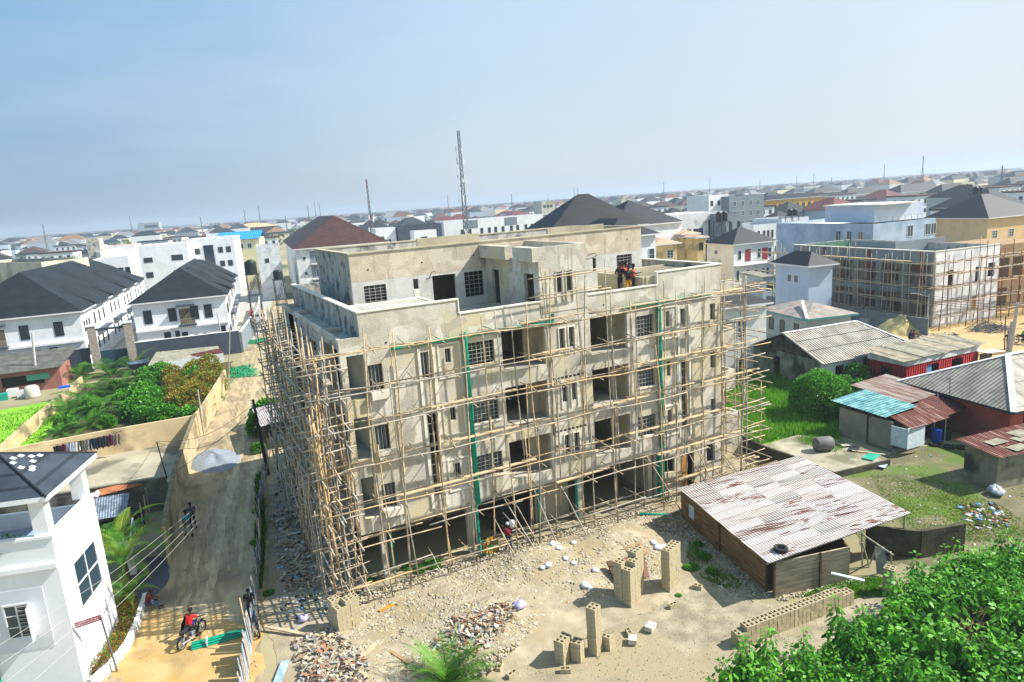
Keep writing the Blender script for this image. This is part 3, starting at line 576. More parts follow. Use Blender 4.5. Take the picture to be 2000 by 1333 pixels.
def front_poles():
    r = random.Random(3); P = []
    lv = [1.25, 3.35, 5.1, 7.2, 9.15, 10.85, 12.6]
    pick = lambda: r.choice([bam, bam, bam_y, bam_g, bam])
    # uprights
    for row, y in enumerate((30.15, 31.0)):
        x = 5.6 + row * .5
        while x < 32.6:
            xx = x + r.uniform(-.18, .18); top = r.uniform(12.9, 13.9) + (1.7 if 16.9 < xx < 21.3 else 0)
            zs = r.uniform(5.5, 7.5); lean = r.uniform(-.35, .35); lx = r.uniform(-.3, .3)
            P.append(('upright_pole', (xx - lean, y + r.uniform(-.12, .12), 0), (xx + .05, y, zs + .8), r.uniform(.034, .046), pick()))
            P.append(('upright_pole', (xx - .05, y, zs - .6), (xx + lx, y + r.uniform(-.1, .1), top), r.uniform(.028, .04), pick()))
            if r.random() < .22: P.append(('upright_pole', (xx + .12, y - .1, r.uniform(0, 6)), (xx + r.uniform(-.5, .5), y, r.uniform(9, 12)), .036, pick()))
            x += r.uniform(1.3, 2.1)
    for z in lv:
        for y in (30.05, 30.9):
            x = 4.6 + r.uniform(-.5, .3)
            while x < 32.3:
                L = r.uniform(4, 6.5); x1 = min(x + L, 33.3); dz = r.uniform(-.15, .12)
                P.append(('ledger_pole', (x, y, z + r.uniform(-.1, .1)), (x1, y + r.uniform(-.1, .05), z + dz), r.uniform(.033, .043), pick()))
                if r.random() < .12: P.append(('ledger_pole', (x + 1, y - .12, z + .09), (x1 - r.uniform(0, 2), y - .05, z + dz + .05), .03, pick()))
                x = x1 - r.uniform(.5, 1.1)
        x = 5.6
        while x < 32.5:
            P.append(('cross_pole', (x, 29.55 + r.uniform(-.2, .3), z - .02 + r.uniform(-.12, .05)), (x + r.uniform(-.25, .25), 31.75, z + .09), r.uniform(.024, .033), pick()))
            x += r.uniform(1.5, 3.0)
    # second platform on the stair tower
    for z in (13.9, 14.9):
        for y in (30.1, 31.0): P.append(('ledger_pole', (16.7, y, z), (21.3, y, z + .1), .036, pick()))
    for i in range(12):
        x = r.uniform(7, 31); P.append(('brace_pole', (x, 29.2, 0), (x - r.uniform(.8, 2.2), 30.3, r.uniform(2.5, 4)), .036, pick()))
    # right return
    for x in (32.2, 33.6, 35.6):
        for y in (31.4, 33.0, 35.2):
            if x > 33 and y < 31.5: continue
            P.append(('upright_pole', (x + r.uniform(-.1, .1), y, 0), (x + r.uniform(-.2, .2), y, r.uniform(12.2, 13.6) if x < 33 else r.choice([5.5, 9.3])), .045, pick()))
    for z in (1.3, 3.3, 4.9, 6.4, 8.0, 9.6, 11.2, 12.7):
        for x in (32.2, 33.5): P.append(('ledger_pole', (x, 30.0, z), (x + .1, 36.5, z + r.uniform(-.1, .1)), .036, pick()))
        if z < 5.6: P.append(('ledger_pole', (30.8, 33.2, z), (36.4, 33.2, z), .036, pick())); P.append(('ledger_pole', (35.5, 32.5, z), (35.7, 38, z), .036, pick()))
        P.append(('cross_pole', (31.6, 31.2, z), (34.4, 31.4, z), .034, pick())); P.append(('cross_pole', (31.9, 34, z), (34.2, 34.2, z), .034, pick()))
    return P
def left_poles():
    r = random.Random(5); P = []
    pick = lambda: r.choice([bam, bam_y, bam_g, bam, bam])
    pg = lambda: r.choice([bam, bam_g, bam_g])
    for row, x in enumerate((5.0, 5.6, 6.3)):
        y = 30.4
        while y < 49.3:
            yy = y + r.uniform(-.2, .2); top = r.uniform(12.7, 14.0) if row < 2 else r.uniform(11, 13)
            zs = r.uniform(5, 8); a = r.uniform(-.2, .2)
            P.append(('upright_pole', (x + a, yy, 0), (x, yy + .1, zs + .7), r.uniform(.036, .05), pick()))
            P.append(('upright_pole', (x, yy, zs - .5), (x + r.uniform(-.15, .15), yy + r.uniform(-.25, .25), top), r.uniform(.03, .042), pick()))
            if r.random() < .35: P.append(('upright_pole', (x + .1, yy + .1, r.uniform(0, 5)), (x + r.uniform(-.2, .2), yy + r.uniform(-.6, .6), r.uniform(8, 13.5)), .04, pick()))
            y += r.uniform(1.2, 1.8)
    z = 1.2
    while z < 12.9:
        for x in (4.9, 5.5, 6.25):
            y = 29.6 + r.uniform(-.6, .2)
            while y < 49:
                y1 = min(y + r.uniform(4, 6.5), 50); P.append(('ledger_pole', (x, y, z + r.uniform(-.1, .1)), (x + r.uniform(-.1, .1), y1, z + r.uniform(-.1, .1)), r.uniform(.035, .048), pg())); y = y1 - r.uniform(.4, 1)
        y = 30.2
        while y < 49.5:
            P.append(('cross_pole', (4.9 - r.uniform(.1, .7 if y < 36 else .3), y, z - .03), (6.65, y + r.uniform(-.2, .2), z + .05), r.uniform(.03, .042), pg())); y += r.uniform(.7, 1.6)
        z += r.uniform(1.05, 1.45)
    for i in range(16):
        y = r.uniform(31, 47); P.append(('brace_pole', (4.6, y, r.uniform(0, 3)), (4.7, y + r.uniform(-2.5, 2.5), r.uniform(3.5, 7)), .036, pg()))
    for i in range(5):
        P.append(('brace_pole', (r.uniform(4.6, 5.2), 30.2, r.uniform(0, 8)), (r.uniform(4.7, 5.6), 30.15, r.uniform(9, 13)), .05, bam_y))
    return P
sp = scaffold('scaffolding', 'bamboo pole scaffolding lashed round the unfinished grey apartment block', (18, 30.2, 0), front_poles() + left_poles())
r_ = random.Random(9)
m = MB()
def plank(x0, x1, y, z, wd=.24):
    q = MB(); q.obox((x0 - 18, y - 30.2, z), (x1 - 18, y - 30.2 + r_.uniform(-.05, .05), z + r_.uniform(-.04, .06)), wd, .045); q.build('plank', wood_pl, sp)
for x0, x1, y, z in ((8.3, 12.2, 30.4, 5.22), (10.6, 15.3, 30.55, 9.27), (12.0, 16.2, 30.5, 5.24), (11.6, 15.4, 30.55, 7.3), (17.0, 18.6, 30.5, 10.98), (20.0, 24.0, 30.5, 7.33), (24, 28.5, 30.55, 9.28), (27.3, 32.3, 30.5, 9.3),
                     (22.5, 26.5, 30.5, 5.25), (25.5, 29.5, 30.55, 5.23), (28.2, 32.2, 30.5, 7.33), (24.5, 28.5, 30.5, 3.48), (28, 31.5, 30.6, 3.5), (15.8, 19.5, 30.5, 12.74), (22.9, 26.4, 30.55, 12.74), (27.4, 31.4, 30.5, 12.74), (17.5, 21, 30.6, 3.48), (26, 30, 30.7, 1.38)):
    plank(x0, x1, y, z)
for y0, z in ((31, 11.2), (35, 9.2), (40, 7.1), (33, 7.2)):
    q = MB(); q.obox((5.9 - 18, y0 - 30.2, z), (6.2 - 18, y0 + 4 - 30.2, z + .05), .3, .045); q.build('plank', bam_g, sp)
# ------------------------------------------------------------------ walls and houses
grey_dk = mat('dark_grey_render', '#3a4350', '#454f5c', .8, .8); grey_md = mat('mid_grey_render', '#6e7880', '#7c868e', .6, .8)
beige_w = mat('stained_beige_wall', '#c2ab82', '#d3bf98', .5, .9, .15, 8, c3='#8d8063', s3=.45, f3=(.53, .72))
dark_w = mat('weathered_dark_wall', '#4a4a44', '#74726a', .7, .95, .3, 8, c3='#33342f', s3=.6)
moss_w = mat('mossy_block_wall', '#34332a', '#55503c', 1.2, .95, .4, 8)
tan_w = mat('tan_render_wall', '#a79674', '#bcab88', .7, .9, .2, 8, c3='#7b6f55', s3=.5)
def wallrun(name, label, pts, h, th, m, cap=None, hs=None, cat='wall'):
    t = thing(name, label, cat, (pts[0][0], pts[0][1], 0)); o = Vector((pts[0][0], pts[0][1], 0))
    for i in range(len(pts) - 1):
        a, b = Vector((*pts[i], 0)) - o, Vector((*pts[i + 1], 0)) - o; hh = hs[i] if hs else h
        q = MB(); q.obox(a + Vector((0, 0, hh / 2)), b + Vector((0, 0, hh / 2)), th, hh); q.build('wall_panel', m, t)
        if cap: q = MB(); q.obox(a + Vector((0, 0, hh + .045)), b + Vector((0, 0, hh + .045)), th + .08, .08); q.build('coping', cap, t)
    return t
wallrun('boundary_wall', 'tan rendered wall along the left edge of the sand road', [(-2.3, 41), (-1.5, 51), (.4, 64.8)], 2.3, .2, tan_w, mat('mossy_wall_top', '#57543f', '#8a7a5c', 2, .95))
wallrun('boundary_wall', 'tan wall beside the overgrown plot, farther along the sand road', [(.45, 65.1), (1.1, 67.5), (4.3, 82.7)], 2.3, .2, tan_w)
wallrun('boundary_wall', 'long stained beige wall behind the clothes line', [(.2, 64.95), (-7.6, 65.3), (-15.4, 64.95)], 2.2, .2, beige_w)
wallrun('boundary_wall', 'low diagonal wall between the lawn and the palm plot', [(-15.3, 65.3), (-14.3, 75), (-11.2, 97)], 1.4, .2, tan_w)
wallrun('boundary_wall', 'dark weathered wall across the court behind the white house', [(-2.1, 49.5), (-6.3, 50.3), (-15, 52)], 2.3, .2, dark_w, mat('lichen_top', '#777363', '#8d8873', 2, .95))
wp = mat('white_coping', '#cfd0d2', '#dcdddf', 1, .8)
wallrun('estate_wall', 'dark grey estate wall with white coping left of the gate', [(-32, 111.5), (-10.9, 107.3)], 3.3, .25, grey_dk, wp)
wallrun('estate_wall', 'dark grey estate wall with white coping right of the gate', [(-5.2, 106.2), (8.1, 104.6)], 3.3, .25, grey_dk, wp)
wallrun('estate_wall', 'grey estate wall running back along the road past the red gate', [(8.3, 104.9), (14, 131), (17, 152)], 3.0, .25, grey_md, wp)
stone_c = mat('stone_clad_pillar', '#857b72', '#a3998e', 3, .9, .4, 20)
for x, y, lb in ((-10.2, 107.2, 'stone clad gate pillar left of the dark estate gate'), (-5.8, 106.4, 'stone clad gate pillar right of the dark estate gate')):
    t = thing('gate_pillar', lb, 'pillar', (x, y, 0), 0, 'gate pillars'); q = MB(); q.box(-.5, .5, -.4, .4, 0, 6.2); q.build('shaft', stone_c, t); q = MB(); q.box(-.6, .6, -.5, .5, 6.2, 6.4); q.build('cap', wp, t)
t = thing('estate_gate', 'dark metal sliding gate between the stone clad pillars', 'gate', (-9.6, 107.1, 0)); q = MB(); q.obox((0, 0, 1.4), (3.4, -.6, 1.4), .12, 2.6); q.build('gate_leaf', mat('gate_blue_grey', '#23404f', '#2c4c5c', 1, .5), t)
q = MB(); q.obox((-.1, 0, 5.7), (3.8, -.7, 5.7), .25, .3); q.build('lintel_beam', grey_dk, t)

def face_xf(face, W, D, u, z, off=.0):
    if face == 'F': return Vector((u, -off, z)), 0
    if face == 'R': return Vector((W + off, u, z)), math.pi / 2
    if face == 'L': return Vector((-off, u, z)), -math.pi / 2
    return Vector((W - u, D + off, z)), math.pi
WC = {}
fr_w = mat('white_window_frame', '#d2d4d6'); fr_d = mat('dark_window_frame', '#20262c'); gl_b = glass('blue_grey_glass', '#2a3d4a'); gl_d = glass('black_glass', '#0a1a22', .35)
def win(parent, face, W, D, u, z, w_, h_, style='w', off=.0):
    key = (round(w_, 2), round(h_, 2), style)
    if key not in WC:
        q = MB(); f = .07 if style != 'd' else .05
        q.box(0, f, -.06, -.003, 0, h_); q.box(w_ - f, w_, -.06, -.003, 0, h_); q.box(f, w_ - f, -.06, -.003, 0, f); q.box(f, w_ - f, -.06, -.003, h_ - f, h_)
        if w_ > .9: q.box(w_ / 2 - .03, w_ / 2 + .03, -.055, -.003, f, h_ - f)
        if style == 'g':
            for i in range(1, 3): q.box(f, w_ - f, -.05, -.003, h_ * i / 3 - .02, h_ * i / 3 + .02)
        a = q.build('window', fr_d if style == 'd' else fr_w); q = MB(); q.box(f, w_ - f, -.03, -.002, f, h_ - f); b = q.build('pane', gl_d if style == 'd' else gl_b, a); WC[key] = (a.data, b.data)
        bpy.data.objects.remove(b); bpy.data.objects.remove(a)
    p, rz = face_xf(face, W, D, u, z, off)
    if face == 'L': p.y += w_ * 0  # u runs from the front; the window mesh is turned round
    o = bpy.data.objects.new('window', WC[key][0]); COL.objects.link(o); o.parent = parent; o.location = p; o.rotation_euler = (0, 0, rz)
    if face == 'L': o.location.y = u + w_
    b = bpy.data.objects.new('pane', WC[key][1]); COL.objects.link(b); b.parent = o
    return o
def tile_mat(name, c1, c2, per=.7, dark=.5): return stripe_mat(name, c1, c2, 'Z', per * .5, .2, dark, .62, scale=.6, bump=.8)
rf_char = tile_mat('charcoal_roof_tiles', '#12171b', '#1b2228'); rf_brown = tile_mat('brown_roof_tiles', '#3a2119', '#4b2b23'); rf_navy = tile_mat('navy_roof_tiles', '#0c161f', '#141f2a')
rf_grey = stripe_mat('grey_corrugated_roof', '#8a8479', '#a8a298', 'X', .3, wave=True, dark=.72, scale=.8, rough=.85, bump=.7, spec=.15); rf_greyY = stripe_mat('grey_corrugated_roof_side', '#89837a', '#a8a196', 'Y', .3, wave=True, dark=.66, scale=.8, rough=.85, bump=.8, spec=.15)
rf_tan = stripe_mat('tan_metal_roof', '#b08e74', '#c4a287', 'X', .5, wave=True, dark=.8, scale=.5, bump=.4)
def hip(q, x0, x1, y0, y1, z, pitch, over=.6, ridge='auto', thick=.14):
    x0 -= over; x1 += over; y0 -= over; y1 += over; w_, d = x1 - x0, y1 - y0; hh = min(w_, d) / 2; rh = z + hh * pitch
    if w_ >= d: r0, r1 = (x0 + hh, (y0 + y1) / 2, rh), (x1 - hh, (y0 + y1) / 2, rh)
    else: r0, r1 = ((x0 + x1) / 2, y0 + hh, rh), ((x0 + x1) / 2, y1 - hh, rh)
    c = [(x0, y0, z), (x1, y0, z), (x1, y1, z), (x0, y1, z)]; b = [(p[0], p[1], z - thick) for p in c]
    v = c + [r0, r1] + b
    if w_ >= d: f = [(0, 1, 5, 4), (1, 2, 5), (2, 3, 4, 5), (3, 0, 4)]
    else: f = [(0, 1, 4), (1, 2, 5, 4), (2, 3, 5), (3, 0, 4, 5)]
    q.add(v, f); return r0, r1
def fascia(q, x0, x1, y0, y1, z, over=.6, t=.2):
    x0 -= over; x1 += over; y0 -= over; y1 += over
    q.add([(x, y, zz_) for zz_ in (z - .005, z - t) for x, y in ((x0, y0), (x1, y0), (x1, y1), (x0, y1))], [(0, 4, 5, 1), (1, 5, 6, 2), (2, 6, 7, 3), (3, 7, 4, 0), (4, 7, 6, 5)])
FOOT = []; HAZE_D = .00042
def place(cpx, h, ang, which, W, D):
    a = math.radians(ang); ux, uy = Vector((math.cos(a), math.sin(a), 0)), Vector((-math.sin(a), math.cos(a), 0)); c = G(*cpx, h); c.z = 0
    def run(px, u):   # length along u from the corner until the photo column px is reached
        v0 = np.array([c.x, c.y, h - CAMH]); uu = np.array(u); k = (px - 1000) / FPX
        return abs(float((k * (v0 @ _f) - v0 @ _r) / (uu @ _r - k * (uu @ _f))))
    if isinstance(W, tuple): W = run(W[0], -ux if which == 'FR' else ux)
    if isinstance(D, tuple): D = run(D[0], uy)
    o = c - ux * W if which == 'FR' else c
    FOOT.append((o + ux * W / 2 + uy * D / 2, max(W, D) / 2 + 3))
    return o, a, W, D
def house(name, label, cpx, h, ang, which, W, D, roof='hip', wm=None, rm=None, wins=(), pitch=.5, over=.6, cat='house', group=None, par=.7, fl=None, band=None, style='w'):
    o, a, W, D = place(cpx, h, ang, which, W, D); wm = wm or white_p
    t = thing(name, label, cat, o, a, group)
    if roof == 'flat':
        q = MB(); fr = lambda u, v, w_: (u, w_, v)
        q.box(0, W, 0, .2, 0, h); q.box(0, W, D - .2, D, 0, h); q.box(0, .2, .2, D - .2, 0, h); q.box(W - .2, W, .2, D - .2, 0, h); q.build('wall', wm, t)
        q = MB(); q.box(.2, W - .2, .2, D - .2, h - par - .2, h - par); q.build('roof', rm or conc_lt, t)
    else:
        q = MB(); q.box(0, W, 0, D, 0, h - .02); q.build('wall', wm, t)
        q = MB()
        if roof == 'hip': hip(q, 0, W, 0, D, h + .12, pitch, over)
        elif roof == 'mono':
            q.add([(-over, -over, h), (W + over, -over, h), (W + over, D + over, h + D * pitch), (-over, D + over, h + D * pitch), (-over, -over, h - .05), (W + over, -over, h - .05), (W + over, D + over, h + D * pitch - .05), (-over, D + over, h + D * pitch - .05)], [(0, 1, 2, 3), (0, 4, 5, 1), (1, 5, 6, 2), (2, 6, 7, 3), (3, 7, 4, 0), (4, 7, 6, 5)])
        elif roof == 'gable':
            rh = h + D / 2 * pitch; q.add([(-over, -over, h - over * pitch), (W + over, -over, h - over * pitch), (W + over, D / 2, rh), (-over, D / 2, rh), (W + over, D + over, h - over * pitch), (-over, D + over, h - over * pitch)], [(0, 1, 2, 3), (3, 2, 4, 5)])
        q.build('roof', rm or rf_char, t)
        if roof == 'hip': q = MB(); fascia(q, 0, W, 0, D, h + .115, over); q.build('fascia', wp, t)
    for s in wins:
        face, us, z, w_, h_ = s[:5]; z = z if z >= 0 else h + z; stl = s[5] if len(s) > 5 else style
        L = W if face in 'FB' else D
        for u in us: win(t, face, W, D, u * L if u <= 1 and isinstance(u, float) else u, z, w_, h_, stl)
    return t, W, D
fr3 = lambda n, a=.08, b=.86: [a + (b - a) * i / max(n - 1, 1) for i in range(n)]
def balcony(t, face, W, D, u, z, w_, m=grey_dk, dep=.8, rail=True):
    p, rz = face_xf(face, W, D, u, z); e = MB(); e.box(0, w_, -dep, -.003, -.25, 0); b = e.build('balcony', m, t); b.location = p; b.rotation_euler = (0, 0, rz)
    if face == 'L': b.location.y = u + w_
    e = MB(); e.box(.2, w_ - .2, -.03, -.004, .05, 2.3); e.build('balcony_door', mat('bronze_door_glass', '#5a5040', '#7d6c50', 1, .3), b)
    e = MB(); e.box(.02, w_ - .02, -dep + .03, -dep + .06, .85, .9)
    for i in range(9): x = .05 + (w_ - .1) * i / 8; e.box(x - .015, x + .015, -dep + .03, -dep + .06, 0, .85)
    if rail: e.build('railing', bar_m, b)
    e = MB(); e.box(-.05, w_ + .05, -dep - .05, -.003, 2.75, 2.95); e.build('canopy', m, b)
# the two charcoal-roofed terraces at the left
patchwork(mat('clean_white_render', '#e0e3ea', '#eeeff3', .4, .75), '#a5a8ab', '#f5f5f5', .3, .2)
def terrace(label, c, W, D, ndorm, spans):
    t, W, D = house('terraced_house', label, c, 8.0, -7, 'FR', W, D, 'hip', white_p, rf_char, [], .62, .55)
    for u in spans['F2']: win(t, 'F', W, D, u * W, 4.9, 1.1, 2.0, 'd')
    for u in spans['F1']: win(t, 'F', W, D, u[0] * W, 1.6, u[1], u[2], 'd')
    balcony(t, 'F', W, D, spans['b'] * W, 4.3, 2.4)
    q = MB(); q.box(0, W, -.35, -.003, 3.8, 4.1); q.build('floor_band', white_p, t)
    n = ndorm; seg = (D - 6) / n
    for i in range(n):
        y = 6 + seg * i
        q = MB(); hx = W * .5; y0, y1 = y + seg * .15, y + seg * .75; ym = (y0 + y1) / 2; zr = 8.12 + (W / 2 + .55) * .62
        q.add([(W + .95, y0, 8.1), (W + .95, y1, 8.1), (W + .95 - (y1 - y0) / 2 * 1.3, ym, 8.1 + (y1 - y0) / 2 * .95), (W / 2 + .6, ym, zr * .985), (W / 2 + 1.8, y0 + .2, zr * .9), (W / 2 + 1.8, y1 - .2, zr * .9)], [(0, 1, 2), (0, 2, 3, 4), (1, 5, 3, 2)])
        q.build('roof_hip', rf_char, t)
        for z in (1.5, 5.2):
            for k in range(3): win(t, 'R', W, D, y + seg * (.12 + .26 * k), z, .8, 1.7, 'd')
        q = MB(); q.box(W + .003, W + .9, y0, y1, 4.0, 4.25); q.build('balcony', grey_dk, t)
    for z in (1.6, 5.0):
        for k in range(3): win(t, 'R', W, D, .9 + 1.5 * k, z, .7, 1.5, 'd')
    return t, W, D
terrace('left white terrace of houses under a long charcoal tiled hip roof', (155, 609), 17., 56., 4, dict(F2=[.02, .12, .22, .56, .80], F1=[(.08, 1.1, 1.8), (.38, .7, .9), (.46, .8, .9), (.55, .8, 1.5), (.64, .6, 1.7), (.74, 1., 1.8)], b=.33))
terrace('white terrace of houses with charcoal hip roof beside the paved lane', (439, 577), (257, 596), 41, 3, dict(F2=[.1, .36, .6, .75], F1=[(.28, .9, 1.8), (.40, .6, 1.8), (.47, .8, 1.5), (.6, .6, 1.), (.7, .6, 1.), (.9, .7, 1.8)], b=.46))
# white house at the near left -------------------------------------------
def white_house():
    a = math.radians(-16); t = thing('white_house', 'tall white rendered house with a slate roofed terrace at the near left', 'house', (-5.75, 31.55, 0), a)
    W, D = 9., 4.2   # local x from -W to 0, y 0..D
    wh = mat('clean_white_render', '#e0e3ea', '#eeeff3', .4, .75)
    m_ = MB(); m_.box(-W, 0, 0, D, 0, 5.7); m_.box(-W, -2.2, D, D + 4, 0, 4.5); m_.build('wall', wh, t)
    m_ = MB(); m_.box(-W, 0, 0, .2, 5.703, 6.8); m_.box(-.2, 0, .2, D, 5.703, 6.8); m_.box(-W, -.2, D - .2, D, 5.703, 6.5); m_.build('terrace_wall', wh, t)
    m_ = MB(); m_.box(-W, .06, -.06, .24, 6.803, 6.92); m_.box(-.26, .06, .24, D + .05, 6.803, 6.92); m_.build('coping', wh, t)
    m_ = MB(); m_.box(-W, -.2, .2, D - .2, 5.703, 5.75); m_.build('terrace_floor', mat('blue_grey_tiles', '#7f97ad', '#93a8bb', 2, .3), t)
    for x, y in ((-.62, 0), (-.62, D - .6), (-4.6, 0), (-.3, 1.9)):
        if x == -.3: continue
        m_ = MB(); m_.box(x, x + .56, y + .03, y + .5, 6.923, 8.55); m_.build('column', wh, t)
    x0, x1, y0, y1 = -W, .35, -.45, D + .4
    m_ = MB(); ap = (-2.3, 1.95, 10.05); apl = (-W, 1.95, 10.05); z = 8.75
    m_.add([(x0, y0, z), (x1, y0, z), (x1, y1, z), (x0, y1, z), ap, apl], [(0, 1, 4, 5), (1, 2, 4), (2, 3, 5, 4)]); 
    m_.build('roof', tile_mat('slate_blue_tiles', '#2c343e', '#3a434e', .75, .5), t)
    m_ = MB(); m_.add([(x, y, q_) for q_ in (z - .01, z - .22) for x, y in ((x0, y0), (x1, y0), (x1, y1), (x0, y1))], [(0, 4, 5, 1), (1, 5, 6, 2), (2, 6, 7, 3), (4, 7, 6, 5)]); m_.build('fascia', wh, t)
    m_ = MB(); m_.tube([(.35, -.5, 8.75), ap], .06, 6); m_.tube([(.35, y1, 8.75), ap], .06, 6); m_.build('ridge_cap', mat('slate_ridge', '#1e242b'), t)
    r = random.Random(5); m_ = MB()
    def tilep(u, v, on):
        if on == 'F': A, B, Cc = Vector((x0, y0, z)), Vector((x1, y0, z)), Vector(ap); n_ = (B - A).cross(Cc - A).normalized(); p = Vector((u, y0 + (ap[1] - y0) * v, z + (ap[2] - z) * v)); e1, e2 = Vector((.13, 0, 0)), Vector((0, ap[1] - y0, ap[2] - z)).normalized() * .09
        else: A, B, Cc = Vector((x1, y0, z)), Vector((x1, y1, z)), Vector(ap); n_ = (B - A).cross(Cc - A).normalized(); p = Vector((x1 + (ap[0] - x1) * v, u, z + (ap[2] - z) * v)); e1, e2 = Vector((0, .13, 0)), Vector((ap[0] - x1, 0, ap[2] - z)).normalized() * .1
        p = p + n_ * .012; m_.quad(p - e1 - e2, p + e1 - e2, p + e1 + e2, p - e1 + e2)
    for u, v in ((-3.0, .78), (-3.5, .7), (-3.8, .78), (-4.2, .68), (-4.4, .58), (-3.9, .55), (-3.4, .5), (-2.9, .6), (-4.7, .5), (-5.0, .7), (-5.3, .62)): tilep(u, v, 'F')
    for u, v in ((1.5, .72), (1.9, .78), (2.3, .74), (2.5, .63), (2.1, .55), (1.3, .58), (1.6, .48), (2.8, .56), (1.35, .45)): tilep(u, v, 'R')
    m_.build('bare_tile', mat('pale_bare_tile', '#a5b2bd', '#c2cbd2', 4, .8), t)
    # side window of four panes, front casement, recessed panel, pipes
    o = win(t, 'R', 0, D, 1.05, 2.85, 2.3, 2.2, 'w')
    q = MB(); q.box(.9, .96, 0, 1.2, 0, 1); 
    m_ = MB(); m_.box(.0, .07, .95, 1.0, 2.75, 2.83); 
    m_ = MB(); m_.box(.003, .06, 1.05, 3.35, 3.93, 3.99); m_.build('glazing_bar', fr_w, t)
    q = MB(); q.box(.003, .03, 3.75, 3.92, 3.0, 4.6); q.build('side_slot', white_w, t)
    o = win(t, 'F', 0, D, -2.35, 2.6, 1.0, 1.55, 'g')
    m_ = MB(); m_.obox((-1.35, -.05, 3.38), (-1.2, -.6, 3.38), .04, 1.5)
    m_.build('casement', fr_w, t)
    m_ = MB()
    for i in range(8): z_ = 2.75 + i * .18; m_.box(-1.82, -1.42, -.09, -.065, z_, z_ + .03)
    m_.build('security_bars', bar_m, t)
    m_ = MB(); m_.box(-3.0, -.75, -.02, -.003, 2.0, 4.75); m_.build('recessed_panel', mat('panel_white', '#c8ccd6', '#d4d8e0', .5, .8), t)
    m_ = MB(); m_.tube([(-2.95, -.1, 0), (-3.1, -.1, 2.3), (-3.1, -.02, 2.5)], .05, 8); m_.build('drain_pipe', green_p, t)
    m_ = MB(); m_.box(-W, -.0, -.12, -.003, 5.5, 5.72); m_.build('cornice', wh, t)
    m_ = MB(); m_.tube([(.12, D, 6.75), (.2, D + .12, 6.9), (.1, D + .25, 6.85)], .09, 8); m_.build('downpipe_head', wh, t)
    m_ = MB(); m_.box(-.8, 0.02, D, D + .05, 0, 2.0); 
    p = thing('potted_palm', 'leafy plant in a terracotta pot on the white house terrace', 'plant', t.matrix_world @ Vector((0, 0, 0)))
    p.location = Vector((-5.75, 31.55, 0)) + Matrix.Rotation(a, 3, 'Z') @ Vector((-1.95, .55, 5.75))
    m_ = MB(); m_.lathe([(0, 0), (.17, 0), (.24, .35), (.27, .36), (.27, .42), (.22, .42)], n=14); m_.build('pot', mat('terracotta_pot', '#a8502f', '#bd6440', 3, .8), p)
    r = random.Random(2); m_ = MB()
    for i in range(260):
        az, el, R = r.uniform(0, 6.28), r.uniform(.1, 1.4), r.uniform(.25, .75); c_ = Vector((math.cos(az) * math.cos(el), math.sin(az) * math.cos(el), math.sin(el))) * R + Vector((0, 0, .45)); d1 = Vector((r.uniform(-1, 1), r.uniform(-1, 1), r.uniform(-1, .2))).normalized() * .12; d2 = d1.cross(Vector((r.uniform(-1, 1), r.uniform(-1, 1), 1))).normalized() * .025
        m_.quad(c_ - d1, c_ + d2, c_ + d1, c_ - d2)
    m_.build('foliage', mat('pot_leaf', '#2f4d18', '#5c7a2a', 5, .6), p)
    ch = thing('chair', 'black metal armchair on the tiled terrace of the white house', 'chair'); ch.location = Vector((-5.75, 31.55, 0)) + Matrix.Rotation(a, 3, 'Z') @ Vector((-1.15, 1.9, 5.75))
    m_ = MB(); m_.box(-.25, .25, -.25, .25, .4, .46); m_.build('seat', fr_d, ch); m_ = MB(); m_.box(-.25, .25, .22, .27, .46, .95); m_.build('backrest', fr_d, ch)
    for sx in (-1, 1):
        for sy in (-1, 1): m_ = MB(); m_.tube([(sx * .23, sy * .23, 0), (sx * .22, sy * .22, .4)], .02, 6); m_.build('leg', fr_d, ch)
        m_ = MB(); m_.tube([(sx * .26, -.22, .45), (sx * .27, -.22, .66), (sx * .27, .24, .68)], .02, 6); m_.build('armrest', fr_d, ch)
white_house()
# brown roofed block
t, W, D = house('apartment_house', 'three storey cream block under a big chocolate brown tiled hip roof', (577, 488), 11.5, -7, 'FL', (755, 473), (556, 485), 'hip', white_w, rf_brown, [('F', [1.3], 8.9, .8, .8), ('F', [1.3], 5.4, .8, .8), ('F', [1.3], 2, .8, .8), ('L', [2.0, 5.0], 8.6, 1, 1.4), ('L', [2.0, 5.0], 5.2, 1, 1.4)], .62, .7, 'building')
q = MB(); q.box(3.0, 18.5, -.02, -.004, .3, 10.9); q.build('recessed_bays', grey_md, t)
for z in (7.9, 4.4, 1.0):
    q = MB(); q.box(3.0, 8.5, -.9, -.003, z - .2, z + .1); q.build('balcony', white_w, t)
    for u in (4.0, 6.6): win(t, 'F', W, D, u, z + .3, 1.3, 1.9, 'g', .02)
for u in (9.9, 13.9, 16.0): q = MB(); q.box(u, u + .9, -.4, -.022, 9.3, 9.9); ac = q.build('air_conditioner', white_p, t); q = MB(); q.lathe([(0, 0), (.24, 0), (.24, .02)], n=12); f_ = q.build('fan_grille', fr_d, ac); f_.rotation_euler = (math.pi / 2, 0, 0); f_.location = (u + .35, -.405, 9.6)
# big charcoal roof behind the penthouse
house('bungalow', 'house showing only its tall dark slate pyramid roof behind the penthouse', (1080, 453), hD(1080, 453, 105), -14, 'FL', (1255, 0), 13, 'hip', white_w, rf_char, [], .72, .8)
house('white_house', 'narrow white two storey house right of the penthouse with louvred window', (1190, 466), hD(1190, 466, 88), -6, 'FL', (1280, 465), 12, 'hip', white_p, rf_char, [('F', [.84], -4.2, .9, 2.4, 'g')], .55, .5)
house('bungalow', 'dark navy roofed house between the penthouse and the grey long block', (1205, 445), hD(1205, 445, 125), -5, 'FL', (1330, 440), 14, 'hip', white_p, rf_navy, [], .62, .4)
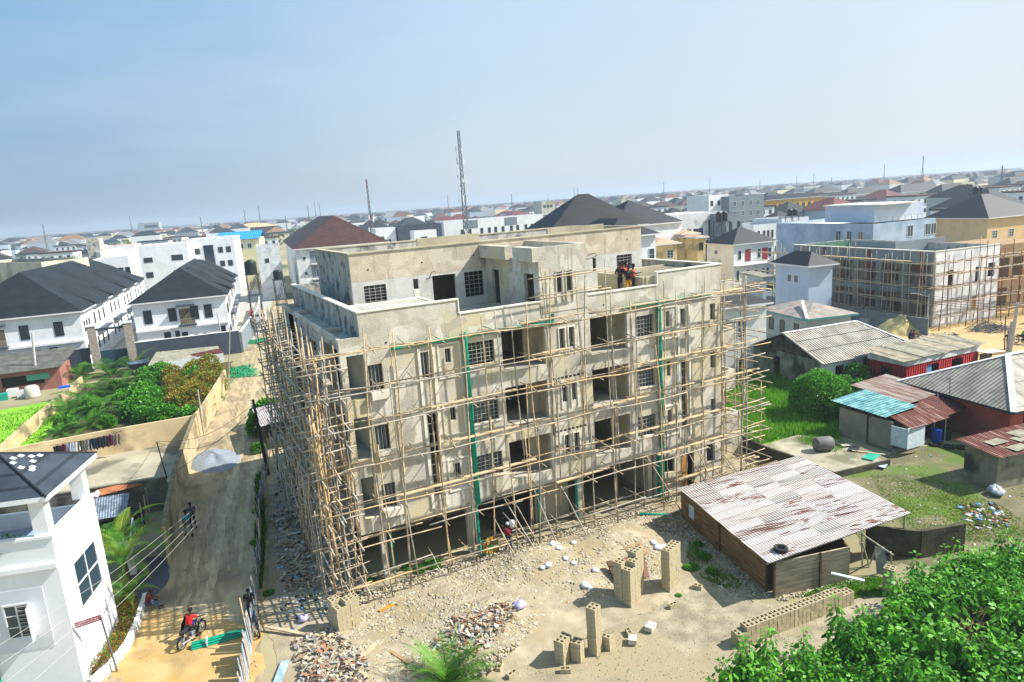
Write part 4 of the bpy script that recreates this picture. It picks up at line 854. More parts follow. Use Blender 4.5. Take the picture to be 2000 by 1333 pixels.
# modern white blocks behind
def modern(label, c, h, ang, which, W, D, wins, panels=(), par=.6, wm=white_p, rm=None, group=None):
    t, W, D = house('white_block', label, c, h, ang, which, W, D, 'flat', wm, rm or rf_char, wins, cat='building', par=par, group=group, style='d')
    for (u0, u1, z0, z1) in panels:
        if z0 < 0: z0, z1 = h + z0, h + z1
        q = MB(); q.box(u0 * W, u1 * W, -.05, -.003, z0, z1); q.build('grey_panel', grey_md, t)
    return t, W, D
modern('long white terrace block with grey panels and tall narrow windows', (866, 433), hD(866, 433, 250), -8, 'FL', (1073, 418), 14, [('F', [.15, .22, .33, .40, .46, .53, .61, .67, .75, .81, .86, .92], -6.4, 1.1, 3.0)], [(.19, .31, -3.2, -.3), (.56, .68, -3.2, -.3), (.94, .995, -3.2, -.3)])
modern('white block with a navy grey wing behind the brown roof', (733, 447), hD(733, 447, 215), -8, 'FL', (772, 445), 10, [('F', [.2], -5, 1.2, 2.4), ('F', [.6], -5, .8, 1.4)])
modern('navy grey wing with small square window behind the brown roofed block', (776, 443), hD(776, 443, 215), -8, 'FL', (862, 437), 10, [('F', [.35], -4.3, .8, 1.1)], wm=grey_dk)
t, W, D = modern('white cube bay with a tall dark window in front of the navy wing', (808, 452), hD(808, 452, 203), -8, 'FL', (852, 449), 6, [('F', [.3], -4.2, 1.8, 2.4)])
modern('grey long two storey block with flat white roof and water tank stands', (1245, 426), hD(1245, 426, 165), -6, 'FL', (1412, 420), 14, [('F', [.42, .82], -7.5, 1.3, 5.6), ('F', [.1, .25, .56, .64, .7, .9], -6.0, 1.3, 2.2)], rm=conc_lt, wm=white_w, par=.15)
modern('white tower block of three storeys with a rooftop parapet', (1384, 382), hD(1384, 382, 235), -6, 'FL', (1423, 381), 12, [('F', [.1, .45, .75], -3.5, 1.0, 1.6), ('F', [.1, .45, .75], -7, 1.0, 1.6)], wm=white_p)
modern('dark grey four storey block with rows of small white framed windows', (1424, 384), hD(1424, 384, 235), -6, 'FL', (1492, 377), 14, [('F', [.12, .35, .58, .8], -3.4, 1.1, 1.7, 'w'), ('F', [.12, .35, .58, .8], -6.6, 1.1, 1.7, 'w'), ('F', [.12, .35, .58, .8], -9.8, 1.1, 1.7, 'w')], wm=grey_md)
modern('grey plastered stair block beside the white long block', (1418, 418), hD(1418, 418, 172), -6, 'FL', (1450, 413), 8, [('F', [.2, .7], -5, .8, 3)], wm=grey_md)
modern('white terrace with dark flat roof and paired slim windows, left half', (1472, 440), hD(1472, 440, 185), -12, 'FL', (1525, 431), 12, [('F', [.15, .35, .5, .65, .85], -3.6, .6, 2.0), ('F', [.2, .5, .8], -7.4, .7, 1.6)], par=.9)
modern('white terrace with dark flat roof and paired slim windows, right half', (1527, 428), hD(1527, 428, 190), -12, 'FL', (1580, 418), 12, [('F', [.12, .3, .38, .55, .63, .85], -4.2, .6, 2.2), ('F', [.1, .25, .4, .55, .7, .85], -8, .6, 1.4)], par=.9)
house('yellow_building', 'long yellow building with a dark low roof in the middle distance', (1497, 392), hD(1497, 392, 290), -10, 'FL', (1612, 388), 16, 'hip', mat('yellow_paint', '#cf9a35', '#dba944', .5, .8), rf_navy, [('F', [.12, .2, .35, .5, .6, .7, .8, .9], -3.6, 1.3, 1.8, 'd')], .2, .4, 'building')
# white house with red balcony doors
t, W, D = house('white_house', 'white two storey house with navy hip roof and two red balcony doors', (1433, 479), 8, -8, 'FL', (1512, 471), (1381, 477), 'hip', white_p, rf_navy, [('F', [.1, .58], 5, .8, 1.8), ('F', [.84], 5, .9, 1.8), ('F', [.06, .3, .5, .68, .8], .9, .7, 2.1), ('L', [5.0], 6, 1, .8)], .6, .5)
for u in (.28, .7): q = MB(); q.box(u * W, u * W + 1.25, -.06, -.003, 4.6, 6.9); q.build('balcony_door', mat('red_door', '#8c1f2c', '#9c2a36', 2, .6), t)
q = MB(); q.box(0, W, -.7, -.003, 3.9, 4.1); q.build('balcony', white_p, t)
for u in (.35, .95): q = MB(); q.box(-.35, -.003, 3 + u * 3, 3.7 + u * 3, 4.4, 5.0); q.build('air_conditioner', white_w, t)
# beige flats
bg_ = mat('cream_flats_wall', '#c6ad77', '#d6bf8d', .5, .9, c3='#9a8a62', s3=.4)
house('block_of_flats', 'cream two storey flats with tan metal roof and grey stair grille', (1334, 459), hD(1334, 459, 130), -12, 'FL', (1362, 458), 9, 'hip', bg_, rf_tan, [('F', [.25], -2.2, .7, 1.2, 'g'), ('F', [.25], -5.8, .7, 1.2, 'g')], .3, .5)
house('block_of_flats', 'cream flats wing with tan roof and dark louvred windows', (1362, 465), hD(1362, 465, 126), -12, 'FL', (1378, 462), 8, 'hip', bg_, rf_tan, [('F', [.2], -2.2, .8, 1.3, 'd'), ('F', [.2], -5.4, .8, 1.3, 'g')], .3, .5)
house('block_of_flats', 'cream flats annex with a pinkish tan gable roof behind the parapet', (1282, 479), hD(1282, 479, 116), -12, 'FL', (1322, 474), 9, 'hip', bg_, rf_tan, [('F', [.5], -2.4, 1.2, 1.4, 'g')], .35, .6)
house('block_of_flats', 'tan plastered flats with tan roof next to the cream stair grille', (1290, 452), hD(1290, 452, 142), -12, 'FL', (1330, 452), 9, 'hip', mat('tan_plain_wall', '#9e8d70', '#b3a283', .5, .9), rf_tan, [], .3, .5)
# blue grey house and neighbours on the right
bl_ = mat('blue_grey_render', '#a3b3c9', '#b3c1d4', .5, .85)
house('blue_grey_house', 'pale blue house with big navy tiled hip roof behind the teal trimmed bungalow', (1580, 521), 8, -12, 'FL', (1626, 0), (1515, 497), 'hip', bl_, rf_navy, [('L', [2.0, 3.4], 5.6, .9, 1.1), ('L', [3.0], 1.6, 1.4, 1.2)], .65, .6)
house('blue_grey_house', 'low pale blue annex with porch gable left of the navy hip roof', (1490, 541), 4, -12, 'FL', (1512, 540), 6, 'mono', bl_, rf_greyY, [('F', [.4], 1.8, 1, 1, 'd')], .05, .3)
t, W, D = modern('tall blue grey building with roof terraces and tall white framed windows', (1706, 438), 11, -8, 'FL', (1828, 405), 24, [('F', [.54, .83, .92], 8.2, 1.3, 2.0, 'w'), ('F', [.3, .38, .58, .72, .85], 3.6, 1.3, 2.0, 'w'), ('L', [2.0, 4.5, 7.0], 7.3, 1.2, 2.4, 'w'), ('L', [3.0, 8.0], 3.3, 1.2, 2.2, 'w')], wm=mat('cloud_blue_render', '#8fa3b8', '#b9c5d6', .3, .85), rm=conc_lt)
q = MB(); q.box(W * .2, W - .01, 2.5, 14, 11.003, 14.0); q.build('upper_storey', mat('cloud_blue_light', '#b4c0d2', '#c3cddc', .3, .85), t)
q = MB(); q.box(W * .2 - .3, W * .8, 1.0, 14.3, 14.003, 14.2); q.build('roof', conc_lt, t)
for i in range(8): q = MB(); q.box(W * .1 * i, W * .1 * i + .06, .05, .11, 11.003, 12.0); q.build('railing_post', bar_m, t)
q = MB(); q.box(0, W * .8, .05, .1, 12.0, 12.06); q.build('handrail', bar_m, t)
for u in (3.0, 9.0): q = MB(); q.box(-.03, -.003, u + 1.8, u + 3.6, 4.3, 7.2); q.build('dark_opening', dark_m, t)
house('orange_house', 'house with peach wall and black tiled roof at the right edge', (1930, 427), 9, -8, 'FL', 16, 14, 'hip', mat('peach_wall', '#cfa878', '#dab888', .5, .85), rf_navy, [('F', [.1, .4], 4.8, 1.4, 1.6, 'g')], .6, .6)
house('grey_gable_house', 'grey blockwork house with a pink red sheet roof behind the building site', (1830, 450), 6.4, -8, 'FL', (1930, 447), 12, 'gable', white_w, stripe_mat('pink_red_roof', '#b0475a', '#bf5668', 'X', .4, wave=True, dark=.85, bump=.3), [], .4, .4)
house('grey_gable_house', 'grey house with a wide slate hip roof left of the peach house', (1880, 433), 8, -8, 'FL', (1945, 430), 12, 'hip', white_w, rf_grey, [], .4, .5)
house('grey_house', 'pale grey three storey house under a charcoal pyramid roof at upper right', (1906, 386), 11, -8, 'FL', (1963, 381), 16, 'hip', mat('pale_grey_paint', '#9fabb0', '#b1bcc0', .5, .8), rf_char, [('F', [.15, .4, .7], 8, 1.6, 2, 'd'), ('F', [.15, .4, .7], 3.5, 1.6, 2, 'd')], .55, .6)
# teal trimmed grey bungalow
t, W, D = house('bungalow', 'grey green bungalow with weathered asbestos hip roof and teal fascia', (1577, 624), 3.5, -14, 'FL', (1662, 614), (1495, 604), 'hip', mat('sage_grey_wall', '#8a979b', '#9ca9ab', .6, .85), mat('weathered_asbestos', '#77716a', '#99918a', .9, .9, .3, 6, c3='#a58f83', s3=.5), [('L', [1.5, 4.2, 6.4], 1.2, .9, 1.5, 'd')], .35, .6)
for c in list(t.children):
    if c.name.startswith('fascia'): c.data.materials[0] = mat('teal_trim', '#2f7f86', '#3a8d92', 1, .6)
q = MB(); q.obox((-.5, -.6, 3.72), (W * .36, D * .47, 5.0), .3, .1); q.build('ridge_strip', wp, t)
house('pale_wall_house', 'off white two storey house behind the right end of the scaffolding', (1497, 592), 7.0, -12, 'FR', 9, 12, 'hip', mat('offwhite_render', '#c6c6c4', '#d4d4d0', .5, .85), rf_char, [('F', [.62], 3.7, 1.1, 1.8, 'g'), ('F', [.62], .3, 1.1, 1.4, 'g'), ('F', [.25], 3.7, 1.0, 1.8, 'g')], .45, .5)
wallrun('boundary_wall', 'orange brown painted wall below the off white house', [tuple(G(1395, 712, 1.2)[:2]), tuple(G(1488, 682, 1.2)[:2])], 1.8, .2, mat('orange_brown_paint', '#a9643a', '#b97546', 1, .85))
# grey sheet roofed house beside the grass
def gable_house():
    c = G(1606, 707, 2.75); c.z = 0; a = math.radians(-6); t = thing('plank_gable_house', 'low whitewashed house with grey sheet roof and dark plank gable by the grass', 'house', c, a)
    W, D = 11.2, 9.0
    q = MB(); wallgrid(q, lambda u, v, w_: (u, w_, v), .0, W, 0, 2.75, [(1.6, 2.7, 1.0, 2.1), (5., 6., 1.2, 2.3), (8.5, 9.4, 1.2, 2.2)], .2); q.build('wall', mat('whitewashed_wall', '#b4bcc4', '#cfd4d8', .6, .9, c3='#a08d72', s3=.5, f3=(.6, .75)), t)
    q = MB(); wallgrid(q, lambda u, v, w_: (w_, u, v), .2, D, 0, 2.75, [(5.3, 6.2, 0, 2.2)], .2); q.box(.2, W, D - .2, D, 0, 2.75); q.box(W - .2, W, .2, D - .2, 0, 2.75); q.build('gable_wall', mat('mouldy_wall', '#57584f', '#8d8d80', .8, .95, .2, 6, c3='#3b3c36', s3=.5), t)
    q = MB(); q.add([(.05, -.05, 2.75), (.05, D / 2, 4.6), (.05, D, 2.75), (.15, -.05, 2.75), (.15, D / 2, 4.6), (.15, D, 2.75)], [(0, 2, 1), (3, 4, 5)]); q.build('plank_gable', stripe_mat('dark_gable_planks', '#2c2824', '#5c564c', 'Y', .28, .2, .4, .9, scale=1.5), t)
    q = MB(); o = .45
    z0 = 2.8; q.add([(-o, -o, z0 - .15), (W + o, -o, z0 - .15), (W - 2.2, D / 2, 4.75), (-o, D / 2, 4.75), (W + o, D + o, z0 - .15), (-o, D + o, z0 - .15)], [(0, 1, 2, 3), (3, 2, 4, 5), (1, 4, 2)]); q.build('roof', rf_grey, t)
    q = MB(); q.obox((-o, D / 2, 4.78), (W - 2.2, D / 2, 4.78), .3, .06); q.obox((W - 2.2, D / 2, 4.78), (W + o, -o, z0 - .1), .26, .06); q.build('ridge_cap', wp, t)
    q = MB(); q.obox((-o, -o, z0 - .12), (-o, D / 2, 4.77), .1, .14); q.build('barge_board', mat('grey_board', '#8c8a84'), t)
    for y in (1.5, 3.0): q = MB(); z1 = z0 - .15 + (y + o) / (D / 2 + o) * 2.1; q.obox((-o + .2, y, z1 + .02), (W - y * .5 + .2, y, z1 + .02), .06, .03); q.build('sheet_lap', fr_d, t)
    q = MB(); q.box(1.6, 2.7, .1, .13, 1.0, 2.1); q.box(5., 6., .1, .13, 1.2, 2.3); q.build('window', dark_gl, t)
gable_house()
# red container kiosk
def container():
    c = G(1771, 716, 2.5); c.z = 0; a = math.radians(-4); t = thing('container_kiosk', 'red corrugated container kiosk under a patched sheet roof', 'kiosk', c, a); W, D = 9.6, 3.9
    rd = stripe_mat('red_container_steel', '#a01a20', '#b8262b', 'X', .3, wave=True, dark=.6, bump=.6, scale=.8); rdy = stripe_mat('red_container_side', '#8e181e', '#a32126', 'Y', .3, wave=True, dark=.7, bump=.6, scale=.8)
    q = MB(); wallgrid(q, lambda u, v, w_: (u, w_, v), 0, W, 0, 2.5, [(2.6, 4.2, 1.1, 2.2), (5.9, 7.4, 0.05, 2.2)], .08); q.box(0, W, D - .08, D, 0, 2.5); q.build('front_wall', rd, t)
    q = MB(); q.box(0, .08, .08, D - .08, 0, 2.5); q.box(W - .08, W, .08, D - .08, 0, 2.5); q.build('end_wall', rdy, t)
    q = MB(); q.box(-.05, W + .05, -.06, .02, 2.503, 2.98); q.box(-.06, -.003, .02, D, 2.503, 2.98); q.build('white_band', white_w, t)
    q = MB(); q.box(-.03, -.004, 1.4, 2.5, 1.3, 2.1); q.build('window', dark_gl, t)
    q = MB(); q.box(2.6, 3.4, .1, .14, 1.1, 2.2); q.build('shop_opening', mat('blue_curtain', '#3d7fae', '#6aa2c8', 6, .8, stretch=(6, 1, 1)), t)
    r = random.Random(3)
    for i in range(13):
        x = -.7 + i * .86; q = MB(); z = 3.2 + r.uniform(-.03, .05); q.add([(x, -.2 + r.uniform(-.15, .1), z - .15), (x + .92, -.2 + r.uniform(-.15, .1), z - .15 + r.uniform(0, .04)), (x + .92, D + .3, z + .15), (x, D + .3, z + .17)], [(0, 1, 2, 3)])
        q.build('roof_sheet', [patch_a, patch_b, patch_c][i % 3] if i % 4 else patch_a, t)
    q = MB()
    for (x, y) in ((-.5, -.4), (W + .4, -.4), (W + .4, D + .4), (-.5, D + .4)): q.tube([(x, y, 0), (x, y, 2.9)], .05, 6)
    q = MB(); q.box(W - .1, W + 1.6, -.25, -.2, 0.3, 2.2); q.build('poster_board', mat('dark_poster', '#1c1c22', '#4a3a22', 1.2, .5), t)
    q = MB(); q.obox((W - .3, -.5, 2.45), (W + 2.1, -.5, 2.3), 1., .06); q.build('awning', white_p, t)
patch_a = stripe_mat('old_sheet_grey', '#84806f', '#a29c88', 'X', .14, wave=True, dark=.8, bump=.5, scale=1.5, spec=.2); patch_b = stripe_mat('old_sheet_tan', '#8a7f68', '#aa9f88', 'X', .14, wave=True, dark=.8, bump=.5, scale=1.5, spec=.2); patch_c = stripe_mat('old_sheet_dark', '#6c685c', '#8d8876', 'X', .14, wave=True, dark=.8, bump=.5, scale=1.5, spec=.2)
container()
# salmon house with corrugated hip roof
def salmon():
    c = G(1978, 804, 2.9); c.z = 0; a = math.radians(-10); t = thing('salmon_house', 'salmon pink bungalow under a wide grey corrugated hip roof', 'house', c, a); W, D = 18., 8.4
    q = MB(); q.box(.4, W, .4, D, 0, 2.88); q.build('wall', mat('salmon_wall', '#a04c40', '#b55c4c', .6, .9, c3='#80403a', s3=.4, f3=(.55, .8)), t)
    x0, x1, y0, y1, z = -.3, W + .6, -.3, D + .6, 2.95; hh = (y1 - y0) / 2; zr = z + hh * .5; A = (x0 + hh * 1.15, y0 + hh, zr); B = (x1 - hh, y0 + hh, zr)
    q = MB(); q.add([(x0, y0, z), (x0, y1, z), A], [(0, 2, 1)]); q.build('roof_side_slope', rf_greyY, t)
    q = MB(); q.add([(x0, y0, z), (x1, y0, z), (x1, y1, z), (x0, y1, z), A, B], [(0, 1, 5, 4), (1, 2, 5), (2, 3, 4, 5)]); q.build('roof_front_slope', stripe_mat('grey_sheets_wide', '#8d877e', '#aba59b', 'X', .95, .07, .5, .85, scale=.8, bump=.2, per2=('Y', 1.9, .03), spec=.15), t)
    q = MB(); q.obox(Vector((x0, y0, z + .03)), Vector(A) + Vector((0, 0, .04)), .38, .07); q.obox(Vector(A) + Vector((0, 0, .05)), Vector(B) + Vector((0, 0, .05)), .35, .06); q.obox(Vector(A) + Vector((0, 0, .03)), Vector((x0, y1, z)), .3, .06); q.build('ridge_cap', wp, t)
    q = MB(); q.box(x0, x1, y0 - .03, y0, z - .16, z); q.box(x0 - .03, x0, y0, y1, z - .16, z); q.build('fascia', mat('dark_fascia', '#2b3236'), t)
    win(t, 'F', W, D, 1.6, .9, 1.2, 1.5, 'd', -.4)
    q = MB(); q.tube([(-.2, 4.5, 2.95), (-.15, 4.6, 4.2)], .025, 5); q.build('antenna', fr_d, t)
salmon()
# teal roofed kitchen with rust lean-to
def rusty(name, a1, a2, rust, axis='X', per=.17, lo=.45, hi=.55, s=1.2, st=None):
    m_ = stripe_mat(name, a1, a2, axis, per, wave=True, dark=.72, bump=.6, scale=s, lo=lo, hi=hi, s2=st, spec=.3); return m_
def teal_shed():
    c = G(1740, 884); a = math.radians(-3); t = thing('kitchen_shed', 'block walled kitchen shed with turquoise sheet roof and rusty lean-to', 'shed', c, a)
    D = 4.3
    q = MB(); q.box(0, .2, 0, D, 0, 2.2); q.box(.2, 7, D - .2, D, 0, 2.2); q.box(2.8, 3.0, 1.6, D - .2, 0, 2.2); q.box(.2, 5, 1.9, 2.1, 0, 2.3); q.box(.0, 4.4, -.35, -.05, 0, .28); q.box(0, 4.4, -.05, 1.9, 0, .2); q.build('wall', mat('bare_block_wall', '#77756a', '#8f8c7e', .8, .95, .3, 10), t)
    q = MB(); q.add([(-.35, .3, 2.55), (3.0, .3, 2.75), (3.2, D + .4, 2.95), (-.4, D + .5, 2.7)], [(0, 1, 2, 3)]); q.build('turquoise_roof', rusty('turquoise_sheet', '#2f7379', '#78acae', None, 'Y', .3, .4, .6, 1.5), t)
    rr = rusty('rusty_sheet', '#59261b', '#8d6f63', None, 'X', .2, .5, .62, .9, (5, .6, 1)); r2 = rusty('faded_rust_sheet', '#7b5a50', '#9a9088', None, 'X', .2, .42, .58, .9, (3, .5, 1)); r3 = rusty('deep_rust_sheet', '#4e2018', '#6b3226', None, 'X', .2, .4, .6, 1.2, (4, .6, 1))
    q = MB(); q.add([(3.02, 1.0, 2.72), (7.6, 1.3, 2.8), (7.9, D + 2.2, 3.0), (3.25, D + 1.8, 2.98)], [(0, 1, 2, 3)]); q.build('faded_roof', r2, t)
    q = MB(); q.add([(.3, -1.3, 2.0), (4.3, -1.2, 2.05), (4.4, .9, 2.68), (.2, .7, 2.6)], [(0, 1, 2, 3)]); q.build('rust_roof', rr, t)
    q = MB(); q.add([(4.2, -1., 2.08), (7.7, -.7, 2.2), (8.4, 1.7, 2.85), (4.1, 1.2, 2.72)], [(0, 1, 2, 3)]); q.build('rust_roof', r3, t)
    q = MB(); q.obox((-.1, -.02, 1.3), (.02, -1.1, 1.3), .05, 1.4); q.build('screen_panel', mat('pale_blue_print', '#9db8c6', '#c8d4da', 4, .6), t)
    q = MB(); q.obox((.04, -1.12, 1.3), (1.75, -1.15, 1.3), .05, 1.5); q.build('screen_panel', mat('pale_blue_print_front', '#b1c4ce', '#d8dfe2', 4, .6), t)
    for x in (4.1, 7.3): q = MB(); q.tube([(x, -1.05, 0), (x, -1.05, 2.05)], .04, 6); q.build('post', bam_g, t)
    q = MB(); q.box(1.9, 2.4, .6, 1.1, .2, 1.4); q.build('cupboard', mat('orange_board', '#b0762b', '#c98b3a', 2, .7), t)
    q = MB(); q.box(2.7, 3.4, .7, 1.3, .2, 1.2); q.build('washing_machine', white_w, t)
    q = MB(); q.box(-.1, 8.2, 1.85, 1.9, .2, 2.3); q.build('back_cloth', mat('dark_tarp', '#1d2b2c', '#26393b', 2, .7), t)
teal_shed()
t = thing('weathered_outbuilding', 'low weathered outbuilding with rusty patched roof at the right edge', 'shed', G(1945, 958), math.radians(-12))
q = MB(); q.box(0, 6, 0, 2.2, 0, 2.2); q.build('wall', mat('mouldy_cream_wall', '#6f6d5c', '#97917a', .6, .95, .2, 6, c3='#3e3f36', s3=.45), t)
q = MB(); q.add([(-.4, -.4, 2.25), (6, -.4, 2.3), (6, 2.7, 2.6), (-.5, 2.5, 2.5)], [(0, 1, 2, 3)]); q.build('rust_roof', MATS['rusty_sheet'], t)
r = random.Random(6)
for i in range(7): x, y = r.uniform(-.2, 3.8), r.uniform(.1, 2.0); q = MB(); q.obox((x, y, 2.36 + y * .1), (x + 1.3, y + .1, 2.38 + y * .1), .7, .02); q.build('loose_sheet', r.choice([white_w, patch_a]), t)
mat('rusty_lap', '#5c3628', '#7b5444', 8, .9)
# the plank shed in the foreground
def plank_shed():
    o = G(1510, 1168); a = math.atan2(19.4 - 20.3, 26.8 - 22.8); t = thing('plank_shed', 'long low plank shed with streaked white and rust sheet roof', 'shed', o, a)
    inv = Matrix.Rotation(-a, 3, 'Z'); L = lambda p: inv @ (Vector(p) - o)
    pl_s = stripe_mat('pale_shed_planks', '#8b7f6c', '#b0a48c', 'Z', .21, .1, .35, .9, scale=2, bump=.5, s2=(.4, .4, 5)); pl_d = stripe_mat('brown_shed_planks', '#6b5438', '#93764f', 'Z', .23, .1, .35, .9, scale=2, bump=.5, s2=(.4, .4, 5))  # end planks paler and greyer than the brown side planks
    BL = L(G(1332, 1012)); FRp = L(G(1657, 1135)); BR = L(G(1570, 960)); RFc = L(G(1772, 1003, 2.15))
    A, B = Vector((0, 0, 0)), BL; B.z = 0
    d = (B - A).normalized(); hA, hB = 1.95, 1.75
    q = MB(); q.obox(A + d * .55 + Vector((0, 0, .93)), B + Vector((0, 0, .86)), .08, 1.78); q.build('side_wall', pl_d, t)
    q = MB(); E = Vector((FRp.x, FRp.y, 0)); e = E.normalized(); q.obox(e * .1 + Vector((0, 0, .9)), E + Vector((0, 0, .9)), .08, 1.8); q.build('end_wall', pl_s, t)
    
    for b0, hh_ in ((e * .05, 1.9), (A + d * .55, 1.9), (E * .6 - Vector((0, .07, 0)), 1.85), (A + d * 4.5 + Vector((-.07, 0, 0)), 1.8)): q = MB(); q.obox(b0, b0 + Vector((0, 0, hh_)), .1, .08, (1, 0, 0)); q.build('post', mat('dark_timber', '#4a3c2b', '#62503a', 3, .9), t)
    q = MB(); q.obox(B + Vector((0, 0, .9)), B + Vector((7.5, 1.5, .9)), .08, 1.8); q.obox(E + Vector((0, .1, .9)), E + Vector((1.8, 6.5, .9)), .08, 1.8); q.build('back_wall', pl_d, t)
    q = MB(); q.box(-.05, .0, .1, .12, 0, 0); 
    # roof: rows of separate sheets
    c00, c10, c01, c11 = L(G(1503, 1101, 2.0)), L(G(1774, 1004, 2.3)), L(G(1330, 957, 2.0)), L(G(1560, 892, 2.3))
    S = lambda u, v: (c00 * (1 - u) + c10 * u) * (1 - v) + (c01 * (1 - u) + c11 * u) * v
    ms = [stripe_mat('whitish_roof_sheet', '#7d736f', '#b5aaa6', 'X', .16, wave=True, dark=.72, bump=.5, scale=1.3, lo=.3, hi=.5, s2=(.45, 5, 1), spec=.3), stripe_mat('pale_roof_sheet', '#8e827e', '#c2b8b4', 'X', .16, wave=True, dark=.75, bump=.5, scale=1.3, lo=.25, hi=.45, s2=(.45, 5, 1), spec=.3), stripe_mat('dull_roof_sheet', '#6f6965', '#a19c98', 'X', .16, wave=True, dark=.72, bump=.5, scale=1.1, lo=.3, hi=.5, s2=(.45, 5, 1), spec=.3), stripe_mat('streaky_rust_sheet', '#5b3226', '#b0abaa', 'X', .16, wave=True, dark=.72, bump=.5, scale=1.2, lo=.42, hi=.52, s2=(.4, 6, 1), spec=.3), stripe_mat('spotted_rust_sheet', '#6a3d2e', '#b4b0ae', 'X', .16, wave=True, dark=.75, bump=.5, scale=1.7, lo=.4, hi=.5, s2=(.8, 3, 1), spec=.3)]
    r = random.Random(8); nu, nv = 5, 12
    for i in range(nu):
        for j in range(nv):
            u0, u1, v0, v1 = i / nu - .012, (i + 1) / nu + .012 + r.uniform(0, .01), j / nv - .004, (j + 1) / nv + .006
            dz = Vector((0, 0, .02 * (nu - i) * .4 + .006 * (j % 2) + r.uniform(0, .012)))
            q = MB(); p = [S(u0, v0), S(u1, v0), S(u1, v1), S(u0, v1)]
            q.quad(*[x + dz + Vector((0, 0, r.uniform(0, .02))) for x in p]); q.build('roof_sheet', r.choices(ms, [3, 3, 3, 4 + (i > 2) * 3, 7])[0], t)
            if j < nv - 1: q = MB(); q.tube([S(u0 + .01, v1) + dz + Vector((0, 0, .015)), S(u1 - .01, v1) + dz + Vector((0, 0, .015))], .012, 3); q.build('sheet_lap', MATS['rusty_lap'] if r.random() < .5 else fr_d, t)
    for u in (1.0,):
        for v, xx in ((.0, 1), (.35, 1), (.7, 1)): p = S(.985, v); q = MB(); q.tube([(p.x, p.y + .1, 0), (p.x, p.y + .1, p.z - .03)], .045, 6); q.build('roof_post', bam_g, t)
    q = MB(); q.tube([S(0, .01) + Vector((-.1, 0, -.06)), S(1, .01) + Vector((.1, 0, -.06))], .04, 6); q.build('eave_pole', bam_g, t)
    P_ = d * 7.2; q = MB(); q.obox(P_ + Vector((-.06, -.02, .95)), P_ + d * .55 + Vector((-.06, 0, .95)), .02, .8); q.build('notice_sheet', mat('notice_paper', '#a9bccb', '#cfd8dd', 6, .7), t)
    p = S(.12, .06); ty = tyre('old tyre lying on the shed roof above the sunlit plank end', o + Matrix.Rotation(a, 3, 'Z') @ p + Vector((0, 0, .06)), .3)
TY = []
def tyre(label, loc, R=.33, group='old tyres'):
    if not TY:
        t = thing('tyre', label, 'tyre', loc, 0, group); q = MB(); n = 20
        prof = [(.62, 0), (.95, .0), (1.0, .1), (1.0, .42), (.95, .5), (.62, .5), (.58, .42), (.7, .25), (.58, .1), (.62, 0)]
        q.lathe([(a * .33, b * .36) for a, b in prof], n=n); q.build('tread', mat('black_rubber', '#1c1c1c', '#34332f', 6, .9), t); q = MB(); q.lathe([(.205, .05), (.19, .09), (.205, .13)], n=n); q.build('bead', mat('grey_bead', '#5a5852'), t); TY.append(t)
        return t
    return dup(TY[0], loc, rnd.random(), label)
plank_shed()
for i, (x, y) in enumerate(((1826, 871), (1853, 876), (1877, 877), (1902, 882), (1940, 872), (1937, 880), (1932, 887))):
    tyre(['first', 'second', 'third', 'fourth'][i] + ' tyre from the blue drum in the row on the mud' if i < 4 else ['rear', 'middle', 'front'][i - 4] + ' tyre of the three by the weathered outbuilding', G(x, y), .33, 'old tyres')
# concrete slab and low walls on the right
t = thing('concrete_slab', 'raised cracked concrete slab floor between the grass and the muddy yard', 'slab', (38, 30, 0)); q = MB(); P = [G(1488, 872, .45), G(1630, 922, .45), G(1736, 897, .45), G(1655, 862, .45), G(1560, 850, .45)]
q.prism([(p.x - 38, p.y - 30) for p in P], 0, .45); q.build('deck', mat('slab_concrete', '#8a8474', '#aba48f', .6, .95, .3, 8, c3='#6d6a55', s3=.4), t)
q = MB(); e0, e1 = [(Vector((p.x - 38, p.y - 30, .23)) + Vector((.02, -.06, 0))) for p in (P[1], P[2])]; q.obox(e0, e1, .1, .42); q.build('mossy_edge', moss_w, t)
wallrun('low_wall', 'mossy low wall between the scaffolding and the raised slab', [tuple(G(1452, 880)[:2]), tuple(G(1492, 900)[:2]), tuple(G(1560, 925)[:2])], 1.1, .2, moss_w)
wallrun('low_wall', 'dark mossy wall sloping down beside the leaning shed posts', [tuple(G(1690, 1080)[:2]), tuple(G(1795, 1090)[:2]), tuple(G(1880, 1075)[:2])], 1.5, .2, moss_w)
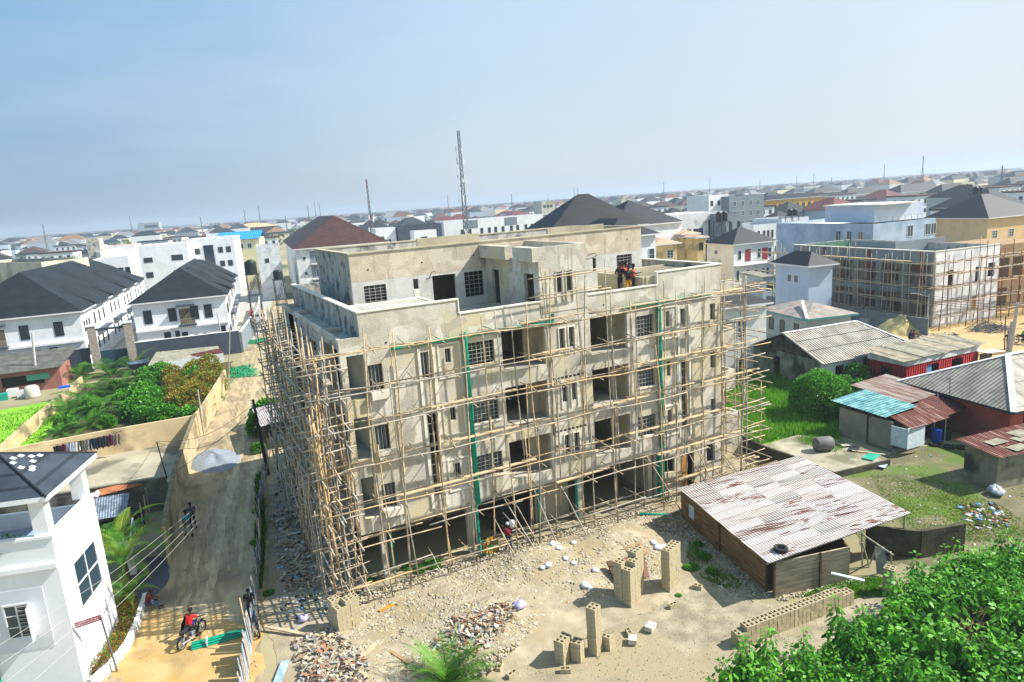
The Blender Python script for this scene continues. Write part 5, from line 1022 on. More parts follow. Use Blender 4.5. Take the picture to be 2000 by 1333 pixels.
# ------------------------------------------------------------------ building site at the right
def site():
    h = 9.4; c = G(1825, 493, h); c.z = 0; a = math.radians(-8); t = thing('building_under_construction', 'half built two storey block with one white plastered side at the right', 'building', c, a)
    FOOT.append((c + Vector((8, 12, 0)), 18))
    D, W = 24., 11.3
    q = MB(); HH = []
    n = 6; b = D / n
    for i in range(n): HH += [(i * b + .35, (i + 1) * b - .35, .2, 3.9), (i * b + .35, (i + 1) * b - .35, 4.6, 7.7)]
    wallgrid(q, lambda u, v, w_: (w_, u, v), 0, D, 0, h, HH, .3); q.build('frame', mat('grey_site_frame', '#6d7577', '#87908f', .6, .9), t)
    q = MB(); HI = []
    for i in range(n): HI += [(i * b + .8, i * b + 1.6, 4.7, 6.9), (i * b + 2.3, i * b + 3.2, 5.2, 6.8), (i * b + 1.0, i * b + 2.8, .2, 2.6)]
    wallgrid(q, lambda u, v, w_: (1.6 + w_, u, v), .2, D, 0, 7.7, HI, .2); q.build('infill_wall', mat('brick_infill', '#7c5c4c', '#8d8a80', .35, .9, lo=.48, hi=.52), t)
    q = MB(); q.box(.3, W - .2, .2, D - .2, 4.1, 4.5); q.box(.3, W - .2, .2, D - .2, 7.8, 8.1); q.build('floor_slab', conc, t)
    q = MB(); q.box(.3, W, D - .2, D, 0, h); q.box(W - .2, W, .2, D - .2, 0, h); q.build('back_wall', conc_dk, t)
    q = MB(); wallgrid(q, lambda u, v, w_: (u, w_, v), .302, W, 0, h, [(2.6, 3.5, 4.9, 6.9), (7.2, 7.9, 4.9, 6.9), (9.4, 10.6, 5.4, 7.2), (6.9, 7.8, 1.4, 3.2)], .2); q.build('white_side_wall', mat('new_white_plaster', '#d5d7da', '#ebebeb', .4, .85, c3='#a9acae', s3=.3, f3=(.58, .78)), t)
    q = MB(); q.box(6.9, 7.8, .1, .14, 1.4, 3.2); q.build('shutter', mat('ochre_shutter', '#8d6a35', '#a8813f', 2, .7), t)
    q = MB(); q.box(.3, .32, .3, D - .2, 8.1, 9.3); q.box(.32, W - .2, D - .25, D - .22, 8.1, 9.3); q.build('parapet_lining', mat('green_render', '#3c6650', '#4d7a62', 1, .8), t)
    q = MB(); q.box(-.06, W + .05, -.05, .2, h + .003, h + .1); q.box(-.06, .35, .2, D, h + .003, h + .1); q.build('coping', conc_lt, t)
    for i in (0, 2, 4): q = MB(); q.box(-.05, .1, i * b + 1.4, i * b + 1.9, 4.6, h - .1); q.build('red_oxide_column', mat('red_oxide', '#6b2a24', '#7c342c', 2, .8), t)
    q = MB(); q.box(5, W + 3, 10, 10.3, 8.2, 9.9); q.box(5, 5.2, 10.3, 18, 8.2, 9.9); q.build('upper_parapet', grey_md, t)
    q = MB(); wallgrid(q, lambda u, v, w_: (W + u, 2 + w_, v), 0, 14, 0, 9, [(i * 2.6 + .4, i * 2.6 + 2.2, z, z + 2.6) for i in range(5) for z in (.6, 4.6)], .3); q.box(W, W + 14, 2.3, 12, 8.4, 8.7); q.box(W, W + 14, 4, 4.2, 0, 8.4); q.build('side_wing', mat('ochre_wing_frame', '#8a6b48', '#a08a6a', .8, .9), t)  # open wing frame in its own ochre brown
    # its scaffold
    R = Matrix.Rotation(a, 3, 'Z'); T = lambda x, y, z: tuple(c + R @ Vector((x, y, z))); r = random.Random(12); P = []
    pk = lambda: r.choice([bam, bam_y, bam, bam_g])
    for row, off in ((0, -1.0), (1, -2.0)):
        y = -1.
        while y < D + 3: P.append(('upright_pole', T(off + r.uniform(-.1, .1), y, 0), T(off, y + r.uniform(-.4, .4), r.uniform(8.2, 10.4)), .06, pk())); y += r.uniform(1.3, 2.1)
        x = -1.
        while x < W + 11: P.append(('upright_pole', T(x, off, 0), T(x + r.uniform(-.4, .5), off, r.uniform(8.4, 10.8)), .06, r.choice([bam, mat('red_brown_pole', '#6c4030', '#85513c', 5, .8)]))); x += r.uniform(1.8, 2.7)
        for z in (1.6, 3.3, 5.2, 6.8, 8.2):
            y = -1.5
            while y < D + 4: P.append(('ledger_pole', T(off, y, z), T(off, y + 5.5, z + r.uniform(-.15, .15)), .055, pk())); y += 4.7
            x = -2
            while x < W + 11: P.append(('ledger_pole', T(x, off, z), T(x + 5.5, off, z + r.uniform(-.15, .15)), .055, pk())); x += 4.7
    for z in (1.6, 3.3, 5.2, 6.8, 8.2):
        for i in range(10): y = r.uniform(0, D); P.append(('cross_pole', T(-2.4, y, z), T(.1, y, z), .05, pk())); x = r.uniform(0, W + 10); P.append(('cross_pole', T(x, -2.4, z), T(x, .1, z), .05, pk()))
    sp2 = scaffold('scaffolding', 'bamboo scaffolding round the half built white sided block at the right', tuple(c), P)
    for z, y0 in ((3.4, 1), (3.4, 5), (8.3, 2), (8.3, 7), (8.3, 12), (5.3, 6)):
        q = MB(); q.obox(Vector(T(-1.4, y0, z)) - c, Vector(T(-1.4, y0 + 4.5, z)) - c, .5, .07); q.build('plank', wood_pl, sp2)
    w0, w1, w2 = T(-4, -3, 0), T(-5, 24, 0), T(2, -5.0, 0)
    wallrun('site_wall', 'grey block wall along the shaded side of the half built block', [w0[:2], w1[:2]], 2.0, .2, mat('grey_site_wall', '#63676a', '#7b7f80', .8, .9))
    wallrun('site_wall', 'broken tan block wall right of the ochre road gap', [T(11, -5.5, 0)[:2], T(20, -3.5, 0)[:2], T(34, -1, 0)[:2]], 2.3, .25, tan_w)
site()
def px_at(px, D):
    "ground point in photo column px at horizontal distance D"
    d = _f + _r * (px - 1000) / FPX - _u * (430 - 666.5) / FPX; s = D / math.hypot(d[0], d[1]); return Vector((d[0] * s, d[1] * s, 0))
def z_of(px, py, D):
    d = _f + _r * (px - 1000) / FPX - _u * (py - 666.5) / FPX; return CAMH + d[2] * D / math.hypot(d[0], d[1])
# ------------------------------------------------------------------ left middle distance
cream = mat('cream_plaster', '#bfb8a2', '#d3cdb9', .4, .9, c3='#a39c86', s3=.15)
modern('unfinished cream plastered block with open windows at the far left', (80, 512), hD(80, 512, 150), 28, 'FL', (172, 495), (-60, 520), [('F', [.15, .3, .5, .65, .8], -4.6, 1.0, 1.6, 'd'), ('F', [.15, .3, .5, .65, .8], -8., 1.0, 1.6, 'd'), ('L', [2.0, 6.0, 9.0], -5, 1.6, 1.9, 'd')], wm=cream)
modern('white flat roofed block with a black glass stair strip behind the lane terrace', (365, 474), hD(365, 474, 190), -10, 'FR', (268, 482), 14, [('F', [.08], -4.2, 2.0, 1.2), ('F', [.64], -4.2, 2.6, 1.4), ('F', [.08, .64, .85], -8, 1.6, 1.4)], [], rm=conc_lt)
t_ = modern('white block wing beside the black glass stair strip', (455, 462), hD(455, 462, 195), -12, 'FR', (368, 474), 14, [('F', [.1, .3, .62, .8], -4, 1.2, 1.5), ('F', [.1, .3, .62, .8], -7.6, 1.2, 1.5)], rm=conc_lt)
for z_, in ((0,),): tt, W_, D_ = t_; q = MB(); q.box(W_ * .3, W_ * .52, -.25, -.003, 1, 13.2); q.build('glass_stair_strip', glass('stair_glass', '#12283a', .12), tt)
modern('long cream white block with terracotta capped parapet', (265, 486), hD(265, 486, 200), 12, 'FR', (195, 494), 14, [('F', [.1, .25, .4, .6, .8], -3.6, .9, 1.3)], rm=conc_lt)
modern('low white row with a navy roof edge behind the left charcoal terrace', (250, 503), hD(250, 503, 172), -8, 'FR', (172, 512), 10, [('F', [.1, .3, .5, .7, .88], -3.6, 1.0, 1.5)], rm=rf_navy)
modern('white villa with stepped parapet left of the blue roof', (425, 470), hD(425, 470, 215), -8, 'FR', (384, 476), 10, [('F', [.15, .6], -4, 1.4, 1.6)], [(.4, .5, -7, -1)], rm=conc_lt)
modern('small white block with a dark balcony band before the tan roofed hall', (447, 455), hD(447, 455, 240), -8, 'FR', (402, 460), 12, [('F', [.2, .6], -3.6, 1.2, 1.6)], rm=rf_navy)
modern('pale block with a terracotta tinted roof slab beside the small tile tower', (262, 478), hD(262, 478, 230), -6, 'FR', (198, 484), 14, [('F', [.15, .45, .75], -3, 1.2, 1.2)], rm=mat('terracotta_slab', '#9c6a52', '#b07c62', .5, .8), par=.1)
modern('narrow unfinished grey tower with a silver sheet cap at the left', (192, 466), hD(192, 466, 205), -6, 'FR', (167, 469), 6, [], wm=conc_dk, rm=white_p)
house('blue_roofed_house', 'cream house with a bright blue metal roof in the left middle distance', (505, 464), hD(505, 464, 225), -14, 'FR', (425, 468), 14, 'gable', mat('pale_yellow_wall', '#cfc79a', '#ddd6ac', .5, .8), stripe_mat('bright_blue_roof', '#1b7fc0', '#2890d2', 'X', .6, wave=True, dark=.85, bump=.3), [('F', [.1, .5, .7], -3, 1.2, 1.4)], .3, .6)
modern('grey white plain house with a black tank before the blue roofed house', (545, 478), hD(545, 478, 170), -8, 'FR', (500, 484), 12, [('F', [.3], -4, .9, 1.0)], wm=white_w)
house('hall', 'wide building with a sandy tan hip roof on the left horizon', (540, 441), 13, -8, 'FR', (447, 449), 30, 'hip', mat('brown_wall_far', '#6b4b48', '#7b5a55', .3, .9), mat('sandy_roof', '#c79a68', '#d6ab7a', .3, .8), [], .2, 1)
modern('glass fronted office block rising over the left horizon', (310, 434), 24, -8, 'FR', (268, 436), 20, [('F', [.3, .5, .7], z, 5, 3) for z in (18, 12, 6)], wm=mat('office_grey', '#8b9a9c', '#a2adae', .2, .8))
house('tower_house', 'small tall house with brown pyramid roof on the left horizon', (408, 440), 15, -8, 'FR', (385, 444), 9, 'hip', white_w, rf_grey, [('F', [.4], 10, 2, 2), ('F', [.4], 5, 2, 2)], .5, .8)
for x0, x1, y, h, lb in ((2, 45, 478, 9, 'cream windowed block at the extreme left skyline'), (45, 122, 473, 9.5, 'long white block with dark window band on the left skyline'), (122, 150, 470, 9, 'white block with lean roof on the left skyline'), (20, 70, 461, 14, 'blue grey flat block furthest left on the skyline')):
    modern(lb, (x1, y - 3), h, 4, 'FR', (x0, y), 12, [('F', [.1, .3, .5, .7, .88], h - 3, 1.3, 1.4)], wm=cream if 'cream' in lb else (grey_md if 'blue' in lb else white_p))
for x0, x1, y, h, lb in ((835, 873, 403, 17, 'grey and white block left of the tall lattice mast'), (930, 968, 401, 13, 'ruined looking pale block right of the tall lattice mast'), (1057, 1083, 392, 18, 'bright white square block on the skyline above the penthouse'), (1213, 1232, 389, 15, 'small cream block on the skyline right of centre'), (1290, 1330, 386, 12, 'pale terrace with arcaded windows right of centre')):
    modern(lb, (x1, y), h, -8, 'FR', (x0, y + 2), 14, [('F', [.15, .4, .65], h - 4, 1.5, 1.6)], wm=white_w if 'grey' in lb else cream)
for c_, h_, x1, lb, rm_, wm_ in (((1232, 405), 8.5, 1275, 'dark peaked roof house right of the pyramid roof', rf_char, white_w), ((1280, 408), 8.5, 1330, 'maroon hipped house behind the flat white block', rf_brown, cream), ((1330, 404), 8.5, 1385, 'second maroon hipped house before the white tower block', rf_brown, white_w), ((1165, 412), 9, 1215, 'dark blue grey roofed house behind the slate pyramid', rf_char, white_w),
                                 ((1385, 424), 8, 1430, 'tan red roofed house behind the paired white terraces', mat('tan_red_roof', '#9a5f4a', '#ad7059', .5, .8), cream), ((1760, 377), 10, 1850, 'long dark roofed warehouse on the right middle skyline', rf_navy, white_w), ((1655, 382), 9, 1740, 'grey house with multiple dark gables before the skyline', rf_char, white_w), ((1590, 378), 9, 1650, 'charcoal roofed house left of the green tree', rf_char, white_w),
                                 ((700, 428), 9, 760, 'dark grey roofed row behind the brown roof', rf_char, white_w), ((770, 424), 9, 835, 'second dark grey roofed row left of the tall mast', rf_navy, cream), ((225, 466), 9, 275, 'black hipped house behind the cream left block', rf_char, white_w), ((300, 462), 9, 375, 'black hipped row above the white glass strip block', rf_navy, white_w), ((60, 489), 8, 105, 'dark roofed house behind the unfinished cream block', rf_char, cream), ((106, 487), 8, 160, 'dark roofed house with pink annex at the left', rf_navy, white_w)):
    house('house', lb, c_, h_, -9, 'FL', (x1, 0), 13, 'hip', wm_, rm_, [('F', [.2, .6], h_ - 3, 1.2, 1.5, 'd')], .55, .6)
# ------------------------------------------------------------------ lattice masts
mast_w = mat('galvanised_mast', '#5f6567', '#7b8183', 2, .6); mast_r = mat('red_mast_paint', '#8e3a35', '#a14640', 2, .6)
def mast(label, px, top, D, w0, w1, n=14, rad=.07, ants=0, red=False, thin=False, name='lattice_mast', group=None):
    p = px_at(px, D); H = z_of(px, top, D); t = thing(name, label, 'mast', p, .3, group)
    k = 3 if thin else 4; leg = lambda i, z: Vector((math.cos(6.283 * i / k), math.sin(6.283 * i / k), 0)) * (w0 + (w1 - w0) * min(1, z / H * 1.25)) * .7 + Vector((0, 0, z))
    for i in range(k): q = MB(); q.tube([leg(i, 0), leg(i, H * .4), leg(i, H * .8), leg(i, H)], rad, 4); q.build('leg', mast_w, t)
    q = MB()
    for j in range(n):
        z0, z1 = H * j / n, H * (j + 1) / n; q.k = int(red and j % 4 < 2)
        for i in range(k): q.tube([leg(i, z0), leg((i + 1) % k, z1)], rad * .6, 3, False); q.tube([leg((i + 1) % k, z0), leg(i, z1)], rad * .6, 3, False); q.tube([leg(i, z1), leg((i + 1) % k, z1)], rad * .6, 3, False)
    q.build('lattice', [mast_w, mast_r], t)
    r = random.Random(int(px))
    for i in range(ants):
        z = H * r.uniform(.35, .86); an = r.uniform(0, 6.28); L = r.uniform(1.2, 2.2); v = leg(0, z).xy.length + .7; q = MB(); x, y = v * math.cos(an), v * math.sin(an); q.box(x - .15, x + .15, y - .12, y + .12, z, z + L); q.obox((0, 0, z + .4), (x, y, z + .4), .06, .06); q.build('antenna', white_w, t)
    return t
mast('tallest four legged telecom lattice mast hung with antennas', 909, 255, 232, 2.1, .75, 22, .13, 22)
mast('red and white lattice mast behind the brown roofed block', 724, 350, 236, 1.1, .45, 18, .065, 8, True)
for i, (px, top, D, lb) in enumerate(((81, 438, 420, 'farthest left lattice mast over the cream blocks'), (254, 422, 700, 'faint mast left of the glass office block'), (392, 424, 600, 'short mast beside the small tower house'), (479, 408, 700, 'slim mast over the tan roofed hall'), (508, 401, 650, 'wide topped mast over the tan roofed hall'), (604, 402, 560, 'mast on the skyline left of the brown roof'), (618, 394, 800, 'left of two thin paired masts on the skyline'), (627, 396, 800, 'right of two thin paired masts on the skyline'), (558, 422, 500, 'tiny mast before the brown roofed block'),
                                 (878, 382, 700, 'pylon just left of the tallest mast'), (1002, 378, 600, 'short mast on the skyline right of the tallest mast'), (1073, 378, 900, 'very faint mast behind the white square block'), (1124, 366, 800, 'pylon with crossarms on the central skyline'), (1131, 368, 820, 'thin mast beside the central pylon'), (1298, 356, 700, 'grey mast behind the pale central terraces'), (1484, 352, 900, 'faint mast behind the yellow building'), (1555, 344, 800, 'stubby red tipped mast over the yellow building'), (1588, 339, 750, 'mast between the yellow building and the tree'),
                                 (1622, 347, 800, 'short mast right of the stubby red tipped one'), (1723, 322, 900, 'very thin mast on the right skyline'), (1797, 306, 560, 'tall tapering lattice mast on the right skyline'), (1387, 346, 900, 'faint mast over the dark grey block'), (1950, 324, 420, 'short mast among the trees at the upper right'))):
    mast(lb, px, top, D, 1.5 if i not in (20,) else 3, .35, 8, .05 + D / 11000, 0, px == 1555, True)
# ------------------------------------------------------------------ water tanks
tank_m = mat('black_tank_plastic', '#15201f', '#222e2c', 1, .45)
def tank_obj(parent, x, y, z, r=.75, h=1.6, name='tank'):
    q = MB(); n = 8; prof = [(0, z), (r, z)]
    for i in range(n): prof += [(r, z + h * .8 * (i + .2) / n), (r * .965, z + h * .8 * (i + .5) / n), (r, z + h * .8 * (i + .8) / n)]
    prof += [(r * .85, z + h * .88), (r * .4, z + h * .96), (r * .4, z + h), (0, z + h)]; q.lathe([(a, b) for a, b in prof], x, y, 16); return q.build(name, tank_m, parent, True)
def tank_stand(label, p, h, tanks, w=1.6, lv=2):
    t = thing('water_tank_stand', label, 'tank stand', p); mt = mat('dark_steel', '#23282b', '#33383b', 2, .6)
    for sx in (-1, 1):
        for sy in (-1, 1): q = MB(); q.box(sx * w / 2 - .045, sx * w / 2 + .045, sy * w / 2 - .045, sy * w / 2 + .045, 0, h); q.build('leg', mt, t)
    for l in range(lv):
        z = h * (l + 1) / lv; q = MB(); q.box(-w / 2 - .2, w / 2 + .2, -w / 2 - .2, w / 2 + .2, z, z + .12); q.build('deck', mt, t); q = MB()
        z0 = h * l / lv
        for s in (-1, 1): q.tube([(-w / 2, s * w / 2, z0), (w / 2, s * w / 2, z)], .04, 4); q.tube([(s * w / 2, -w / 2, z0), (s * w / 2, w / 2, z)], .04, 4)
        q.build('brace', mt, t)
    for (x, y, z, r, hh) in tanks: tank_obj(t, x, y, z + .12, r, hh)
p = px_at(476, 118); tank_stand('tall black water tank stand beside the lane terrace', p, 10.2, [(0, 0, 10.2, .95, 2.3)], 1.7, 3)
p = px_at(528, 122); tank_stand('black tank on a short stand at the end of the paved lane', p, 8.6, [(0, 0, 8.6, .8, 1.6)], 1.6, 2)
p = px_at(1409, 148); tank_stand('double black water tank tower beside the dark grey block', p, 12, [(-.6, 0, 12, .7, 2), (.8, 0, 12, .7, 2), (-.6, 0, 6, .6, 1.4), (.7, 0, 6, .6, 1.4)], 2.2, 4)
p = px_at(1378, 148); tank_stand('low stand of black tanks before the grey long block', p, 7, [(-.7, 0, 7, .6, 1.3), (.8, 0, 7, .6, 1.3)], 2.2, 2)
p = px_at(1547, 168); tank_stand('pair of black tanks on a thin stand over the white terraces', p, 11.5, [(-.7, 0, 11.5, .65, 1.5), (.8, 0, 11.5, .65, 1.5)], 2, 3)
p = px_at(1905, 190); tank_stand('black tank stand beside the charcoal roofs at upper right', p, 13.5, [(-.6, 0, 13.5, .7, 1.6), (.8, 0, 13.5, .7, 1.6)], 2, 3)
t = tag(tank_obj(None, 0, 0, 0, 1.15, 1.5, 'water_tank'), 'squat black tank on a flat roof just behind the penthouse', 'water tank'); p = px_at(909, 96); t.location = (p.x, p.y, 12.6)
q = MB(); q.box(-9, 9, 0, 9, 0, 12.6); o = q.build('flat_roofed_building', white_w); o.location = (p.x, p.y - 2, 0); o.rotation_euler.z = -.12; tag(o, 'plain roof slab carrying the squat black tank behind the penthouse', 'building')
FOOT.append((Vector((p.x, p.y + 4, 0)), 10))
for i, px in enumerate((985, 1022)):
    p = G(px, 1032 - i * 6); t = tag(tank_obj(None, 0, 0, 0, .62 - .1 * i, 1.75, 'water_tank'), ('black ribbed water tank standing under the block by the patterned cloth', 'smaller dark tank in the shade behind the ribbed water tank')[i], 'water tank'); t.location = (p.x, p.y + .2 + i * .3, 0)
# ------------------------------------------------------------------ the town to the horizon
def town():
    r = random.Random(21); R_ = np.random.RandomState(21); a0 = math.radians(-9)
    roofs = [('charcoal', '#1c2329'), ('navy black', '#152029'), ('brown', '#4a3029'), ('maroon', '#5e2b2c'), ('grey', '#6f7274'), ('tan', '#7d6248'), ('slate', '#2c363f'), ('red brown', '#653b2f')]
    walls = [('white', '#dcdedf'), ('cream', '#cdc3a4'), ('grey', '#8c9499'), ('pale blue', '#a9b6c4')]
    RM = [mat('town_roof_' + n_.replace(' ', '_'), c_, rough=.7) for n_, c_ in roofs]; WM = [mat('town_wall_' + n_.replace(' ', '_'), c_, rough=.85) for n_, c_ in walls]
    dk = mat('town_window', '#25323c', rough=.3); protos = []
    for i in range(14):
        W, D, h = r.uniform(11, 19), r.uniform(9, 14), r.choice([5.5, 8, 8, 8.5, 9, 11]); wi, ri = r.choice([0, 0, 0, 1, 1, 2, 3]), r.choice([0, 0, 1, 1, 6, 1, 0, 2, 3, 4, 5, 6, 0]); flat = i % 5 in (0, 2, 4)
        q = MB(); q.box(0, W, 0, D, 0, h); q.k = 1; ns = int(h // 3.2)
        for s in range(ns):
            z = h - 2.6 - 3.2 * s
            for u in range(int(W // 3)): q.quad(*[(u * 3 + 1 + dx, -.03, z + dz) for dx, dz in ((0, 0), (1.2, 0), (1.2, 1.4), (0, 1.4))])
            for u in range(int(D // 3.5)): q.quad(*[(-.03, u * 3.5 + 1 + dx, z + dz) for dx, dz in ((1.2, 0), (0, 0), (0, 1.4), (1.2, 1.4))]); q.quad(*[(W + .03, u * 3.5 + 1 + dx, z + dz) for dx, dz in ((0, 0), (1.2, 0), (1.2, 1.4), (0, 1.4))])
        wl = q.build('wall', [WM[wi], dk]); q = MB()
        if flat: q.box(-.3, W + .3, -.3, D + .3, h + .002, h + .5)
        else:
            hip(q, 0, W, 0, D, h + .1, r.uniform(.5, .7), .7)
            if r.random() < .6: hip(q, W * .15, W * .5, -2, D * .5, h + .12, .6, .3)
        rf = q.build('roof', RM[ri]); protos.append((wl.data, rf.data, W, D, ('small %s house, %s roof' % (walls[wi][0], roofs[ri][0])) if not flat else '%s flat block, %s edge' % (walls[wi][0], roofs[ri][0]))); bpy.data.objects.remove(wl); bpy.data.objects.remove(rf)
    marks = [(30, 'far left cream blocks'), (160, 'unfinished cream block'), (290, 'glass office block'), (400, 'little tower house'), (500, 'tan roofed hall'), (610, 'brown roofed block'), (725, 'red and white mast'), (860, 'grey skyline block'), (910, 'tallest mast'), (1070, 'bright white square block'), (1160, 'slate pyramid roof'), (1300, 'pale arcaded terrace'), (1404, 'white tower block'), (1460, 'dark grey block'), (1560, 'long yellow building'), (1700, 'tall blue grey building'), (1797, 'tapering skyline mast'), (1930, 'charcoal pyramid roof house')]
    def where(X, Y, d):
        v = np.array([X, Y, 6 - CAMH]); px = 1000 + FPX * (v @ _r) / (v @ _f); m_ = min(marks, key=lambda q_: abs(q_[0] - px)); s_ = 'left of' if px < m_[0] else 'right of'
        return ', ' + ('nearest rows ' if d < 310 else 'second rows ' if d < 335 else 'third rows ' if d < 360 else 'farther rows ') + s_ + ' the ' + m_[1]
    cells = []
    ca, sa = math.cos(a0), math.sin(a0)
    for i in range(-60, 180):
        for j in range(0, 200):
            x, y = i * 21 + r.uniform(-3, 3) + (j % 3) * 4, j * 19 + r.uniform(-3, 3); X, Y = x * ca - y * sa, x * sa + y * ca
            d = math.hypot(X, Y); az = math.atan2(X, Y)
            if d < 135 or d > 3400 or not (AZ - .72 < az < AZ + .74): continue
            if i % 6 == 0 or j % 9 == 0: continue
            if 18 < X < 60 and Y < 150 or (10 < X < 34 and Y < 200): continue
            if any((X + 6 - f_[0].x) ** 2 + (Y + 5 - f_[0].y) ** 2 < (f_[1] + 7) ** 2 for f_ in FOOT): continue
            if r.random() < .13: continue
            if d < (300 if X < Y * .8 else 185): continue
            cells.append((d, X, Y))
    cells.sort(); near = cells[:225]; far = cells[225:]
    for d, X, Y in near:
        wl, rf, W, D, lb = r.choice([p_ for p_ in protos if 'flat' in p_[4]] if X < Y * .22 and r.random() < .5 else [p_ for p_ in protos if X > Y * .22 or not ('maroon' in p_[4] or 'red' in p_[4])]); lb = lb + where(X, Y, d); o = thing('house', lb, 'house', (X, Y, 0), a0 + r.choice([0, 0, math.pi / 2, r.uniform(-.3, .3)]), 'distant houses of the town')
        for nm, me in (('wall', wl), ('roof', rf)): k = bpy.data.objects.new(nm, me); COL.objects.link(k); k.parent = o
    # beyond: one mass of rooftops
    V, F, M = [], [], []
    n = 0
    for d, X, Y in far:
        if d > 1500 and r.random() < .35: continue
        W, D, h = r.uniform(11, 20), r.uniform(9, 14), r.choice([6, 8, 8.5, 11, 13]) ; a = a0 + r.choice([0, math.pi / 2, .2]); c_, s_ = math.cos(a), math.sin(a); rh = min(W, D) * .3 * (r.random() > .2); hh = min(W, D) / 2
        if d > 1500: W *= 1.6; D *= 1.3
        P = [(0, 0, 0), (W, 0, 0), (W, D, 0), (0, D, 0), (0, 0, h), (W, 0, h), (W, D, h), (0, D, h), (hh, D / 2, h + rh), (max(W - hh, hh), D / 2, h + rh)]
        V += [(X + x * c_ - y * s_, Y + x * s_ + y * c_, z) for x, y, z in P]; wi = r.choice([0, 0, 0, 1, 1, 2, 3]); ri = 4 + r.choice([0, 0, 0, 1, 1, 2, 3, 4, 4, 5, 6, 6, 7])
        for f_ in ((0, 1, 5, 4), (1, 2, 6, 5), (2, 3, 7, 6), (3, 0, 4, 7)): F.append(tuple(k + n for k in f_)); M.append(wi)
        for f_ in ((4, 5, 9, 8), (6, 7, 8, 9), (5, 6, 9, 9), (7, 4, 8, 8)): F.append(tuple(k + n for k in f_)); M.append(ri)
        n += 10
    me = bpy.data.meshes.new('distant_town'); me.from_pydata(V, [], [tuple(dict.fromkeys(f_)) for f_ in F])
    for m_ in WM + RM: me.materials.append(m_)
    me.polygons.foreach_set('material_index', M); me.update(); o = bpy.data.objects.new('distant_town', me); COL.objects.link(o); tag(o, 'mass of rooftops fading toward the hazy horizon', 'town', kind='stuff')
    # tree crowns among the far houses
    pts = []
    for i in range(1500):
        d = 290 + 3600 * R_.rand() ** .8; az = AZ + R_.uniform(-.7, .72); pts.append((d * math.sin(az), d * math.cos(az)))
    pts = np.array(pts); keep = np.array([all((p[0] - f_[0].x) ** 2 + (p[1] - f_[0].y) ** 2 > (f_[1] + 4) ** 2 for f_ in FOOT) and not (18 < p[0] < 60 and p[1] < 150) and not (5 < p[0] < 34 and p[1] < 210) for p in pts]); pts = pts[keep]
    Q = np.repeat(pts, 26, 0) + R_.normal(0, 2.4, (len(pts) * 26, 2)); Z = 3.0 + 6.5 * R_.rand(len(Q)); sz = .5 + 1.1 * R_.rand(len(Q))
    far_m = np.hypot(Q[:, 0], Q[:, 1]) > 1400; sz[far_m] *= 2.2
    scatter_leafballs('distant_trees', Q, Z, sz, mat('distant_foliage', '#26391c', '#4a5f30', .3, .9), 'scattered tree crowns between the distant rooftops')
def scatter_leafballs(name, Q, Z, sz, m, label):
    R_ = np.random.RandomState(5); n = len(Q); base = np.array([(1, 0, 0), (-1, 0, 0), (0, 1, 0), (0, -1, 0), (0, 0, 1), (0, 0, -1)], float); f = np.array([(0, 2, 4), (2, 1, 4), (1, 3, 4), (3, 0, 4), (2, 0, 5), (1, 2, 5), (3, 1, 5), (0, 3, 5)])
    V = base[None] * (1 + .6 * (R_.rand(n, 6, 3) - .5)) * sz[:, None, None] + .4 * sz[:, None, None] * (R_.rand(n, 6, 3) - .5); V[:, :, 2] *= .7
    V[:, :, 0] += Q[:, 0:1]; V[:, :, 1] += Q[:, 1:2]; V[:, :, 2] += Z[:, None]
    F = (f[None] + (np.arange(n) * 6)[:, None, None]).reshape(-1, 3); tag(npmesh(name, V.reshape(-1, 3), F, m), label, 'trees', kind='stuff')
town()
# ------------------------------------------------------------------ haze
q = MB(); q.box(-4200, 7000, -1500, 6500, -1, 62); hz = q.build('haze', None) if False else None
hm = bpy.data.materials.new('haze_air'); hm.use_nodes = True; n = hm.node_tree.nodes; n.remove(n['Principled BSDF']); pv = n.new('ShaderNodeVolumePrincipled')
pv.inputs['Color'].default_value = (.55, .65, .79, 1); pv.inputs['Density'].default_value = HAZE_D; pv.inputs['Anisotropy'].default_value = .25; hm.node_tree.links.new(pv.outputs[0], n['Material Output'].inputs['Volume'])
tag(q.build('haze', hm), 'pale blue haze over the town', 'haze', kind='stuff')
# ------------------------------------------------------------------ plants
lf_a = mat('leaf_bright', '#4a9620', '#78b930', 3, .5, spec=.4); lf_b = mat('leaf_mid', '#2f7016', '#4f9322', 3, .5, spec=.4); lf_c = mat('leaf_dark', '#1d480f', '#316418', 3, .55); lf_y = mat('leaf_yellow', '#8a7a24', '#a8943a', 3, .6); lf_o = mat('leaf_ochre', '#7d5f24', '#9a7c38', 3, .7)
pm_a = mat('palm_leaf', '#35681a', '#5f9426', 2, .5); pm_b = mat('palm_leaf_yellow', '#6a8f26', '#93ad3a', 2, .5); pm_d = mat('palm_leaf_dark', '#1f4512', '#33601b', 2, .5); stem_m = mat('green_stem', '#4d5c2a', '#6d6a3c', 4, .8); bark_m = mat('bark_brown', '#4a3c2a', '#6a583f', 4, .9)
hd_r = mat('leaf_red', '#8a3a16', '#a8541f', 4, .5)
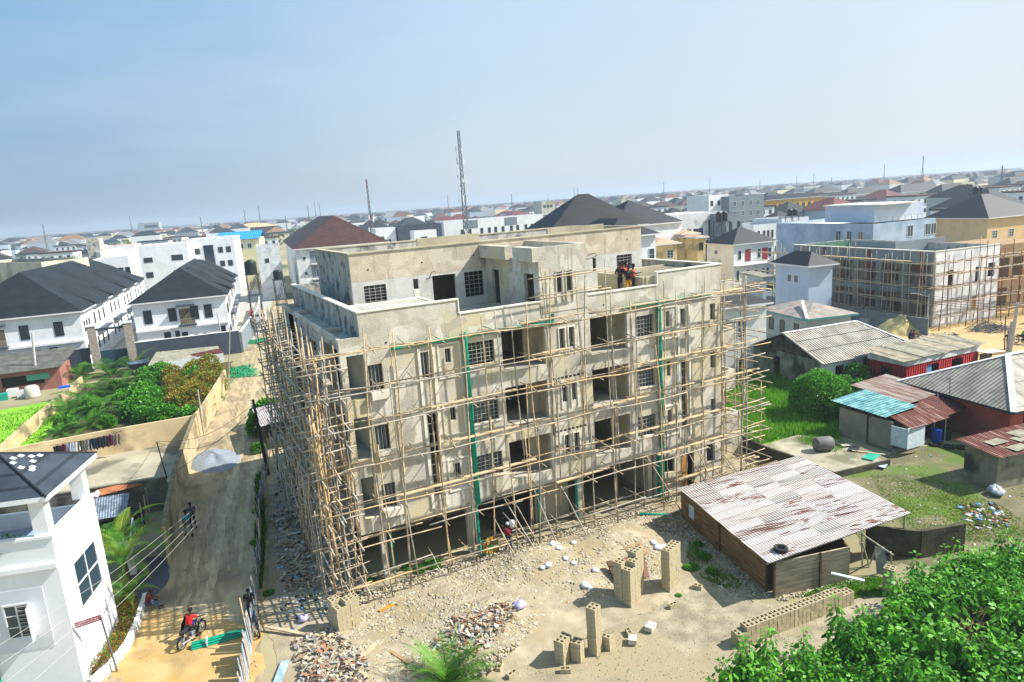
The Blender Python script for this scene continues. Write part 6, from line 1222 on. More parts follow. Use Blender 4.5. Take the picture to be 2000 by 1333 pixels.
def leaf_cloud(P, N, L, Wd, rs_, fold=.25):
    "P centres, N pointing directions (tip), leaf length L, width Wd -> V, F (two quads each)"
    n = len(P); d = N / np.linalg.norm(N, axis=1)[:, None]; up = rs_.normal(0, .5, (n, 3)) + np.array([0, 0, 1.]); s = np.cross(d, up); s /= np.linalg.norm(s, axis=1)[:, None] + 1e-9; u = np.cross(s, d)
    L = np.asarray(L)[:, None] * np.ones((n, 1)); Wd = np.asarray(Wd)[:, None] * np.ones((n, 1)); f = -fold * Wd
    b = P; m1 = P + d * L * .35 - s * Wd * .5 + u * f; m2 = P + d * L * .35 + s * Wd * .5 + u * f; t1 = P + d * L * .75 - s * Wd * .35 + u * f; t2 = P + d * L * .75 + s * Wd * .35 + u * f; t = P + d * L - u * L * .18
    V = np.stack([b, m1, t1, t, t2, m2], 1).reshape(-1, 3); k = (np.arange(n) * 6)[:, None]
    F = np.concatenate([np.concatenate([k, k + 1, k + 2, k + 3], 1), np.concatenate([k, k + 3, k + 4, k + 5], 1)], 1).reshape(-1, 4); return V, F
for m_ in (lf_a, lf_b, lf_c, lf_y, lf_o, pm_a, pm_b, pm_d, hd_r): translucent(m_)
def shrub_proto(seed, h=2.2, ns=9, lv=6, mats_=(0, 1, 1, 2)):
    R_ = np.random.RandomState(seed); P, N, L, W_, M = [], [], [], [], []; q = MB()
    for i in range(ns):
        a = R_.uniform(0, 6.28); R = .75 * R_.rand() ** .6; bx, by = .25 * R * math.cos(a), .25 * R * math.sin(a); tx, ty = R * math.cos(a), R * math.sin(a); hh = h * R_.uniform(.72, 1.05) * (1 - .18 * R)
        q.tube([(bx, by, 0), (bx * .6 + tx * .4, by * .6 + ty * .4, hh * .5), (tx, ty, hh)], [.022, .016, .008], 4, False)
        for l in range(lv):
            z = hh * (1 - .115 * l) ; f = z / hh; cx, cy = bx + (tx - bx) * f, by + (ty - by) * f; nl = 5 if l else 4; rr = .05 + .05 * l; mi = R_.choice([0, 0, 1]) if l < 2 else R_.choice([1, 1, 2, 0])  # tier shading put into leaf colour: brighter on top, darker below
            for k in range(nl):
                b = 6.283 * (k + .5 * (l % 2)) / nl + R_.uniform(-.3, .3); dr = -.65 - .12 * l + R_.uniform(-.5, .35) if l else .25 + R_.uniform(-.3, .2)
                P.append((cx + rr * math.cos(b), cy + rr * math.sin(b), z + R_.uniform(-.03, .03))); N.append((math.cos(b), math.sin(b), dr)); s_ = min(.14 + .036 * l, .27) * R_.uniform(.7, 1.2); L.append(s_ * 1.35); W_.append(s_ * .68); M.append(mi)
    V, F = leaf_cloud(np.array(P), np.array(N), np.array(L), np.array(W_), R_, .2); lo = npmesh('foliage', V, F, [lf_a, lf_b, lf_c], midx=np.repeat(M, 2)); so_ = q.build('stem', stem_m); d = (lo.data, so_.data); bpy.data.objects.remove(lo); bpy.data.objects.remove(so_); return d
def put(name, label, cat, parts, loc, rz=0, sc=1, group=None):
    t = thing(name, label, cat, loc, rz, group); t.scale = (sc, sc, sc)
    for nm, me in parts:
        if me is None: continue
        o = bpy.data.objects.new(nm, me); COL.objects.link(o); o.parent = t
    return t
def leafy_field():
    pr = [shrub_proto(s) for s in range(7)]; r = random.Random(4)
    out = [(1360, 1345), (1385, 1290), (1480, 1262), (1600, 1238), (1690, 1175), (1742, 1180), (1775, 1110), (1850, 1075), (2000, 1050), (2140, 1040), (2200, 1460), (1330, 1460)]
    gap = [(1850, 1175), (2010, 1160), (2010, 1225), (1900, 1240), (1780, 1225), (1770, 1200)]
    P = [tuple(G(*p, 2.1)[:2]) for p in out]; Gp = [tuple(G(*p, 1.6)[:2]) for p in gap]; done = []
    xs, ys = [p[0] for p in P], [p[1] for p in P]; tries = 0; i = 0
    while tries < 6000 and len(done) < 190:
        tries += 1; x, y = r.uniform(min(xs), max(xs)), r.uniform(min(ys), max(ys))
        if not bool(inpoly(np.array([x]), np.array([y]), P)[0]) or bool(inpoly(np.array([x]), np.array([y]), Gp)[0]): continue
        if any((x - a) ** 2 + (y - b) ** 2 < .84 ** 2 for a, b in done): continue
        done.append((x, y)); k = r.randrange(7); s = r.uniform(.72, 1.32)
        side = 'near the block wall' if x < 25.5 and y > 14 else ('by the mossy wall' if y > 16.5 else ('by the photo bottom' if y < 12.5 else 'mid thicket'))
        sz_ = 'small' if s < .92 else 'tall' if s > 1.06 else 'middling'; col_ = int((x - 18) // 2.6); ro_ = int((y - 8) // 2.4)
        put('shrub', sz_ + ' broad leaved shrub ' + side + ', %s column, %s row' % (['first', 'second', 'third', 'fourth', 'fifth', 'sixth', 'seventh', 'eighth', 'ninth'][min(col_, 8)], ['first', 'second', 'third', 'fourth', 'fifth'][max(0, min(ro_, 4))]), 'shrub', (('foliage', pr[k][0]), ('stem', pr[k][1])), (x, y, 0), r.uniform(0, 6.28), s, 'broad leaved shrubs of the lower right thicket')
    # dry twigs in the gap
    q = MB(); R2 = random.Random(5)
    for i in range(420):
        x, y = R2.uniform(min(p[0] for p in Gp), max(p[0] for p in Gp)), R2.uniform(min(p[1] for p in Gp), max(p[1] for p in Gp)); a = R2.uniform(0, 6.28); L = R2.uniform(.4, 1.3); z = R2.uniform(.1, 1.2)
        q.tube([(x, y, z), (x + L * math.cos(a) * .5, y + L * math.sin(a) * .5, z + R2.uniform(0, .4)), (x + L * math.cos(a), y + L * math.sin(a), z + R2.uniform(-.4, .3))], .008, 3, False)
    tag(q.build('dry_twigs', mat('dry_twig', '#7d6a4c', '#a08a68', 3, .9)), 'tangle of dry brown twigs between the two green thickets', 'twigs', kind='stuff')
leafy_field()
def frond_palm(seed, nf, L, droop, mats_, upr=(.35, 1.35), nl=34, wl=.035, ll=.42, trunk=0):
    "leaves of one palm: list of mesh data, one per frond"
    r = random.Random(seed); out = []
    for i in range(nf):
        az = i * 2.399 + r.uniform(-.2, .2); el = upr[0] + (upr[1] - upr[0]) * ((i + .5) / nf) + r.uniform(-.08, .08); Ln = L * r.uniform(.82, 1.08); q = MB(); pts = []; p = Vector((0, 0, trunk)); e = el
        n = 12
        for k in range(n + 1):
            pts.append(p.copy()); e -= droop / n * (1 + k / n); p = p + Vector((math.cos(az) * math.cos(e), math.sin(az) * math.cos(e), math.sin(e))) * (Ln / n)
        q.tube(pts, [.022 * (1 - .8 * k / n) for k in range(n + 1)], 4, False)
        for k in range(nl):
            t = .14 + .86 * k / nl; f = t * n; a = min(int(f), n - 1); c = pts[a].lerp(pts[a + 1], f - a); d = (pts[a + 1] - pts[a]).normalized(); s = d.cross(Vector((0, 0, 1))).normalized(); u = s.cross(d); l = ll * math.sin(min(t * 1.15, 1) * math.pi * .86 + .25) * (1.05 - .35 * t)
            for sd in (-1, 1):
                tip = c + (s * sd * .8 + d * .55 + u * (.28 - .1 * r.random())).normalized() * l; tip.z -= l * .22; md = c.lerp(tip, .5) + u * .03; w_ = d * wl * .5
                q.add([c - w_, c + w_, md + w_, tip, md - w_], [(0, 1, 2, 4), (4, 2, 3)])
        o = q.build('frond', mats_[i % len(mats_)]); out.append(o.data); bpy.data.objects.remove(o)
    return out
def palm(label, loc, data, sc=1, rz=0, group=None, name='palm', trunk=None):
    t = thing(name, label, 'palm', loc, rz, group); t.scale = (sc,) * 3
    for d in data: o = bpy.data.objects.new('frond', d); COL.objects.link(o); o.parent = t
    if trunk: q = MB(); q.tube([(0, 0, 0), (.02, .02, trunk * .5), (0, 0, trunk)], [.12, .1, .09], 8); q.build('trunk', bark_m, t)
    return t
big = frond_palm(3, 38, 2.3, .8, [pm_a, pm_a, pm_d, mat('palm_leaf_light', '#4d7e20', '#6f9a34', 2, .5)], (.2, 1.4), 46, .016, .5)
palm('young oil palm with feathery fronds at the bottom centre of the yard', G(876, 1345), big, 1.2)
# coconut seedlings by the white house
co = frond_palm(8, 13, 2.3, 1.1, [pm_b, pm_a], (.5, 1.4), 34, .03, .46, 1.0)
palm('coconut palm with yellow green fronds against the white house corner', (-4.3, 39.4, 0), co, 1.4, .5, trunk=1.0)
palm('taller coconut palm behind, next to the narrow white wall', (-4.6, 41.6, 0), co, 1.5, 2.5, trunk=1.0)
palm('small coconut palm in the bed beside the seated man', (-4.1, 36.9, 0), co, .8, 1.5, trunk=1.0)
def bush_proto(seed, rx, rz_, n, ls, mts, wts, stems=True, flat=.5, lob=7):
    R_ = np.random.RandomState(seed); d = R_.normal(0, 1, (n, 3)); d[:, 2] = np.abs(d[:, 2]) * 1.0 - .15; d /= np.linalg.norm(d, axis=1)[:, None]
    lb = R_.normal(0, 1, (lob, 3)); lb[:, 2] = np.abs(lb[:, 2]); lb /= np.linalg.norm(lb, axis=1)[:, None]; g = np.max(d @ lb.T, axis=1); rad = (.62 + .42 * np.clip((g - .45) / .55, 0, 1)) * (.72 + .3 * R_.rand(n) ** .5)
    P = d * rad[:, None] * np.array([rx, rx, rz_]) + np.array([0, 0, rz_ * .28]); P[:, 2] = np.maximum(P[:, 2], .03); N = d + R_.normal(0, .6, (n, 3)); N[:, 2] -= .1
    V, F = leaf_cloud(P, N, ls * (.7 + .6 * R_.rand(n)), ls * .55 * (.7 + .6 * R_.rand(n)), R_); mi = R_.choice(len(mts), n, p=wts)
    lo = npmesh('foliage', V, F, list(mts), midx=np.repeat(mi, 2)); q = MB(); r = random.Random(seed)
    for i in range(9): a = r.uniform(0, 6.28); q.tube([(0, 0, 0), (rx * .35 * math.cos(a), rx * .35 * math.sin(a), rz_ * .5), (rx * .7 * math.cos(a), rx * .7 * math.sin(a), rz_ * r.uniform(.6, 1.0))], [.04 * rx, .025 * rx, .008], 4, False)
    so_ = q.build('stem', bark_m); dd = (lo.data, so_.data); bpy.data.objects.remove(lo); bpy.data.objects.remove(so_); return dd
b = bush_proto(31, 2.6, 3.1, 13000, .2, (lf_a, lf_b, lf_c), (.5, .35, .15), lob=11); put('bush', 'big round bright green bush standing in the long grass', 'bush', (('foliage', b[0]), ('stem', b[1])), G(1588, 822) + Vector((1.6, .6, 0)), 0, .93)
bp = [bush_proto(40 + i, 1.25, 1.5, 1500, .26, (lf_a, lf_b, lf_c), (.4, .4, .2)) for i in range(4)]; by = [bush_proto(50 + i, 1.3, 2.0, 1500, .22, (lf_y, lf_o, lf_b), (.5, .25, .25)) for i in range(2)]
hr = [bush_proto(60 + i, .42, .5, 420, .07, (hd_r, lf_y, lf_b, lf_a), (.4, .2, .2, .2)) for i in range(3)]
r = random.Random(14)
for i, (px, py, s) in enumerate(((1668, 755, 1.1), (1690, 742, 1.0), (1645, 765, .8), (1680, 770, .7))): d = bp[i % 4]; put('bush', ('low green bush against the whitewashed house wall', 'scrubby bush beside the red container kiosk', 'small bush in the grass right of the round bush', 'low scrub in front of the whitewashed wall')[i], 'bush', (('foliage', d[0]), ('stem', d[1])), G(px, py), i, s)
# overgrown plot on the left
pl = [frond_palm(70 + i, 15, 2.6, 1.0, [pm_d, pm_a, pm_a], (.35, 1.4), 26, .045, .6) for i in range(3)]; palms = []
for i, (px, py, s) in enumerate(((130, 815, 1.1), (165, 790, 1.25), (205, 775, 1.3), (180, 835, .9), (245, 765, 1.2), (160, 740, 1.3), (215, 735, 1.35), (255, 805, .95), (120, 850, .7), (290, 770, 1.), (200, 810, 1.1), (262, 725, 1.2))):
    lb = ('palm at the left end of the overgrown plot', 'palm leaning over the lawn wall', 'tall palm in the densest part of the plot', 'low palm above the beige wall at its left', 'palm in the middle of the plot', 'palm nearest the clay coloured shack', 'palm nearest the stone clad gate pillar', 'low palm above the middle of the beige wall', 'small palm tuft in the plot corner by the lawn', 'palm next to the leafy green shrubs', 'dark palm behind the low palm tufts', 'palm near the white sheet roof')[i]
    palm(lb, G(px, py), pl[i % 3], s * 1.35, r.uniform(0, 6), 'palms in the overgrown plot')
k = 0; spots = []
for i in range(500):
    px, py = r.uniform(130, 405), r.uniform(715, 838); px = px if px > 265 or r.random() < .25 else 420 - .3 * (px - 130); g = G(px, py)
    if not bool(inpoly(np.array([g.x]), np.array([g.y]), [(-13.5, 66.3), (-.3, 66.8), (2.7, 80), (4.5, 93), (-10, 96), (-11.5, 80)])[0]): continue
    if any((g.x - a.x) ** 2 + (g.y - a.y) ** 2 < 1.5 ** 2 for a in spots): continue
    spots.append(g)
    if len(spots) > 46: break
for g in spots:
    yel = g.x > -2.2 and 71 < g.y < 90; d = r.choice(by if yel and r.random() < .8 else bp); zone = 'near the road wall' if g.x > -1 else ('in the middle of the plot' if g.x > -6 else 'at the lawn side of the plot'); row = ('taller ' if d[0].vertices[0].co.x > 0 else 'lower ') + ('front' if g.y < 70 else 'second' if g.y < 75 else 'third' if g.y < 81 else 'fourth' if g.y < 88 else 'back')
    put('bush', ('yellowish brown leafy bush, ' if d in by else 'leafy green bush, ') + row + ' row ' + zone, 'bush', (('foliage', d[0]), ('stem', d[1])), (g.x, g.y, 0), r.uniform(0, 6), r.uniform(.6, .8) if g.x < -5 else r.uniform(.75, 1.3), 'bushes of the overgrown plot')
for i in range(9):
    t_ = i / 8; x, y = -5.0 + .75 * t_ + .12 * (i % 2), 32.3 + 5.2 * t_; d = hr[i % 3]; put('hedge_shrub', ('nearest', 'second', 'third', 'fourth', 'fifth', 'sixth', 'seventh', 'eighth', 'farthest')[i] + ' red tipped hedge shrub along the curved white kerb', 'shrub', (('foliage', d[0]), ('stem', d[1])), (x + .35 * math.sin(t_ * 3.1), y, 0), i, 1.15, 'red tipped hedge shrubs')
d = bp[0]; put('bush', 'bright green bush behind the left scaffolding by the road', 'bush', (('foliage', d[0]), ('stem', d[1])), (5.2, 62.5, 0), 0, 1.0); d = bp[1]; put('bush', 'second green bush beside the shack behind the scaffolding', 'bush', (('foliage', d[0]), ('stem', d[1])), (6.4, 64.5, 0), 0, 1.3)
d = bp[2]; put('bush', 'green weeds on the slat fence line behind the shack', 'bush', (('foliage', d[0]), ('stem', d[1])), (4.6, 57.5, 0), 0, .5)
for px, py, w_ in ((845, 1105, 1.), (820, 1115, .8), (862, 1118, .7), (795, 1110, .6), (1205, 1110, .9), (1175, 1122, .8), (1190, 1135, .7), (1350, 1110, .8), (1375, 1090, .8), (1390, 1120, .7), (1365, 1065, .6), (1045, 1205, .3), (1035, 1232, .3), (1325, 1165, .35), (525, 1160, .6), (502, 1060, .8), (505, 1000, .8), (498, 1120, .5), (700, 1130, .5), (725, 1135, .5)):
    d = bp[int(px) % 4]; put('weed', 'low green weeds growing at ' + ('the slat fence foot' if px < 530 else 'the scaffold foot' if px < 900 else 'the bare rubble' if px < 1050 else 'the timber frame' if px < 1250 else 'the shed plank wall'), 'weed', (('foliage', d[0]), ('stem', d[1])), G(px, py), px, .38 * w_, 'weeds in the building yard').scale.z = .16 * w_
# grass blades
def blades(name, P, n, h0, h1, m, label, seed, wd=.02, clump=1.2):
    R_ = np.random.RandomState(seed); pts = rpts(n, P, lambda x, y: .25 + .9 * noise2(x, y, clump, seed)); n = len(pts); hgt = h0 + (h1 - h0) * R_.rand(n) * (.4 + noise2(pts[:, 0], pts[:, 1], 2.3, seed + 1)); a = R_.rand(n) * 6.28; ln = .25 * hgt * R_.normal(1, .5, n); b = R_.rand(n) * 6.28; w_ = wd * (1 + R_.rand(n))
    B = np.stack([pts[:, 0], pts[:, 1], np.zeros(n)], 1); s = np.stack([np.cos(a) * w_, np.sin(a) * w_, 0 * a], 1); T = B + np.stack([np.cos(b) * ln, np.sin(b) * ln, hgt], 1)
    V = np.stack([B - s, B + s, T], 1).reshape(-1, 3); F = np.arange(3 * n).reshape(-1, 3); tag(npmesh(name, V, F, m, midx=R_.randint(0, len(m), n)), label, 'grass', kind='stuff')
g1 = mat('grass_blade_bright', '#55901a', '#78ab2c', 1, .6); g2 = mat('grass_blade_mid', '#457f14', '#639723', 1, .6); g3 = mat('grass_blade_dry', '#7d7a34', '#94904a', 1, .7)
for m_ in (g1, g2, g3): translucent(m_)
blades('grass', grassP, 30000, .25, .7, [g1, g1, g2], 'long bright grass in the field right of the scaffolding', 3, .035)
blades('grass', [(-26, 64), (-15.2, 66), (-10.2, 82), (-12, 90), (-30, 88)], 6000, .08, .2, [g1, g2], 'mown lawn behind the diagonal wall at the left', 5, .05)
ms = [tuple(G(*p)[:2]) for p in ((1700, 930), (1800, 925), (1960, 990), (2050, 1060), (1900, 1060), (1780, 1050), (1730, 985))]
blades('grass', ms, 9000, .03, .12, [g1, g2, g3, g3], 'patchy green and dry grass in the muddy yard', 6, .03, .8)
blades('grass', [tuple(G(*p)[:2]) for p in ((1560, 1165), (1660, 1130), (1740, 1130), (1740, 1165), (1650, 1172))], 3500, .05, .22, [g1, g2], 'short grass between the shed end and the block wall', 7, .02, .6)
blades('grass', [tuple(G(*p, .45)[:2]) for p in ((1560, 850), (1640, 858), (1655, 870), (1630, 885), (1590, 875), (1560, 862))], 2500, .5, .7, [g1, g2], 'green weeds on the raised concrete slab', 8, .03, .6)
blades('grass', [tuple(G(*p)[:2]) for p in ((1345, 1060), (1400, 1100), (1450, 1140), (1440, 1160), (1370, 1130), (1340, 1090))], 2500, .05, .25, [g2, g1, g3], 'weedy grass in the shade of the plank shed', 9, .02, .6)
blades('grass', [tuple(G(*p)[:2]) for p in ((512, 930), (520, 1040), (512, 1150), (500, 1150), (498, 1040), (500, 930))], 3000, .1, .5, [g2, lf_c], 'dark weeds along the road side of the slat fence', 10, .03, .6)
blades('grass', [tuple(G(*p)[:2]) for p in ((1150, 1095), (1200, 1085), (1230, 1110), (1210, 1145), (1160, 1140))], 1500, .08, .3, [g1, g2], 'grass growing through the timber formwork', 11, .02, .6)

blades('grass', [(9, 30.6), (12.5, 30.2), (12.5, 29.4), (9, 29.6)], 1500, .05, .22, [g1, g2], 'weeds among the rubble under the scaffold near the second pillar', 21, .02, .5)
blades('grass', [(21.5, 29.8), (30, 30.6), (36, 33), (36, 31.6), (27, 28.9), (22.5, 28.6)], 2600, .04, .2, [g2, g3, g3], 'dry weeds along the scaffold foot behind the shed', 22, .02, .8)
blades('grass', [(3, 23), (22, 23), (26, 18), (20, 17), (8, 19)], 1100, .03, .12, [g1, g3], 'scattered weed tufts on the bare yard sand', 23, .02, .5)
# ------------------------------------------------------------------ hollow blocks
def blockmesh():
    q = MB(); L, W, H = .45, .22, .215
    q.box(0, L, 0, .04, 0, H); q.box(0, L, W - .04, W, 0, H); q.box(0, .045, .04, W - .04, 0, H); q.box(L - .045, L, .04, W - .04, 0, H); q.box(L / 2 - .022, L / 2 + .022, .04, W - .04, 0, H); q.box(.045, L - .045, .04, W - .04, 0, .03)
    o = q.build('hollow_block', block_m); d = o.data; bpy.data.objects.remove(o); return d
BLK = blockmesh(); NB = [0]
def block(loc, rz, label, tilt=0):
    o = bpy.data.objects.new('hollow_block', BLK); COL.objects.link(o); o.location = loc; o.rotation_euler = (tilt, 0, rz); tag(o, label, 'concrete block', 'hollow concrete blocks stacked in the yard'); NB[0] += 1
ORD = 'first second third fourth fifth sixth seventh eighth ninth tenth eleventh twelfth'.split()
def stack(px, py, ang, cols, label, seed=0, along=True):
    "cols: grid of heights; blocks lie with their long side across the stack"
    r = random.Random(seed); g = G(px, py); a = math.radians(ang); ux, uy = Vector((math.cos(a), math.sin(a), 0)), Vector((-math.sin(a), math.cos(a), 0))
    for j, row in enumerate(cols):
        for i, n in enumerate(row):
            for k in range(n):
                w_ = ORD[k] + ' course from the ground, ' + ORD[i] + ' column, ' + ('front row, ' if j == 0 and len(cols) > 1 else 'back row, ' if len(cols) > 1 else '')
                p = g + ux * (i * .228) + uy * (j * .47) + Vector((0, 0, k * .219)) + ux * r.uniform(-.015, .015)
                block(p + ux * .22, a + math.pi / 2 + r.uniform(-.02, .02), w_ + label)
stack(664, 1243, 14, [[6, 6, 7, 7, 7], [7, 7]], 'squat stack at scaffold corner', 1)
stack(1233, 1192, 22, [[9, 9, 10, 10], [10, 10]], 'broad stack by brown panel', 2)
stack(1262, 1178, 22, [[0, 0, 0], [11, 11, 11]], 'tall rear of broad stack', 3)
stack(1309, 1160, 22, [[10, 10, 10, 10, 10]], 'narrow stack nearest the shed', 4)
stack(1166, 1284, 24, [[10, 10], [0]], 'slim lone yard stack', 5)
stack(1186, 1280, 24, [[0, 3, 2]], 'step beside slim stack', 6)
stack(1102, 1303, 26, [[5, 5, 5]], 'low stack near the palm', 7); stack(1135, 1297, 34, [[4, 4]], 'split low stack', 8)
stack(1744, 1166, 20, [[6, 6]], 'short post by the thicket', 9)
g0, g1_ = G(1447, 1268), G(1672, 1180); dv = (g1_ - g0); nbl = int(dv.length / .235); an = math.degrees(math.atan2(dv.y, dv.x)); rr = random.Random(3)
low = MB()
for i in range(nbl):
    n = 3 if i < 2 or i > nbl - 4 else 4
    for k in range(n):
        p = g0 + dv * (i / nbl) + Vector((.1, 0, k * .219)); aa = math.radians(an + 90) + rr.uniform(-.07, .07)
        if k == n - 1 and NB[0] < 292: block(p, aa, 'block on top of the long low block wall, ' + ('left third' if i < nbl / 3 else 'middle third' if i < nbl * 2 / 3 else 'right third'))
        else:
            R2_ = Matrix.Rotation(aa, 3, 'Z'); low.add([R2_ @ v.co + p for v in BLK.vertices], [tuple(f_.vertices) for f_ in BLK.polygons])
tag(low.build('hollow_blocks', block_m), 'lower courses of the long low wall of blocks before the thicket', 'concrete blocks', kind='stuff')
for i, (px, py) in enumerate(((1310, 1192), (1237, 1245), (1115, 1310), (975, 1300), (1352, 1150), (995, 1330))): block(G(px, py) + Vector((0, 0, .0)), i * 1.3, ('loose block left of the tall narrow stack', 'pale loose block lying right of the slim stack', 'toppled block at the foot of the low stack', 'loose block near the palm fronds', 'loose block at the foot of the narrow stack', 'loose block at the bottom edge by the palm')[i])
# ------------------------------------------------------------------ heaps
def heap(name, label, px, py, rx, ry, h, m, rz=0, bumps=.12, cat='heap'):
    g = G(px, py); n = 40; t = np.linspace(-1.25, 1.25, n); X, Y = np.meshgrid(t, t, indexing='ij'); R = np.sqrt(X ** 2 + Y ** 2); Z = np.clip(1 - R, 0, 1) ** .8 * h * (1 - .25 * np.cos(3 * np.arctan2(Y, X) + px)) + bumps * (noise2(X * rx + 9, Y * ry + 9, .5, int(px)) - .45) * (R < 1.05) - .06
    V = np.stack([X * rx, Y * ry, Z], -1).reshape(-1, 3); i = np.arange(n * n).reshape(n, n); F = np.stack([i[:-1, :-1], i[1:, :-1], i[1:, 1:], i[:-1, 1:]], -1).reshape(-1, 4); c = V[F].mean(1); k = np.hypot(c[:, 0] / rx, c[:, 1] / ry) < 1.15
    o = npmesh(name, V, F[k], m, smooth=True); o.location = (g.x, g.y, 0); o.rotation_euler.z = rz; tag(o, label, cat)
    return g
grv = mat('blue_grey_gravel', '#6f7984', '#98a0a8', 12, .95, .9, 60)
heap('gravel_heap', 'flattened heap of blue grey gravel against the road wall', 420, 900, 2.0, 3.3, .7, grv, .1)
heap('sand_heap', 'low brown sand heap below the gravel on the road', 392, 958, 1.2, 2.4, .45, mat('brown_sand', '#8d7c5c', '#a59370', 3, .95, .5, 20), .2)
heap('sand_pile', 'tall pale sand pile before the half built block', 1762, 648, 3.6, 2.6, 1.9, mat('pale_pile_sand', '#a3905f', '#c2ad79', 1, .95, .6, 5), -.3, .4)
heap('sand_pile', 'low sand heap in front of the scaffold by the walking man', 985, 1100, 1.5, 1.1, .4, mat('yellow_sand', '#b99d68', '#cdb382', 2, .95, .4, 12), .1)
pa = [(.55 * 2.3 * math.cos(t), 3.2 * math.sin(t)) for t in [i * 6.283 / 26 for i in range(26)]]; g = G(285, 1128); sheet('gravel_patch', [(g.x + x * .9 + .1, g.y + y * .8) for x, y in pa], .022, mat('dark_chippings', '#3f4350', '#565b6a', 9, .95, .6, 50), rag=.25)
r = random.Random(3)
for px, py, sx_, sy_, lb in ((474, 728, 1.2, 3.4, 'large crumpled heap of green netting beside the road below the estate wall'), (502, 668, 1.4, 1.6, 'smaller green netting heap at the corner of the paved lane')):
    g = G(px, py); q = MB()
    for i in range(240): a = r.uniform(0, 6.28); L = r.uniform(.4, 1.1); x, y = r.uniform(-1, 1) * sx_, r.uniform(-1, 1) * sy_; q.tube([(x, y, .05), (x + L * .5 * math.cos(a), y + L * .5 * math.sin(a), r.uniform(.1, .4)), (x + L * math.cos(a), y + L * math.sin(a), .06)], .035, 3, False)
    o = q.build('green_netting', mat('green_net', '#157a50', '#1f9a66', 3, .6)); o.location = (g.x, g.y, 0); tag(o, lb, 'netting')
# ------------------------------------------------------------------ slat fence by the road
t = thing('slat_fence', 'ragged fence of leaning slats and sheets along the road side of the yard', 'fence', (2.4, 38, 0)); r = random.Random(8)
ctl = [Vector(p) for p in ((.2, 26.5), (.5, 28), (1.4, 32.8), (2.3, 37.9), (3.2, 45), (5.0, 54.5))]; sl = [mat('silver_slat', '#8f98a3', '#c0c5cb', 3, .6), mat('grey_slat', '#6a6f74', '#8f9296', 3, .8), mat('blue_sheet', '#6f8ba6', '#a2b5c6', 3, .6), bam_g]
def on_ctl(s):
    L = [(ctl[i + 1] - ctl[i]).length for i in range(len(ctl) - 1)]; s *= sum(L)
    for i, l in enumerate(L):
        if s <= l: return ctl[i].lerp(ctl[i + 1], s / l), (ctl[i + 1] - ctl[i]).normalized()
        s -= l
    return ctl[-1], (ctl[-1] - ctl[-2]).normalized()
for i in range(96):
    s = (i / 96) ** 1.45; p, d = on_ctl(s); h = r.uniform(1.0, 1.75) * (1 - .3 * s); b = Vector((p.x - 2.4, p.y - 38, 0)); w_ = r.uniform(.12, .26) * (1 + 2 * s); q = MB(); tl = Vector((d.x, d.y, 0)) * r.uniform(-.18, .18) + Vector((r.uniform(-.15, .05), 0, 0)); q.obox(b, b + tl + Vector((0, 0, h)), w_, .02, (-d.y, d.x, 0)); q.build('paling', r.choice(sl), t)
for i in range(14):
    p, d = on_ctl(r.random()); b = Vector((p.x - 2.4, p.y - 38, .1)); q = MB(); q.tube([b, b + Vector((r.uniform(-.5, .5), r.uniform(-1.2, 1.2), 1.5 + r.random()))], .03, 5); q.build('leaning_pole', bam, t)
# ------------------------------------------------------------------ poles and wires
steel = mat('pale_concrete_pole', '#a5a49e', '#bdbcb6', 3, .85); blackp = mat('tarred_pole', '#1d1a17', '#2b2723', 3, .8)
def pole(label, px, py, topx, topy, r0, r1, m, name='utility_pole', arms=0, cat='pole'):
    g = G(px, py); d = _f + _r * (topx - 1000) / FPX - _u * (topy - 666.5) / FPX; k = (g.x * d[0] + g.y * d[1]) / (d[0] ** 2 + d[1] ** 2); tp = Vector((d[0] * k, d[1] * k, CAMH + d[2] * k)) - g; t = thing(name, label, cat, g); q = MB(); q.tube([(0, 0, 0), tp * .5, tp], [r0, (r0 + r1) / 2, r1], 8); q.build('shaft', m, t)
    for i in range(arms): z = tp * (1 - .035 * (i + .3)); q = MB(); q.tube([z, z + Vector((-.18, -.05, .02))], .05, 6); q.build('insulator', white_w, t)
    return g + tp, t
top1, _ = pole('black tarred electricity pole leaning beside the gravel heap', 524, 928, 494, 781, .14, .09, blackp, 'electricity_pole', 4)
top2, _ = pole('thin dark post at the corner of the dark weathered wall', 326, 935, 306, 863, .05, .04, blackp)
pole('pale concrete pole in front of the left estate wall', 73, 762, 63, 651, .17, .12, steel); pole('pale concrete pole at the lane terrace corner', 437, 682, 424, 610, .13, .08, steel); pole('thin brown pole rising from the green netting', 446, 762, 449, 640, .07, .05, bam_g); pole('slim post at the estate wall corner', 467, 672, 458, 598, .06, .05, bam_g)
pole('brown sloping post holding the end of the tan road wall', 398, 848, 386, 762, .1, .07, bam_g); pole('thin wooden mast on the roof line of the rusty lean-to', 1822, 860, 1832, 770, .05, .03, steel); pole('dark slim pole left of the two thick roadside poles', 1962, 684, 1964, 618, .06, .05, blackp)
pa_, _ = pole('thick grey concrete pole beside the ochre road', 1972, 690, 1988, 592, .2, .14, steel); pole('second thick grey pole leaning left at the ochre road', 1968, 688, 1976, 628, .16, .12, steel); pb_, _ = pole('concrete pole before the half built block at its left end', 1637, 606, 1640, 540, .16, .1, steel); pole('shorter concrete pole in front of the half built block', 1628, 608, 1629, 560, .14, .1, steel); pole('bamboo post against the grey site wall', 1682, 630, 1684, 594, .07, .05, bam_g)
